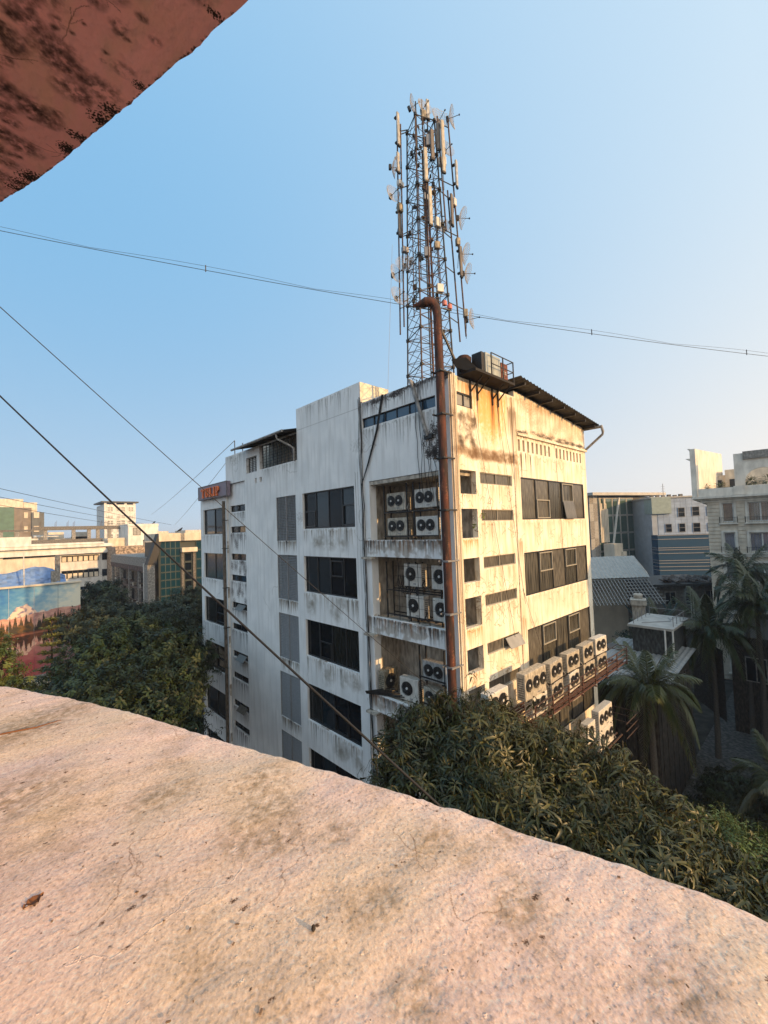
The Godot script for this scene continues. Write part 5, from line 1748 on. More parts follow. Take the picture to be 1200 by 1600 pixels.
	mb = MB.new()
	mb.box(Vector3(48.5, 39.6, -321), Vector3(68, 40.4, -295))
	part(o, "roof", mb, M.sheet)
	for x in [50.0, 55.0, 60.5, 65.2]:
		mb = MB.new()
		mb.box(Vector3(x, 38.5, -297.5), Vector3(x + 1.2, 39.6, -296.2))
		part(o, "post", mb, M.paint)
	for r in 8:
		for e in [[51.3, 54.6], [56.0, 61.0], [62.3, 65.4]]: far_window(o, "z", -296, [e[0], e[1], 34.2 - 4.1 * r, 37.2 - 4.1 * r if r % 2 == 0 else 36.0 - 4.1 * r], M.paint, M.glass_grey, 2, 2, 0.3, 4.0)
	o = thing("green_tower", "green-clad tower block with cream roof rooms", "building")
	mb = MB.new()
	mb.box(Vector3(-25, 0, -275), Vector3(8.2, 33.5, -250))
	part(o, "wall", mb, grain(Color(0.075, 0.17, 0.125), 0.6, T.mottle, Vector3(0.05, 0.05, 0.05)))
	mb = MB.new()
	mb.box(Vector3(8.2, 0, -275), Vector3(14.2, 33.3, -250.3))
	part(o, "stair_wall", mb, grain(Color(0.24, 0.20, 0.16), 0.8, T.mottle, Vector3(0.05, 0.05, 0.05)))
	mb = MB.new()
	mb.box(Vector3(14.2, 0, -275), Vector3(18.6, 31.2, -249))
	part(o, "wing", mb, grain(Color(0.10, 0.11, 0.11), 0.6, T.mottle, Vector3(0.05, 0.05, 0.05)))
	for e in [[3.2, 11.5, 37.5], [11.6, 16.4, 36.0], [-8, 3.0, 36.2]]:
		mb = MB.new()
		mb.box(Vector3(e[0], 31.0, -270), Vector3(e[1], e[2], -254))
		part(o, "roof_room", mb, M.cream if e[0] > 0 else M.concrete)
	for r in 7:
		for e in [[0.8, 3.3], [11.6, 12.9], [14.9, 16.8]]: far_window(o, "z", -250 if e[0] < 8 else (-250.3 if e[0] < 14 else -249.0), [e[0], e[1], 28.6 - 6.3 * r, 31.2 - 6.3 * r], M.cream, M.cream, 1, 1, 0.2, 4.0)
	# hazy low skyline between
	var lab := ["low pale block far off on the skyline", "wide low grey block far off on the skyline", "far cream slab block near the teal office roof", "far grey slab block near the teal office roof", "distant pale block behind the white tower"]
	var sky := [[62, 95, -330, 21.5], [95, 150, -360, 20.5], [110, 125, -340, 22.0], [128, 175, -380, 21.0], [20, 48, -360, 19.0]]
	for k in sky.size():
		var e: Array = sky[k]
		var b := block("distant_block", lab[k], e[0], e[1], e[2] - 25, e[2], e[3], [M.cream, M.concrete, M.cream, M.sheet_pale, M.sheet_pale][k])
		for q in 6: far_window(b, "z", e[2], [lerpf(e[0], e[1], (q + 0.2) / 6.0), lerpf(e[0], e[1], (q + 0.8) / 6.0), e[3] - 3.4, e[3] - 1.6], M.frame, M.glass_grey, 1, 1, 0.15, 4.0)

func make_billboard() -> void:
	var o := thing("billboard", "large billboard printed with a snowy mountain, pines and a pink lake", "billboard")
	# the print: flat picture computed from shapes
	var w := 560
	var h := 400
	var img := Image.create(w, h, false, Image.FORMAT_RGB8)
	var nz := FastNoiseLite.new()
	nz.seed = 8
	nz.frequency = 0.02
	nz.fractal_octaves = 5
	var r := RandomNumberGenerator.new()
	r.seed = 31
	# u 0..1 across 14 m, v 0..1 down 9.3 m; the shore tilts up to the right
	var trees := PackedFloat32Array()
	trees.resize(w)
	for k in 260:
		var c := r.randi_range(0, w - 1)
		var hh := r.randf_range(24, 50) if r.randf() < 0.8 else r.randf_range(48, 84)
		var wd := hh * 0.13
		for x in range(int(c - wd), int(c + wd) + 1):
			if x >= 0 and x < w: trees[x] = maxf(trees[x], hh * (1.0 - absf(x - c) / wd) * r.randf_range(0.85, 1.0))
	for x in w:
		var u := float(x) / w
		var shore := 232.0 - 38.0 * u
		var mt := 66.0 * clampf(1.0 - (absf(u - 0.645) - 0.03) / 0.075, 0.0, 1.0)
		mt = maxf(mt, 24.0 * clampf(1.0 - absf(u - 0.76) / 0.08, 0.0, 1.0)) + nz.get_noise_1d(x * 1.5) * 7.0
		var hill := 40.0 + 34.0 * u + nz.get_noise_1d(x * 0.5 + 500.0) * 14.0
		for y in h:
			var c: Color
			var up := shore - y
			var n := nz.get_noise_2d(x * 1.5, y * 2.0)
			if up > 0.0:
				c = Color(0.0, 0.38, 0.68).lerp(Color(0.82, 0.82, 0.76), clampf((u - 0.5) * 2.0 + y / 500.0 + n * 0.2, 0.0, 1.0))
				if up < hill + mt and mt > 3.0: c = Color(0.88, 0.77, 0.70).lerp(Color(0.46, 0.44, 0.54), clampf(-n * 3.0 + (0.645 - u) * 6.0, 0.0, 1.0))
				if up < hill + 16.0: c = Color(0.80, 0.62, 0.55).lerp(Color(0.62, 0.44, 0.42), clampf(n + 0.4, 0.0, 1.0))
				if up < trees[x] + 10.0: c = Color(0.16, 0.13, 0.08).lerp(Color(0.36, 0.24, 0.08), clampf(n * 2.0 + 0.3, 0.0, 1.0))
				if up < 6.0: c = Color(0.36, 0.19, 0.12)
			else:
				var dn := -up
				c = Color(0.86, 0.62, 0.53).lerp(Color(0.68, 0.30, 0.30), clampf(dn / 120.0 - 0.15 + n * 0.3, 0.0, 1.0))
				if dn < 8.0: c = Color(0.60, 0.36, 0.26)
				elif dn - 8.0 < trees[x] * 0.95 + n * 8.0: c = Color(0.30, 0.17, 0.10).lerp(Color(0.45, 0.24, 0.13), clampf(n * 2.0 + 0.4, 0.0, 1.0))
				elif dn < 34.0 + mt * 0.9 and mt > 4.0 and n > -0.1: c = Color(0.92, 0.72, 0.60)
				if u > 0.72 and dn > 62.0 - (u - 0.72) * 60.0: c = c.lerp(Color(0.50, 0.48, 0.50), clampf((u - 0.70) * 4.0, 0.0, 0.7))  # lake turns grey beyond a slanting line at lower right
			img.set_pixel(x, y, c)
	var m := StandardMaterial3D.new()
	m.albedo_texture = ImageTexture.create_from_image(img)
	m.roughness = 0.55
	m.uv1_scale = Vector3(1.0 / 14.0, -1.0 / 9.3, 1)
	m.uv1_offset = Vector3(6.5 / 14.0, 13.25 / 9.3, 0)
	for k in 7:
		# the print hangs in strips two metres wide
		var mb := MB.new()
		mb.box(Vector3(-6.5 + 2.0 * k + 0.012, 3.95, -58.2), Vector3(-4.5 + 2.0 * k - 0.012, 13.25, -58.0 + 0.012 * (k % 2)))
		part(o, "print_strip", mb, m)
	var mb := MB.new()
	mb.box(Vector3(-6.6, 13.25, -58.5), Vector3(7.6, 13.42, -57.8))
	part(o, "top_rail", mb, M.cream)
	mb = MB.new()
	mb.box(Vector3(-6.6, 3.8, -58.5), Vector3(7.6, 3.95, -57.9))
	part(o, "bottom_rail", mb, M.concrete)
	for x in [-6.0, -1.5, 3.0, 7.0]:
		mb = MB.new()
		mb.box(Vector3(x, 0, -58.8), Vector3(x + 0.3, 13.2, -58.5))
		part(o, "post", mb, M.steel)
	mb = MB.new()
	mb.tube([Vector3(2.7, 13.4, -58.1), Vector3(2.65, 17.0, -58.1)], 0.06, 6)
	part(o, "lightning_rod", mb, M.white)
	o = thing("boundary_wall", "low tan boundary wall below the billboard", "wall")
	mb = MB.new()
	mb.box(Vector3(-10, 0, -57.5), Vector3(11, 3.7, -57.2))
	part(o, "wall", mb, M.cream)
	o = thing("blue_tarpaulin", "crumpled blue tarpaulin slung behind the billboard top", "tarpaulin")
	mb = MB.new()
	var tz := FastNoiseLite.new()
	tz.seed = 5
	tz.frequency = 0.35
	for a in 40:
		for b in 10:
			var pts := []
			for q in [[a, b], [a + 1, b], [a + 1, b + 1], [a, b + 1]]:
				var x: float = -9.0 + 15.4 * q[0] / 40.0
				var ridge := 14.7 + 0.5 * maxf(0.0, 1.0 - absf(x - 3.7) / 2.5) - maxf(0.0, x - 5.0) * 0.5
				var t: float = q[1] / 10.0
				pts.append(Vector3(x, lerpf(13.2, ridge, t) + tz.get_noise_2d(x * 3.0, t * 6.0) * 0.18, -59.5 - t * 1.0 + tz.get_noise_2d(x * 3.0 + 30.0, t * 4.0) * 0.45))
			mb.quad(pts[0], pts[1], pts[2], pts[3], Vector3(0, 0.3, 1))
	part(o, "sheet", mb, grain(Color(0.17, 0.30, 0.60), 0.5, T.mottle, Vector3(0.3, 0.3, 0.3)))
	o = thing("concrete_post", "square weathered concrete post rising beside the blue tarpaulin", "post")
	mb = MB.new()
	mb.box(Vector3(5.4, 0, -60), Vector3(5.85, 16.3, -59.5))
	part(o, "shaft", mb, M.concrete)
	mb = MB.new()
	mb.box(Vector3(5.05, 12.9, -60), Vector3(5.4, 14.6, -59.55))
	part(o, "stub", mb, M.concrete)

func make_right_city() -> void:
	var mb: MB
	# beige apartment block
	var o := thing("beige_apartments", "beige rusticated apartment house with balconettes, cornice and roof terrace", "building", Vector3(60.03, 0, -9.65), deg_to_rad(-83.26))
	var holes := []
	for k in 6:
		var y := 3.31 * k
		holes.append([1.22, 2.25, 17.5 - y, 19.66 - y])
		holes.append([3.4, 6.6, 17.5 - y, 19.62 - y])
		holes.append([8.2, 9.3, 17.5 - y, 19.66 - y])
		holes.append([10.4, 13.4, 17.5 - y, 19.66 - y])
	mb = MB.new()
	wall(mb, "z", 0.0, -0.08, 16, 0, 20.1, holes, 0.3)
	mb.quad(Vector3(-0.08, 0, 0), Vector3(-0.08, 20.1, 0), Vector3(-0.08, 20.1, -14), Vector3(-0.08, 0, -14), Vector3(-1, 0, 0))
	mb.quad(Vector3(-0.08, 20.1, 0), Vector3(16, 20.1, 0), Vector3(16, 20.1, -14), Vector3(-0.08, 20.1, -14), Vector3.UP)
	mb.quad(Vector3(-0.08, 0, -14), Vector3(16, 0, -14), Vector3(16, 20.1, -14), Vector3(-0.08, 20.1, -14), Vector3(0, 0, -1))
	mb.quad(Vector3(16, 0, 0), Vector3(16, 20.1, 0), Vector3(16, 20.1, -14), Vector3(16, 0, -14), Vector3(1, 0, 0))
	part(o, "wall", mb, M.beige)
	# raised courses with recessed joints, stopped at the openings
	for e in [[-0.1, 1.0], [2.5, 3.15], [6.9, 8.0], [9.55, 10.2], [13.6, 16.0]]:
		mb = MB.new()
		for k in 47:
			var y := 0.1 + 0.422 * k
			mb.box(Vector3(e[0], y, 0.0), Vector3(e[1], y + 0.335, 0.09))
		part(o, "rustication", mb, M.beige)
	for k in holes.size():
		var h: Array = holes[k]
		var wide: bool = h[1] - h[0] > 2.0
		mb = MB.new()
		for e in [[h[0] - 0.2, h[0], h[2] - 0.1, h[3] + 0.2], [h[1], h[1] + 0.2, h[2] - 0.1, h[3] + 0.2], [h[0], h[1], h[3], h[3] + 0.2]]: mb.box(Vector3(e[0], e[2], 0.0), Vector3(e[1], e[3], 0.09))
		part(o, "surround", mb, M.beige_pale)
		mb = MB.new()
		mb.box(Vector3(h[0] - 0.3, h[2] - 0.24, 0.0), Vector3(h[1] + 0.3, h[2] - 0.1, 0.34))
		part(o, "sill", mb, M.beige_pale)
		window(o, "z", 0.0, h, 3 if wide else 1, 0.2, M.white, M.clear if k % 4 < 2 and k < 12 else [M.glass, M.glass_blue][k % 2], 0.12)
		if k % 4 < 2 and k < 12:
			mb = MB.new()
			for q in 12:
				var x := lerpf(h[0] + 0.1, h[1] - 0.1, (q + 0.5) / 12.0)
				mb.box(Vector3(x - 0.05 - (h[1] - h[0]) / 60.0, h[2] + 0.1, -0.3 - 0.03 * (q % 2)), Vector3(x + 0.05 + (h[1] - h[0]) / 60.0, h[3] - 0.1, -0.28 - 0.03 * (q % 2)))
			part(o, "curtain", mb, [grain(Color(0.42, 0.33, 0.20), 0.9, T.mottle, Vector3(1, 0.1, 1)), grain(Color(0.36, 0.36, 0.42), 0.9, T.mottle, Vector3(1, 0.1, 1)), M.inside][k / 4])
			mb = MB.new()
			mb.bar(Vector3(h[0] - 0.25, h[2] + 0.5, 0.3), Vector3(h[1] + 0.25, h[2] + 0.5, 0.3), 0.03)
			for q in int((h[1] - h[0]) / 0.14) + 3: mb.bar(Vector3(h[0] - 0.2 + 0.14 * q, h[2] - 0.1, 0.3), Vector3(h[0] - 0.2 + 0.14 * q, h[2] + 0.5, 0.3), 0.014)
			for x in [h[0] - 0.25, h[1] + 0.25]: mb.box(Vector3(x - 0.03, h[2] - 0.1, 0.27), Vector3(x + 0.03, h[2] + 0.62, 0.33))
			part(o, "balconette", mb, M.steel)
	mb = MB.new()
	mb.box(Vector3(-0.5, 13.65, 0.0), Vector3(16.1, 13.95, 0.22))
	mb.box(Vector3(-0.5, 13.95, 0.0), Vector3(16.1, 14.03, 0.3))
	part(o, "band_course", mb, M.beige_pale)
	mb = MB.new()
	mb.box(Vector3(-1.0, 20.05, -14), Vector3(16.2, 20.22, 0.45))
	mb.box(Vector3(-1.4, 20.22, -14), Vector3(16.4, 20.45, 0.85))
	mb.box(Vector3(-0.6, 19.8, -14), Vector3(16.2, 20.05, 0.2))
	part(o, "cornice", mb, M.beige_pale)
	mb = MB.new()
	mb.box(Vector3(-0.8, 20.45, 0.1), Vector3(16, 21.36, 0.4))
	mb.box(Vector3(2.35, 20.5, 0.4), Vector3(3.3, 21.45, 0.5))
	part(o, "parapet", mb, M.beige_pale)
	mb = MB.new()
	mb.obox(Transform3D(Basis(Vector3.UP, -0.27), Vector3(0.02, 23.3, -4.2)), Vector3(0.4, 5.7, 8.6))
	mb.box(Vector3(-1.4, 20.45, -0.6), Vector3(-0.88, 26.15, 0.0))
	part(o, "fin_wall", mb, M.beige_pale)
	for e in [[25.9, 26.2, 0.25], [24.75, 25.05, 0.45]]:
		mb = MB.new()
		var b := Vector3(-1.35, e[0], 0)
		mb.quad(b, b + Vector3(0, 0, -0.5), b + Vector3(-e[2], e[1] - e[0], -0.5), b + Vector3(-e[2], e[1] - e[0], 0), Vector3(-1, -1, 0))
		mb.quad(b + Vector3(0, 0.3, 0), b + Vector3(0, 0.3, -0.5), b + Vector3(-e[2], e[1] - e[0], -0.5), b + Vector3(-e[2], e[1] - e[0], 0), Vector3(0, 1, 0))
		mb.tri(b, b + Vector3(0, 0.3, 0), b + Vector3(-e[2], e[1] - e[0], 0), Vector3(0, 0, 1))
		part(o, "bracket", mb, M.beige_pale)
	for e in [[-0.85, 0.4, 22.9, -7.0], [0.4, 2.0, 23.3, -6.6], [1.6, 6.0, 23.9, -6.2]]:
		mb = MB.new()
		mb.box(Vector3(e[0], 20.4, -10), Vector3(e[1], e[2], e[3]))
		part(o, "terrace_room", mb, M.beige)
	for x in [0.55, 2.0]:
		mb = MB.new()
		mb.box(Vector3(x, 20.45, -6.15 if x > 1.0 else -6.55), Vector3(x + 0.7, 22.7, -6.1 if x > 1.0 else -6.5))
		part(o, "door", mb, M.frame)
	# arched screen on the terrace
	mb = MB.new()
	var ac := Vector2(4.9, 22.0)
	for k in 14:
		var a := PI * k / 14.0
		var b := PI * (k + 1) / 14.0
		for z in [-0.6, -1.0]:
			var i1 := Vector3(ac.x - 1.5 * cos(a), ac.y + 1.35 * sin(a), z)
			var i2 := Vector3(ac.x - 1.5 * cos(b), ac.y + 1.35 * sin(b), z)
			mb.quad(i1, i2, Vector3(i2.x, 25.1, z), Vector3(i1.x, 25.1, z), Vector3(0, 0, 1 if z > -0.8 else -1))
		var j1 := Vector3(ac.x - 1.5 * cos(a), ac.y + 1.35 * sin(a), -0.6)
		var j2 := Vector3(ac.x - 1.5 * cos(b), ac.y + 1.35 * sin(b), -0.6)
		mb.quad(j1, j2, j2 + Vector3(0, 0, -0.4), j1 + Vector3(0, 0, -0.4), Vector3.DOWN)
	mb.box(Vector3(2.5, 21.3, -1.0), Vector3(3.4, 25.1, -0.6))
	mb.box(Vector3(6.4, 21.3, -1.0), Vector3(7.3, 25.1, -0.6))
	mb.box(Vector3(3.4, 20.4, -1.0), Vector3(6.4, 21.5, -0.6))
	part(o, "arched_screen", mb, M.beige_pale)
	mb = MB.new()
	mb.box(Vector3(3.3, 24.4, -0.6), Vector3(7.4, 25.25, -0.35))
	part(o, "frieze", mb, M.concrete)
	for k in 4:
		var pl := thing("potted_plant", ["bushy potted plant in the terrace arch", "second bushy pot plant in the terrace arch", "dark pot shrub by the terrace doors", "small dark pot shrub at the fin wall"][k], "plant", o.transform * Vector3([3.9, 5.4, 1.25, -0.4][k], 20.9 if k < 2 else 20.5, -1.6 if k < 2 else -3.0))
		mb = MB.new()
		mb.tube([Vector3.ZERO, Vector3(0, 0.5, 0)], [0.22, 0.3], 10)
		part(pl, "pot", mb, M.concrete_dark)
		mb = MB.new()
		for q in 260:
			var d := Vector3(rng.randfn(), rng.randfn() * 0.7 + 0.3, rng.randfn()).normalized()
			leaf(mb, Vector3(0, 0.95, 0) + d * rng.randf_range(0.2, 0.75), (d + Vector3(0, -0.3, 0)).normalized(), 0.35, 0.09, Color(0.06, 0.09, 0.035) * rng.randf_range(0.6, 1.3), 0.25)
		part(pl, "leaves", mb, leaf_mat(0.5, Color(0.1, 0.14, 0.03)), true)
	# dark glass office
	o = thing("dark_glass_office", "dark grey office with a tall greenish curtain wall under a thin roof", "building", Vector3(94.09, 0, -35.42), deg_to_rad(-21.26))
	mb = MB.new()
	mb.box(Vector3(0, 0, -20), Vector3(19.6, 23.4, -0.3))
	part(o, "wall", mb, grain(Color(0.15, 0.165, 0.175), 0.7, T.mottle, Vector3(0.1, 0.1, 0.1)))
	mb = MB.new()
	mb.box(Vector3(-0.6, 23.7, -21), Vector3(22.3, 24.3, 1.4))
	part(o, "roof", mb, M.sheet_pale)
	for r in 12:
		for c in 2:
			mb = MB.new()
			mb.box(Vector3(0.02 + 1.2 * c, 22.0 - 1.9 * r, -0.3), Vector3(1.18 + 1.2 * c, 23.85 - 1.9 * r, -0.2))
			part(o, "panel", mb, [M.concrete, M.sheet_grey][(r * 3 + c * 5 + r / 2) % 2])
	for r in 6:
		for c in 5:
			far_window(o, "z", -0.3, [2.55 + 2.2 * c, 4.7 + 2.2 * c, 19.4 - 3.9 * r, 23.2 - 3.9 * r], M.sheet_pale, M.glass_green, 1, 1, 0.14)
	for c in 6:
		mb = MB.new()
		mb.box(Vector3(2.7 + 0.42 * c, 13.5, 0.0), Vector3(2.95 + 0.42 * c, 23.2 - (c % 3) * 1.2, 0.15))
		part(o, "blind_slat", mb, M.cream)
	mb = MB.new()
	mb.bar(Vector3(8.0, 23.2, 0.6), Vector3(5.4, 12.0, 0.6), 0.3)
	part(o, "slanted_strut", mb, M.white)
	for r in 12:
		for c in 3:
			mb = MB.new()
			mb.box(Vector3(13.62 + 2.0 * c, 21.5 - 1.95 * r, -0.3), Vector3(15.57 + 2.0 * c, 23.4 - 1.95 * r, -0.22))
			part(o, "dark_panel", mb, mat(Color(0.055, 0.065, 0.075), 0.5) if (r + c) % 2 else M.sheet)
	mb = MB.new()
	mb.box(Vector3(15.4, 0, -0.2), Vector3(16.3, 14.5, 0.4))
	part(o, "pier", mb, M.concrete)
	o = thing("plaster_annex", "small cream annex with narrow windows before the dark glass office", "building", Vector3(94.09, 0, -35.42), deg_to_rad(-21.26))
	mb = MB.new()
	mb.box(Vector3(2.9, 0, 0.4), Vector3(5.4, 13.3, 3.0))
	mb.box(Vector3(4.9, 0, 2.4), Vector3(6.0, 11.6, 3.4))
	part(o, "wall", mb, M.cream)
	for x in [3.0, 4.1]:
		mb = MB.new()
		mb.box(Vector3(x, 8.6, 2.98), Vector3(x + 0.45, 10.0, 3.02))
		part(o, "window", mb, M.glass)
	# pale blue office with dark blue glass below
	o = thing("pale_blue_office", "pale blue panelled office with square windows over dark blue ribbed glass", "building", Vector3(102.06, 0, -21.07), deg_to_rad(-53.26))
	mb = MB.new()
	mb.box(Vector3(-5.2, 0, -14), Vector3(9, 22.4, -0.06))
	part(o, "wall", mb, grain(Color(0.40, 0.44, 0.48), 0.7, T.mottle, Vector3(0.1, 0.1, 0.1)))
	for r in 12:
		for c in 12:
			var x := -4.1 + 1.07 * c
			var y := 21.6 - 0.62 * r
			mb = MB.new()
			mb.box(Vector3(x + 0.015, y + 0.012, -0.07), Vector3(x + 1.05, y + 0.6, 0.0))
			part(o, "panel", mb, M.pale_blue[(r * 5 + c * 3 + c * r) % 3])
	for h in [[-0.31, 0.91, 18.46, 20.33], [2.25, 3.56, 18.59, 20.45], [-2.77, -1.62, 15.45, 17.12], [-0.29, 0.84, 15.41, 17.15], [2.26, 3.57, 15.32, 17.17], [4.9, 6.1, 18.5, 20.4], [4.9, 6.1, 15.4, 17.1]]:
		far_window(o, "z", 0.02, h, M.galv, M.glass, 1, 2, 0.06)
	mb = MB.new()
	mb.box(Vector3(-5.3, 19.25, -3), Vector3(-1.72, 22.6, 0.5))
	part(o, "green_box", mb, grain(Color(0.33, 0.40, 0.36), 0.5, T.mottle, Vector3(0.2, 0.2, 0.2)))
	mb = MB.new()
	mb.box(Vector3(-5.6, 6, 0.2), Vector3(4.2, 15.0, 3.0))
	part(o, "glass_wing", mb, M.glass_blue)
	for y in [14.85, 14.1, 12.4, 12.0, 11.3, 9.9, 9.4, 8.7, 8.0]:
		mb = MB.new()
		mb.box(Vector3(-5.65, y, 0.1), Vector3(4.3, y + 0.12, 3.12))
		part(o, "rib", mb, M.galv)
	mb = MB.new()
	mb.box(Vector3(-5.5, 22.4, -14), Vector3(9.2, 22.7, 0.2))
	part(o, "roof", mb, M.sheet_pale)
	mb = MB.new()
	mb.tube([Vector3(-1.5, 22.7, -3), Vector3(-1.5, 25.6, -3)], 0.06, 6)
	for k in 3: mb.bar(Vector3(-1.9, 24.0 + k * 0.5, -3), Vector3(-1.1, 24.0 + k * 0.5, -3), 0.04)
	part(o, "aerial", mb, M.galv)
	for k in 6:
		mb = MB.new()
		mb.box(Vector3(-4.2 + 1.1 * k, 22.7, -3), Vector3(-3.6 + 1.1 * k, 23.1 + 0.15 * (k % 2), -2.4))
		part(o, "roof_plant", mb, M.concrete_dark)
	# long shed with bare roof trusses in front
	o = thing("market_shed", "long corrugated shed roof with a stripped lattice of rafters in front", "shed", Vector3(59.65, 0, -19.86), deg_to_rad(-43.26))
	mb = MB.new()
	corrugated(mb, Vector3(-14, 10.6, 0), Vector3(18.6, 0, 0), Vector3(1.6, 2.35, -6.0), 0.5, 0.04)
	part(o, "roof_sheet", mb, M.sheet_pale)
	mb = MB.new()
	mb.tri(Vector3(4.6, 10.5, 0), Vector3(8.0, 10.5, -6.0), Vector3(6.2, 12.9, -6.0), Vector3(1, 0, 1))
	mb.box(Vector3(-14, 0, -12), Vector3(7.8, 10.5, -5.8))
	part(o, "gable", mb, M.cream)
	for k in 42:
		mb = MB.new()
		var x := -13.5 + 0.43 * k
		mb.bar(Vector3(x, 10.45, 0.1), Vector3(x - 0.5, 7.9, 4.2), 0.07)
		part(o, "rafter", mb, M.sheet_grey)
	for k in 8:
		mb = MB.new()
		var t := (k + 0.3) / 8.0
		mb.bar(Vector3(-14, lerpf(10.5, 7.95, t), 4.1 * t + 0.1), Vector3(4.3, lerpf(10.5, 7.95, t), 4.1 * t + 0.1), 0.075)
		part(o, "batten", mb, M.sheet_grey)
	for x in [-6.0, -0.2, 4.3]:
		mb = MB.new()
		mb.bar(Vector3(x, 0, 4.1), Vector3(x, 7.9, 4.1), 0.18)
		mb.bar(Vector3(x, 6.6, 4.1), Vector3(x - 0.9, 7.9, 4.1), 0.12)
		mb.bar(Vector3(x, 6.6, 4.1), Vector3(x + 0.9, 7.9, 4.1), 0.12)
		part(o, "post", mb, grain(Color(0.07, 0.16, 0.20), 0.6, T.rough, Vector3(0.5, 0.5, 0.5)))
	o = thing("flat_roof_house", "low dark house with a cluttered flat roof between shed and apartments", "building", Vector3(59.65, 0, -19.86), deg_to_rad(-43.26))
	mb = MB.new()
	mb.box(Vector3(4.8, 0, -7), Vector3(14.5, 9.4, 0.6))
	part(o, "wall", mb, M.concrete_dark)
	mb = MB.new()
	mb.box(Vector3(4.3, 9.5, -7.5), Vector3(14.6, 9.8, 1.6))
	part(o, "roof", mb, M.sheet)
	mb = MB.new()
	for k in 26: mb.obox(Transform3D(Basis.from_euler(Vector3(rng.randf(), rng.randf() * 3.0, rng.randf() * 0.5)), Vector3(rng.randf_range(6.5, 12.5), 9.95 + rng.randf() * 0.3, rng.randf_range(-2, 1))), Vector3(rng.randf_range(0.5, 1.6), rng.randf_range(0.1, 0.4), rng.randf_range(0.4, 1.0)), 0.04)
	part(o, "roof_clutter", mb, grain(Color(0.30, 0.24, 0.21), 0.9, T.rough, Vector3(0.5, 0.5, 0.5)))
	for x in [6.0, 8.6, 11.2]: far_window(o, "z", 0.6, [x, x + 1.4, 7.0, 8.7], M.concrete, M.glass, 2)
	mb = MB.new()
	for x in [9.2, 9.5, 12.4]: mb.tube([Vector3(x, 4, 0.8), Vector3(x, 9.4, 0.8)], 0.06, 6)
	part(o, "drain_pipe", mb, M.white)
	o = thing("masonry_stub", "broken plastered masonry pillar with a ragged top by the shed", "pillar", Vector3(41.5, 0, -12.0), 0.3)
	mb = MB.new()
	mb.box(Vector3(-0.55, 0, -0.5), Vector3(0.55, 11.0, 0.5))
	mb.box(Vector3(-0.75, 10.7, -0.6), Vector3(0.65, 11.15, 0.6))
	mb.obox(Transform3D(Basis(Vector3(0, 0, 1), 0.2), Vector3(0.35, 11.3, 0)), Vector3(0.5, 0.5, 0.7), 0.08)
	part(o, "pillar", mb, M.core)
	# flat-roofed tank room in the yard, its railing and the tin roof below
	o = thing("tank_room", "small grey tank room with a pale flat roof and thin railing", "shed", Vector3(37.2, 0, -9.4))
	mb = MB.new()
	mb.box(Vector3(-2.0, 0, -1.3), Vector3(2.0, 10.15, 1.2))
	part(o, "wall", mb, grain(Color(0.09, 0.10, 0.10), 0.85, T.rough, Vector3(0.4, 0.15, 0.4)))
	mb = MB.new()
	mb.box(Vector3(-2.35, 10.15, -1.5), Vector3(2.55, 10.32, 1.4))
	part(o, "roof", mb, M.sheet_pale)
	for k in 9:
		mb = MB.new()
		var x := -1.9 + 0.5 * k
		mb.tube([Vector3(x, 10.32, 1.2 if k % 2 else -1.2), Vector3(x, 11.0, 1.2 if k % 2 else -1.2)], 0.025, 6)
		part(o, "railing_post", mb, M.galv)
	mb = MB.new()
	mb.tube([Vector3(-1.9, 10.9, 1.2), Vector3(2.1, 10.9, 1.2)], 0.02, 6)
	mb.tube([Vector3(2.1, 10.9, 1.2), Vector3(2.1, 10.9, -1.2)], 0.02, 6)
	mb.tube([Vector3(-1.4, 10.34, -0.8), Vector3(0.3, 10.36, 0.7), Vector3(1.6, 10.34, 0.2)], 0.02, 6)
	part(o, "railing", mb, M.galv)
	for e in [[-2.6, 0.9], [-2.5, 1.35]]:
		mb = MB.new()
		mb.tube([Vector3(e[0], 0, e[1]), Vector3(e[0] + 0.2, 10.2, e[1])], 0.06, 6)
		part(o, "drain_pipe", mb, M.white)
	o = thing("tin_roof_shed", "low shed with a broad ribbed tin roof under the tank room", "shed", Vector3(0, 0, 0))
	mb = MB.new()
	corrugated(mb, Vector3(28.3, 7.8, -12.5), Vector3(0, 0, 5.2), Vector3(9.5, 0.7, 0), 0.3, 0.03)
	part(o, "roof_sheet", mb, M.sheet_grey)
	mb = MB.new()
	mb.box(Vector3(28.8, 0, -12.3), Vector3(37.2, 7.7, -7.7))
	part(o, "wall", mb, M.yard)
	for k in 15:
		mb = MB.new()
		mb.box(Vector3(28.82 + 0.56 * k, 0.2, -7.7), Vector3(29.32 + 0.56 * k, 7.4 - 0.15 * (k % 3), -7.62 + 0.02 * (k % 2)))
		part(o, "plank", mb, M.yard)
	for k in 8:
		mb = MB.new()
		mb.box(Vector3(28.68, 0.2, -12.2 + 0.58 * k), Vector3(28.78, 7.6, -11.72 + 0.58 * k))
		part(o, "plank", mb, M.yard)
	o = thing("ribbed_fence", "grey ribbed metal sheet fence in the dark yard", "fence", Vector3(41.5, 0, -7.4), 0.6)
	for k in 6:
		mb = MB.new()
		corrugated(mb, Vector3(-2.4 + 0.8 * k, 3.0, 0.0), Vector3(0.78, 0, 0), Vector3(0, 5.2, 0), 0.2, 0.03)
		part(o, "sheet", mb, M.sheet)
	o = block("yard_house", "plastered house behind the palms, coloured dark for yard shade", 46, 58, -6.5, 4.0, 7.5, M.yard)
	for k in 4: far_window(o, "x", 46.0, [-5.6 + 2.4 * k, -4.2 + 2.4 * k, 4.4, 6.4], M.concrete, M.glass, 2)
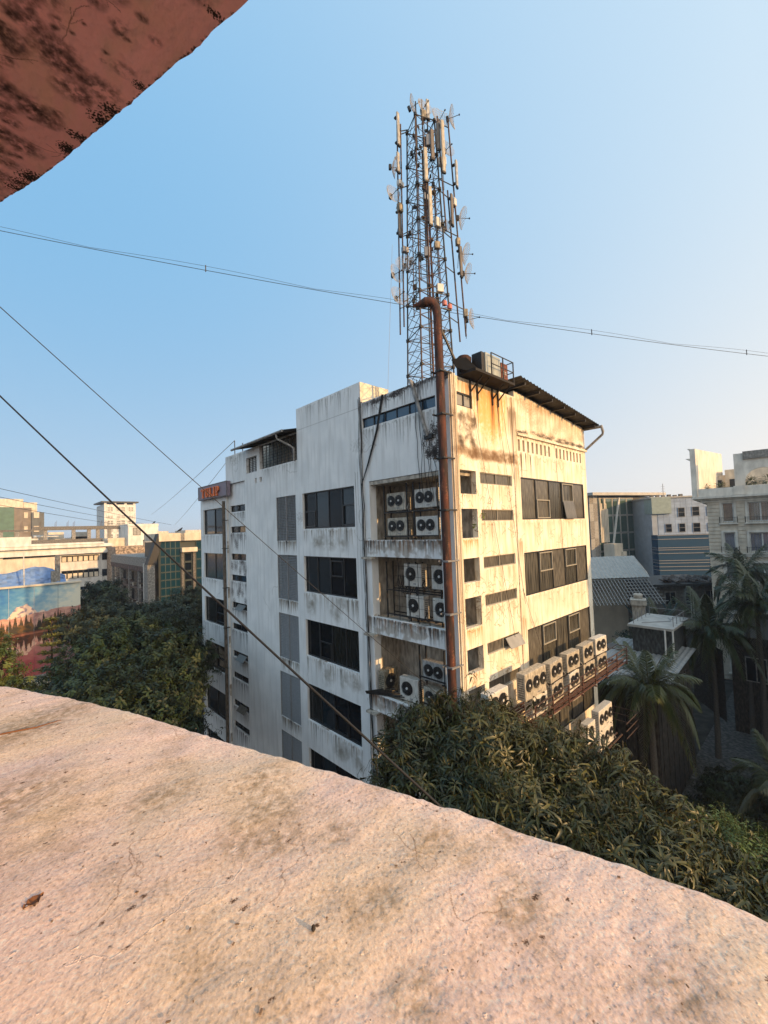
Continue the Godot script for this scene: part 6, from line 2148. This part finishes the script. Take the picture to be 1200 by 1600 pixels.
	# an unseen house added to shade the yard, to our right beyond the frame
	o = block("added_shade_house", "plain plastered house outside the view, added to shade the yard", 30.0, 66, 7, 20, 22.0, M.cream)
	for k in 6:
		for r in 5: far_window(o, "x", 30.0, [7.6 + 2.0 * k, 8.9 + 2.0 * k, 2.2 + 3.5 * r, 4.0 + 3.5 * r], M.concrete, M.glass, 2)
	# sunken things in the yard
	o = thing("parked_scooter", "small dark parked scooter in the gloomy yard", "scooter", Vector3(36, 0.02, -3.5), 0.7)
	for x in [-0.6, 0.6]:
		mb = MB.new()
		mb.tube([Vector3(x, 0.25, -0.05), Vector3(x, 0.25, 0.05)], 0.25, 16)
		part(o, "wheel", mb, M.black)
	mb = MB.new()
	mb.obox(Transform3D(Basis(), Vector3(-0.25, 0.55, 0)), Vector3(0.9, 0.35, 0.3), 0.08)
	mb.obox(Transform3D(Basis(Vector3(0, 0, 1), 0.3), Vector3(0.5, 0.65, 0)), Vector3(0.15, 0.8, 0.35), 0.05)
	mb.obox(Transform3D(Basis(), Vector3(0.1, 0.3, 0)), Vector3(0.7, 0.1, 0.3), 0.03)
	part(o, "body", mb, M.galv)
	mb = MB.new()
	mb.obox(Transform3D(Basis(), Vector3(-0.25, 0.78, 0)), Vector3(0.75, 0.12, 0.26), 0.04)
	part(o, "seat", mb, M.black)
	mb = MB.new()
	mb.tube([Vector3(0.38, 1.05, -0.32), Vector3(0.4, 1.08, 0), Vector3(0.38, 1.05, 0.32)], 0.025, 6)
	part(o, "handlebar", mb, M.black)

# one bent leaf with a folded midrib: base p, direction d
func leaf(mb: MB, p: Vector3, d: Vector3, l: float, w: float, c: Color, droop: float) -> void:
	var side := d.cross(Vector3.UP)
	if side.length_squared() < 0.01: side = Vector3(1, 0, 0)
	side = side.normalized()
	var up := side.cross(d).normalized()
	mb.tint = c
	var k := mb.v.size()
	var ts := [0.0, 0.3, 0.68, 1.0]
	var ws := [0.04, 0.5, 0.38, 0.0]
	for q in 4:
		var t: float = ts[q]
		var m: Vector3 = p + d * l * t + Vector3(0, -droop * l * t * t, 0)
		var nn := (up + d * droop * t).normalized()
		mb.pt(m - side * w * ws[q] + up * w * 0.12, (nn + side * 0.35).normalized(), Vector2(0, t))
		mb.pt(m, nn, Vector2(0.5, t))
		mb.pt(m + side * w * ws[q] + up * w * 0.12, (nn - side * 0.35).normalized(), Vector2(1, t))
	for q in 3:
		var a := k + q * 3
		mb.i.append_array(PackedInt32Array([a, a + 3, a + 1, a + 1, a + 3, a + 4, a + 1, a + 4, a + 2, a + 2, a + 4, a + 5]))

# a twig tip with its leaves, growing along +y
func sprig(n: int, l: float, w: float, droop: float, spread: float, r: RandomNumberGenerator, length := 0.25) -> ArrayMesh:
	var mb := MB.new()
	for k in n:
		var a := TAU * k * 0.382 + r.randf() * 0.5
		var y := length * (0.2 + 0.8 * float(k) / n)
		var d := Vector3(cos(a), spread + r.randf_range(-0.2, 0.3), sin(a)).normalized()
		var g := r.randf_range(0.75, 1.2)
		leaf(mb, Vector3(cos(a) * 0.01, y, sin(a) * 0.01), d, l * r.randf_range(0.75, 1.15), w * r.randf_range(0.8, 1.1), Color(g, g * r.randf_range(0.95, 1.05), g), droop * r.randf_range(0.6, 1.3))
	mb.tint = Color(0.9, 0.7, 0.6)
	mb.tube([Vector3(0, -0.15, 0), Vector3(0, length, 0)], 0.006, 4, false)
	return mb.mesh(true)

# lobes: [centre, radii]; sprigs are spread through the outer shell of the lobes
func tree(called: String, label: String, base: Vector3, lobes: Array, tw: Array, count: int, size: float, tone: Color, vary: Color, lm: Material, seed_: int, trunk_r := 0.22, group := "") -> Node3D:
	var r := RandomNumberGenerator.new()
	r.seed = seed_
	var o := thing(called, label, "tree", base, 0.0, group)
	var mb := MB.new()
	var cen := Vector3.ZERO
	for e in lobes: cen += e[0]
	cen /= lobes.size()
	var fork := Vector3(lerpf(base.x, cen.x, 0.6), maxf(1.5, cen.y * 0.55), lerpf(base.z, cen.z, 0.6)) - base
	mb.tube([Vector3.ZERO, Vector3(fork.x * 0.3 + 0.1, fork.y * 0.5, fork.z * 0.3), fork], [trunk_r * 1.25, trunk_r, trunk_r * 0.85], 10)
	for e in lobes:
		var c: Vector3 = e[0] - base
		var mid := fork.lerp(c, 0.5) + Vector3(0, -0.3, 0)
		mb.tube([fork, mid, c], [trunk_r * 0.6, trunk_r * 0.4, trunk_r * 0.15], 7)
		for k in 5:
			var d := Vector3(r.randfn(), r.randfn() * 0.6 + 0.4, r.randfn()).normalized()
			mb.tube([mid.lerp(c, 0.6), c + d * e[1] * 0.5, c + d * e[1] * 0.88], [trunk_r * 0.18, trunk_r * 0.1, 0.01], 5)
	part(o, "trunk", mb, M.bark)
	var nz := FastNoiseLite.new()
	nz.seed = seed_
	nz.frequency = 0.55
	var area := []
	var total := 0.0
	for e in lobes:
		var a: float = e[1].x * e[1].y
		area.append(a)
		total += a
	var bufs := []
	for q in tw.size(): bufs.append(PackedFloat32Array())
	var made := 0
	var tries := 0
	while made < count and tries < count * 6:
		tries += 1
		var pick := r.randf() * total
		var li := 0
		while pick > area[li] and li < lobes.size() - 1:
			pick -= area[li]
			li += 1
		var e: Array = lobes[li]
		var d := Vector3(r.randfn(), r.randfn() + 0.25, r.randfn()).normalized()
		var rad := 1.0 - 0.5 * pow(r.randf(), 2.2)
		if r.randf() < 0.07: rad = r.randf_range(1.0, 1.28)
		var p: Vector3 = e[0] + d * e[1] * rad
		# clumps: the noise opens gaps and pushes the outline in and out
		var nn := nz.get_noise_3dv(p * 1.6)
		p += d * nn * 0.9
		if nn < -0.2 and r.randf() < 0.8: continue
		var deep := false
		for q in lobes.size():
			if q != li and ((p - lobes[q][0]) / lobes[q][1]).length() < 0.62: deep = true
		if deep: continue
		var up := (d + Vector3(0, 0.35, 0) + Vector3(r.randfn(), r.randfn(), r.randfn()) * 0.35).normalized()
		var sd := up.cross(Vector3(r.randfn(), r.randfn(), r.randfn())).normalized()
		var s := size * r.randf_range(0.6, 1.35)
		var b := Basis(sd, up, sd.cross(up)) * Basis(Vector3.UP, r.randf() * TAU)
		b = b.scaled(Vector3(s, s, s))
		var o3 := p - base
		var c := tone.lerp(vary, clampf(0.45 + nz.get_noise_3dv(p * 3.0 + Vector3(50, 0, 0)) * 0.9 + r.randf_range(-0.5, 0.5), 0.0, 1.25))
		bufs[made % tw.size()].append_array(PackedFloat32Array([b.x.x, b.y.x, b.z.x, o3.x, b.x.y, b.y.y, b.z.y, o3.y, b.x.z, b.y.z, b.z.z, o3.z, c.r, c.g, c.b, 1.0]))
		made += 1
	for q in tw.size():
		var mm := MultiMesh.new()
		mm.transform_format = MultiMesh.TRANSFORM_3D
		mm.use_colors = true
		mm.mesh = tw[q]
		mm.instance_count = bufs[q].size() / 16
		mm.buffer = bufs[q]
		var mi := MultiMeshInstance3D.new()
		mi.name = "crown"
		mi.multimesh = mm
		mi.material_override = lm
		mi.set_meta("kind", "stuff")
		o.add_child(mi, true)
	return o

func frond_mesh(l: float, bend: float, r: RandomNumberGenerator, c: Color, w := 0.55) -> ArrayMesh:
	# grows along +z from the origin, arching down by bend
	var mb := MB.new()
	var at := func(t: float) -> Vector3: return Vector3(0, l * (0.55 * t - bend * t * t * (0.75 + 0.25 * t)), l * (0.98 * t - 0.22 * bend * t * t))
	var pts := []
	var rad := []
	for k in 9:
		pts.append(at.call(k / 8.0))
		rad.append(lerpf(0.035, 0.006, k / 8.0))
	mb.tint = Color(0.075, 0.075, 0.025)
	mb.tube(pts, rad, 5, false)
	for k in 52:
		var t := 0.10 + 0.9 * k / 52.0
		var p: Vector3 = at.call(t)
		var fw: Vector3 = (at.call(minf(1.0, t + 0.05)) - at.call(t - 0.05)).normalized()
		for s in [-1.0, 1.0]:
			var ll: float = l * 0.30 * (sin(PI * minf(1.0, t * 0.85 + 0.14)) * 0.85 + 0.12) * r.randf_range(0.85, 1.1)
			var d := (Vector3(s * w * 1.6, r.randf_range(-0.35, 0.15), 0) + fw * 0.9).normalized()
			var g := r.randf_range(0.7, 1.25)
			mb.tint = Color(c.r * g, c.g * g, c.b * g)
			var e1: Vector3 = p + d * ll * 0.55 + Vector3(0, -0.05 * ll, 0)
			var e2: Vector3 = p + d * ll * 0.9 + Vector3(0, -r.randf_range(0.25, 0.75) * ll, 0)
			var sd := d.cross(Vector3.UP).normalized() * 0.022 * l / 2.6
			mb.quad(p - sd * 0.6, p + sd * 0.6, e1 + sd, e1 - sd)
			mb.tri(e1 - sd, e1 + sd, e2)
	return mb.mesh(true)

func palm(label: String, crown: Vector3, l: float, n: int, seed_: int, tone: Color) -> void:
	var r := RandomNumberGenerator.new()
	r.seed = seed_
	var o := thing("coconut_palm", label, "palm tree", Vector3(crown.x, 0, crown.z), 0.0, "coconut palms in the yard")
	var mb := MB.new()
	var pts := []
	var rad := []
	for k in 14:
		var t := k / 13.0
		pts.append(Vector3(0.35 * sin(t * 2.2) - 0.35 * sin(2.2) * t, crown.y * t, 0.25 * t * (1.0 - t)))
		rad.append(lerpf(0.2, 0.12, t) * (1.0 + 0.06 * (k % 2)))
	mb.tube(pts, rad, 10)
	part(o, "trunk", mb, M.palm_bark)
	var kinds := []
	for k in 5: kinds.append(frond_mesh(l, [0.2, 0.55, 0.95, 1.25, 1.6][k], r, tone))
	var lm := leaf_mat(0.42, Color(0.22, 0.28, 0.06))
	for k in n:
		var t := float(k) / n
		var f := part(o, "frond", kinds[clampi(int(t * 5.0), 0, 4)], lm, true)
		f.position = Vector3(0, crown.y, 0) + Vector3(r.randfn(), r.randfn(), r.randfn()) * 0.04
		f.rotation = Vector3(-0.72 * (1.0 - t) * (1.0 - t) + r.randf_range(-0.22, 0.18), k * 2.4 + r.randf_range(-0.2, 0.2), 0)
		f.scale = Vector3.ONE * r.randf_range(0.85, 1.1)
	for k in 6:
		mb = MB.new()
		var a := TAU * k / 6.0
		var c := Vector3(cos(a) * 0.22, crown.y - 0.3 - 0.08 * (k % 2), sin(a) * 0.22)
		mb.tube([c + Vector3(0, 0.13, 0), c + Vector3(0, 0.07, 0), c, c - Vector3(0, 0.08, 0), c - Vector3(0, 0.13, 0)], [0.02, 0.09, 0.11, 0.08, 0.02], 8)
		part(o, "coconut", mb, mat(Color(0.14, 0.13, 0.04), 0.6))

func make_trees() -> void:
	var r := RandomNumberGenerator.new()
	r.seed = 99
	var glossy := leaf_mat(0.42, Color(0.30, 0.32, 0.05))
	var dull := leaf_mat(0.6, Color(0.12, 0.20, 0.04))
	var mango := [sprig(8, 0.25, 0.052, 1.0, 0.25, r, 0.18), sprig(5, 0.21, 0.046, 0.6, 0.7, r, 0.28), sprig(10, 0.19, 0.044, 1.3, 0.0, r, 0.14), sprig(6, 0.29, 0.058, 1.15, 0.3, r, 0.35)]
	tree("broadleaf_tree", "large tree with long drooping glossy leaves against the building corner", Vector3(10.2, 0, -5.2), [
		[Vector3(9.55, 11.10, -8.65), Vector3(1.3, 1.3, 1.2)], [Vector3(10.25, 11.20, -7.25), Vector3(1.6, 1.55, 1.4)], [Vector3(11.55, 10.40, -6.25), Vector3(1.7, 1.6, 1.7)], [Vector3(11.75, 9.80, -4.55), Vector3(1.7, 1.6, 1.7)], [Vector3(11.35, 9.40, -2.95), Vector3(1.6, 1.5, 1.6)], [Vector3(11.05, 9.10, -1.65), Vector3(1.5, 1.5, 1.5)],
		[Vector3(9.15, 10.20, -5.75), Vector3(1.7, 1.6, 1.7)], [Vector3(9.85, 9.80, -3.35), Vector3(1.7, 1.6, 1.7)], [Vector3(8.35, 10.10, -7.95), Vector3(1.5, 1.4, 1.5)], [Vector3(8.05, 9.00, -6.35), Vector3(1.6, 1.5, 1.6)], [Vector3(8.85, 8.80, -4.15), Vector3(1.6, 1.5, 1.6)]],
		mango, 12000, 1.0, Color(0.018, 0.028, 0.007), Color(0.085, 0.08, 0.017), glossy, 5, 0.28)
	var fern := [sprig(18, 0.10, 0.035, 0.3, 0.1, r, 0.34), sprig(14, 0.13, 0.04, 0.5, 0.3, r, 0.5)]
	tree("feathery_tree", "finer-leaved bright green tree below the large drooping tree", Vector3(15.2, 0, -1.2), [
		[Vector3(14.8, 7.6, -2.4), Vector3(1.7, 1.4, 1.5)], [Vector3(15.6, 7.2, -3.4), Vector3(1.5, 1.3, 1.4)], [Vector3(14.2, 7.0, -1.0), Vector3(1.7, 1.5, 1.5)], [Vector3(13.2, 7.0, -0.2), Vector3(1.6, 1.4, 1.5)]],
		fern, 3600, 1.1, Color(0.045, 0.085, 0.018), Color(0.10, 0.15, 0.03), dull, 6, 0.16)
	# the dark mass beside the street
	var broad := [sprig(13, 0.26, 0.11, 0.5, 0.2, r, 0.35), sprig(8, 0.20, 0.08, 0.8, 0.5, r, 0.6), sprig(16, 0.17, 0.075, 0.3, 0.1, r, 0.3)]
	var g := "dark street trees before the billboard"
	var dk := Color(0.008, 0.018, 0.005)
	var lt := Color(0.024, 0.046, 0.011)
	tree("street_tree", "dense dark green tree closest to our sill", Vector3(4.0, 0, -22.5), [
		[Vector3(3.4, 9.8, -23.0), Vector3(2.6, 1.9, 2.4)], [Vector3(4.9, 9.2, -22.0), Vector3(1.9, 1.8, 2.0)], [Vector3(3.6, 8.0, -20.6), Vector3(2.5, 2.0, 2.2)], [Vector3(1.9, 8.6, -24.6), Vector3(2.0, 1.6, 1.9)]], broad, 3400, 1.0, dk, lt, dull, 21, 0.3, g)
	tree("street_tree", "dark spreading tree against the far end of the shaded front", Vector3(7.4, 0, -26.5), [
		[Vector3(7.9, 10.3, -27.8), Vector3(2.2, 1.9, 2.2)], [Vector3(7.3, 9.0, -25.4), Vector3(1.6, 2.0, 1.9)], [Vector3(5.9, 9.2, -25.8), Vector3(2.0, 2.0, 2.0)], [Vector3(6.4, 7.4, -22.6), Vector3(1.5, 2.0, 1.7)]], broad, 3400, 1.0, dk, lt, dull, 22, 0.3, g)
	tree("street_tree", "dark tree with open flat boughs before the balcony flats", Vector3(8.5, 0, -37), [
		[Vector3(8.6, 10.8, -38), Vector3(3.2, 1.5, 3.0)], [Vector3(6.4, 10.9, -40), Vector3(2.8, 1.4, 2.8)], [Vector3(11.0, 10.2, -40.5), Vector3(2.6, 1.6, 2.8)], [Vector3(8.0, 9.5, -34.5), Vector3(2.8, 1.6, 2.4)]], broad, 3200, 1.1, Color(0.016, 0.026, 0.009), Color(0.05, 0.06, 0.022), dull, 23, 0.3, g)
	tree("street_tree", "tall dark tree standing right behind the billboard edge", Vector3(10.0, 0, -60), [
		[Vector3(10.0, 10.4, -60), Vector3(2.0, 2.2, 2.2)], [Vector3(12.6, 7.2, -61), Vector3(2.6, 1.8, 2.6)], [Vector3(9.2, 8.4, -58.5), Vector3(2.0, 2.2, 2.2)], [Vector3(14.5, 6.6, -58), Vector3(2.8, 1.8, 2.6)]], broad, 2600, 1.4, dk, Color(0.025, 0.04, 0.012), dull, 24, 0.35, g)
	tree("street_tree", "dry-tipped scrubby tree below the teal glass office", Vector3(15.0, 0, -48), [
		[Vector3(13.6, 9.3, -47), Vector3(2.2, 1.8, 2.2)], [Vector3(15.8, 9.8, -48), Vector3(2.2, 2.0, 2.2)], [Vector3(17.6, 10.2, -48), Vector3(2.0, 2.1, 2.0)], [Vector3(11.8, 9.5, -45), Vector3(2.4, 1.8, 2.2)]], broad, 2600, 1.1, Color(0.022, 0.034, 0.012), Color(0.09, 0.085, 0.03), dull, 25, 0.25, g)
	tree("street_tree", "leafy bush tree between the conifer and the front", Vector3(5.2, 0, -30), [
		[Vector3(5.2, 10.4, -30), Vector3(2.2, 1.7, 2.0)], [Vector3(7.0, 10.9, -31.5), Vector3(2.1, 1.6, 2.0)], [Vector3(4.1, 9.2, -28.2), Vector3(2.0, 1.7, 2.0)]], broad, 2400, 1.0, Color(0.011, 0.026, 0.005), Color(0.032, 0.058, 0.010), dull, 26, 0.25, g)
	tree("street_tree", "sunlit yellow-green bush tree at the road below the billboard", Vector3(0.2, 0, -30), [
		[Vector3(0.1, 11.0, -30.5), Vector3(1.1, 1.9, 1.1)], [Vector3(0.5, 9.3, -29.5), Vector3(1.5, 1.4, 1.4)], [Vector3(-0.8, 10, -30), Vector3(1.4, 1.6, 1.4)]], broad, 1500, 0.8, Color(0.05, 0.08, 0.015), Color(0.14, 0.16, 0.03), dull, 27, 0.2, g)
	# conifer with flat whorls
	var o := thing("conifer", "slender conifer with flat tiers of branches before the billboard", "tree", Vector3(2.95, 0, -34.7))
	var mb := MB.new()
	mb.tube([Vector3(0, 0, 0), Vector3(0.05, 7, 0), Vector3(0, 13.2, 0)], [0.16, 0.1, 0.02], 8)
	part(o, "trunk", mb, M.bark)
	for k in 15:
		var y := 5.6 + 7.3 * k / 14.0
		var len_ := lerpf(1.75, 0.32, pow(k / 14.0, 0.9))
		mb = MB.new()
		for q in 7:
			var a := TAU * q / 7.0 + k * 0.4
			var d := Vector3(cos(a), 0.12, sin(a))
			var L := len_ * r.randf_range(0.75, 1.15)
			mb.tint = Color(0.06, 0.04, 0.02)
			mb.tube([Vector3(0, y, 0), Vector3(0, y, 0) + d * L], [0.02, 0.006], 4, false)
			for s in int(L * 80.0) + 8:
				var t := r.randf_range(0.15, 1.0)
				var dd := (d * 0.7 + Vector3(r.randfn(), r.randfn() * 0.22 + 0.1, r.randfn()) * 0.7).normalized()
				leaf(mb, Vector3(0, y, 0) + d * L * t, dd, 0.26, 0.07, Color(0.15, 0.15, 0.03) * r.randf_range(0.6, 1.5), 0.1)
		part(o, "branch_tier", mb, dull, true)
	# palms
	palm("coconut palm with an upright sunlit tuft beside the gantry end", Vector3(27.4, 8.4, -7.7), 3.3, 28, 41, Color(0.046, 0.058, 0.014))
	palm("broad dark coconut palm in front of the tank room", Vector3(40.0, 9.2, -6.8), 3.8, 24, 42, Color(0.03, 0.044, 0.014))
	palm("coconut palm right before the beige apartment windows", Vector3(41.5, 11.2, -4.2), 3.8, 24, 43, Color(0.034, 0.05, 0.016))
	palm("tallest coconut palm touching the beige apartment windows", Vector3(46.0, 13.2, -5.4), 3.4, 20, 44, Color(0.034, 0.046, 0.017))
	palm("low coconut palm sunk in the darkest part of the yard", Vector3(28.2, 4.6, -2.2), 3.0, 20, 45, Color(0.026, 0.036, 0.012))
	palm("small coconut palm under the bare rafters of the shed", Vector3(44.0, 8.2, -11.2), 2.8, 18, 46, Color(0.034, 0.046, 0.015))
	for e in [[36.0, -12.5, 3.5, "low shrubbery beside the tin-roof shed"], [48.5, -14.0, 6.0, "dark shrub tree below the shed rafters"], [30.5, -4.0, 2.6, "clipped dark shrub at the yard edge"], [43.0, -1.0, 4.5, "dark shrub under the tall palms"]]:
		tree("yard_shrub", e[3], Vector3(e[0], 0, e[1]), [[Vector3(e[0], e[2] * 0.75, e[1]), Vector3(2.2, e[2] * 0.42, 2.0)], [Vector3(e[0] + 1.4, e[2] * 0.6, e[1] - 0.8), Vector3(1.8, e[2] * 0.4, 1.6)]], broad, 700, 1.0, dk, lt, dull, int(e[0] * 3), 0.12)

func sag(a: Vector3, b: Vector3, s: float, n := 24) -> Array:
	var out := []
	for k in n + 1:
		var t := float(k) / n
		out.append(a.lerp(b, t) - Vector3(0, s * 4.0 * t * (1.0 - t), 0))
	return out

func wire(label: String, pts: Array, r: float, m: Material, group := "") -> Node3D:
	var o := thing("overhead_cable", label, "cable", Vector3.ZERO, 0.0, group)
	var mb := MB.new()
	mb.tube(pts, r, 6)
	part(o, "strand", mb, m)
	return o

func make_cables() -> void:
	# twin cable high across the sky, tied every few metres
	var a := Vector3(-7.0, 38.3, -38.6)
	var b := Vector3(62.0, 30.2, 7.5)
	var o := thing("twin_cable", "pair of thin cables tied together crossing the whole sky", "cable")
	var mb := MB.new()
	var p1 := sag(a, b, 1.35, 60)
	mb.tube(p1, 0.018, 5)
	part(o, "strand", mb, M.cable)
	mb = MB.new()
	var p2 := []
	for k in p1.size(): p2.append(p1[k] + Vector3(0, 0.06 + 0.22 * absf(sin(k * PI / 10.0)), 0))
	mb.tube(p2, 0.010, 5)
	part(o, "strand", mb, M.cable)
	for k in 6:
		mb = MB.new()
		mb.bar(p1[k * 10 + 5] - Vector3(0, 0.1, 0), p2[k * 10 + 5] + Vector3(0, 0.06, 0), 0.05)
		part(o, "tie", mb, M.cable)
	wire("thick black cable slanting down to the edge of our sill", sag(Vector3(-0.62, 20.02, -4.75), Vector3(1.125, 17.04, -0.93), 0.03), 0.0045, M.cable)
	wire("black cable running down past the shaded front to the corner", sag(Vector3(-1.3, 22.6, -7.9), Vector3(10.2, 11.9, -6.4), 0.1), 0.0065, M.cable)
	var g := "thin far cables over the left roofs"
	wire("thin far cable, top one of three over the white office", sag(Vector3(-12, 24.3, -30), Vector3(25.0, 20.2, -85), 0.3), 0.022, M.cable, g)
	wire("thin far cable, middle one of three over the white office", sag(Vector3(-12, 23.6, -30), Vector3(24.0, 20.9, -100), 0.3), 0.024, M.cable, g)
	wire("thin far cable, lowest of three over the white office", sag(Vector3(-12, 22.9, -30), Vector3(23.0, 20.2, -100), 0.3), 0.024, M.cable, g)
	wire("thin cable from the parapet rod toward the white tower", sag(Vector3(12.6, 24.6, -28.5), Vector3(28.0, 23.4, -110), 0.3), 0.022, M.cable_pale, g)
	wire("thin cable from the sign corner toward the far roofs", sag(Vector3(12.6, 23.3, -29.9), Vector3(27.0, 20.2, -90), 0.2), 0.018, M.cable_pale, g)
	# cables clipped to the wall by the corner bay
	var c := thing("wall_cables", "bundle of dark cables hanging down the pier beside the corner bay", "cable bundle")
	for k in 7:
		mb = MB.new()
		var z := -14.75 + 0.06 * k
		var pts := []
		for q in 22: pts.append(Vector3(XA - 0.06 - 0.012 * k + rng.randf_range(-0.02, 0.02), 24.2 - 1.0 * q - rng.randf() * 0.2, z + rng.randf_range(-0.06, 0.06) + 0.012 * q))
		if k > 3:
			pts = [Vector3(XA - 0.03, 23.87, -13.35 + 0.05 * k), Vector3(XA - 0.05, 22.4, -13.75 + 0.05 * k), Vector3(XA - 0.06, 21.0, -14.3 + 0.03 * k), Vector3(XA - 0.08, 20.0, -14.66), Vector3(XA - 0.08, 16, -14.55), Vector3(XA - 0.09, 12.0, -14.4), Vector3(XA - 0.1, 6.0, -14.4)]
		mb.tube(pts, [0.012, 0.012, 0.014, 0.012, 0.022, 0.018, 0.014][k], 5)
		part(c, "cable", mb, M.cable if k != 1 else M.cable_pale)
	c = thing("wall_cables", "loose cables hanging beside the slanting drain pipe on the fascia", "cable bundle")
	for k in 6:
		mb = MB.new()
		var z := -11.25 + 0.17 * k
		var pts := []
		for q in 9: pts.append(Vector3(XA - 0.03 - rng.randf() * 0.03, lerpf(23.95 if k < 3 else 21.6, 19.0, q / 8.0), z + rng.randf_range(-0.06, 0.06) + 0.02 * q))
		mb.tube(pts, 0.011, 5)
		part(c, "cable", mb, M.cable)
	c = thing("wall_cables", "thin slack wires running down the sunlit end wall", "cable bundle")
	for e in [[13.95, 22.6, 16.6, 12.0], [15.6, 23.5, 17.3, 14.5], [17.1, 15.2, 18.6, 12.2], [21.0, 22.0, 21.4, 16.0], [16.0, 23.4, 16.8, 20.0]]:
		mb = MB.new()
		var pts := []
		for q in 10: pts.append(Vector3(lerpf(e[0], e[2], q / 9.0) + rng.randf_range(-0.02, 0.02), lerpf(e[1], e[3], q / 9.0), ZB + 0.07))
		mb.tube(pts, 0.008, 5)
		part(c, "cable", mb, M.cable)
	c = thing("guy_rope", "fine pale guy line hanging from the mast to the parapet", "rope")
	mb = MB.new()
	mb.tube(sag(Vector3(12.9, 30.5, -12.6), Vector3(12.6, 23.9, -12.9), 0.0), 0.006, 5)
	part(c, "line", mb, M.cable_pale)

func make_small_things() -> void:
	# crows on the far roofs
	for e in [[Vector3(29.6, 21.3, -113.9), 0.6, "black crow perched on the white stair head"], [Vector3(22.4, 18.75, -71.6), -0.8, "black crow perched on the fascia of the teal office"]]:
		var o := thing("crow", e[2], "bird", e[0], e[1], "crows on the roofs")
		var mb := MB.new()
		mb.tube([Vector3(-0.55, -0.02, 0), Vector3(-0.3, 0.12, 0), Vector3(-0.12, 0.25, 0), Vector3(0.06, 0.34, 0), Vector3(0.16, 0.45, 0), Vector3(0.22, 0.54, 0), Vector3(0.30, 0.56, 0), Vector3(0.42, 0.54, 0)], [0.05, 0.08, 0.15, 0.16, 0.11, 0.085, 0.08, 0.01], 10)
		part(o, "body", mb, M.black)
		for s in [-1.0, 1.0]:
			mb = MB.new()
			mb.tube([Vector3(0.1, 0.4, 0.12 * s), Vector3(-0.15, 0.28, 0.16 * s), Vector3(-0.5, 0.08, 0.06 * s)], [0.03, 0.06, 0.015], 6)
			part(o, "wing", mb, M.black)
			mb = MB.new()
			mb.tube([Vector3(0.0, 0.22, 0.05 * s), Vector3(0.02, 0.0, 0.05 * s)], 0.012, 5)
			part(o, "leg", mb, M.black)
	# dry bits on the sill
	var y := 17.552
	var dry := mat(Color(0.20, 0.085, 0.035), 0.8)
	var o := thing("dried_leaf", "curled brown dried leaf lying on the sill", "leaf", Vector3(0.042, y - 0.004, -0.706), 0.4)
	o.scale = Vector3(0.7, 0.7, 0.7)
	var mb := MB.new()
	for k in 8:
		for s in [-1.0, 1.0]:
			var t0 := k / 8.0
			var t1 := (k + 1) / 8.0
			var w0 := 0.011 * sin(PI * t0) * (1.0 + 0.3 * sin(k * 2.0))
			var w1 := 0.011 * sin(PI * t1) * (1.0 + 0.3 * sin((k + 1) * 2.0))
			mb.quad(Vector3(-0.016 + 0.032 * t0, 0.003 + 0.004 * t0, 0), Vector3(-0.016 + 0.032 * t1, 0.003 + 0.004 * t1, 0), Vector3(-0.016 + 0.032 * t1, 0.003 + 0.007 * absf(sin(k * 1.3 + s)), w1 * s), Vector3(-0.016 + 0.032 * t0, 0.003 + 0.007 * absf(sin(k * 1.3 - 1.3 + s)), w0 * s), Vector3.UP)
	part(o, "blade", mb, dry)
	o = thing("twig", "thin curved brown twig lying near the far edge of the sill", "twig", Vector3(0.055, y + 0.003, -1.335), -0.3)
	mb = MB.new()
	mb.tube([Vector3(-0.05, 0, 0), Vector3(-0.015, 0.003, 0.006), Vector3(0.03, 0.001, 0.0), Vector3(0.075, 0.002, -0.016)], [0.0018, 0.002, 0.0018, 0.0008], 6)
	part(o, "stem", mb, dry)
	o = thing("pebble", "single dark round pellet on the sill", "pebble", Vector3(0.268, y + 0.002, -0.424))
	mb = MB.new()
	mb.tube([Vector3(0, -0.003, 0), Vector3(0, -0.001, 0), Vector3(0, 0.002, 0), Vector3(0, 0.004, 0)], [0.0012, 0.0026, 0.0024, 0.0006], 8)
	part(o, "stone", mb, mat(Color(0.03, 0.025, 0.025), 0.8))
	var cr := MB.new()
	for k in 330:
		var p := Vector3(rng.randf_range(-0.2, 0.63), y, rng.randf_range(-1.75, 0.1))
		if p.x > 0.62 + 0.33 * minf(0.0, p.z + 0.25): continue
		var s := rng.randf_range(0.0008, 0.0024)
		cr.obox(Transform3D(Basis.from_euler(Vector3(rng.randf_range(-0.2, 0.2), rng.randf() * 6.0, rng.randf_range(-0.2, 0.2))), p), Vector3(s * rng.randf_range(1.0, 2.2), s * 0.5, s * rng.randf_range(0.7, 1.2)), s * 0.12)
	solo("grit", cr, mat(Color(0.22, 0.15, 0.10), 0.9), "loose brown grit and flakes scattered on the sill", "grit", "", "stuff")
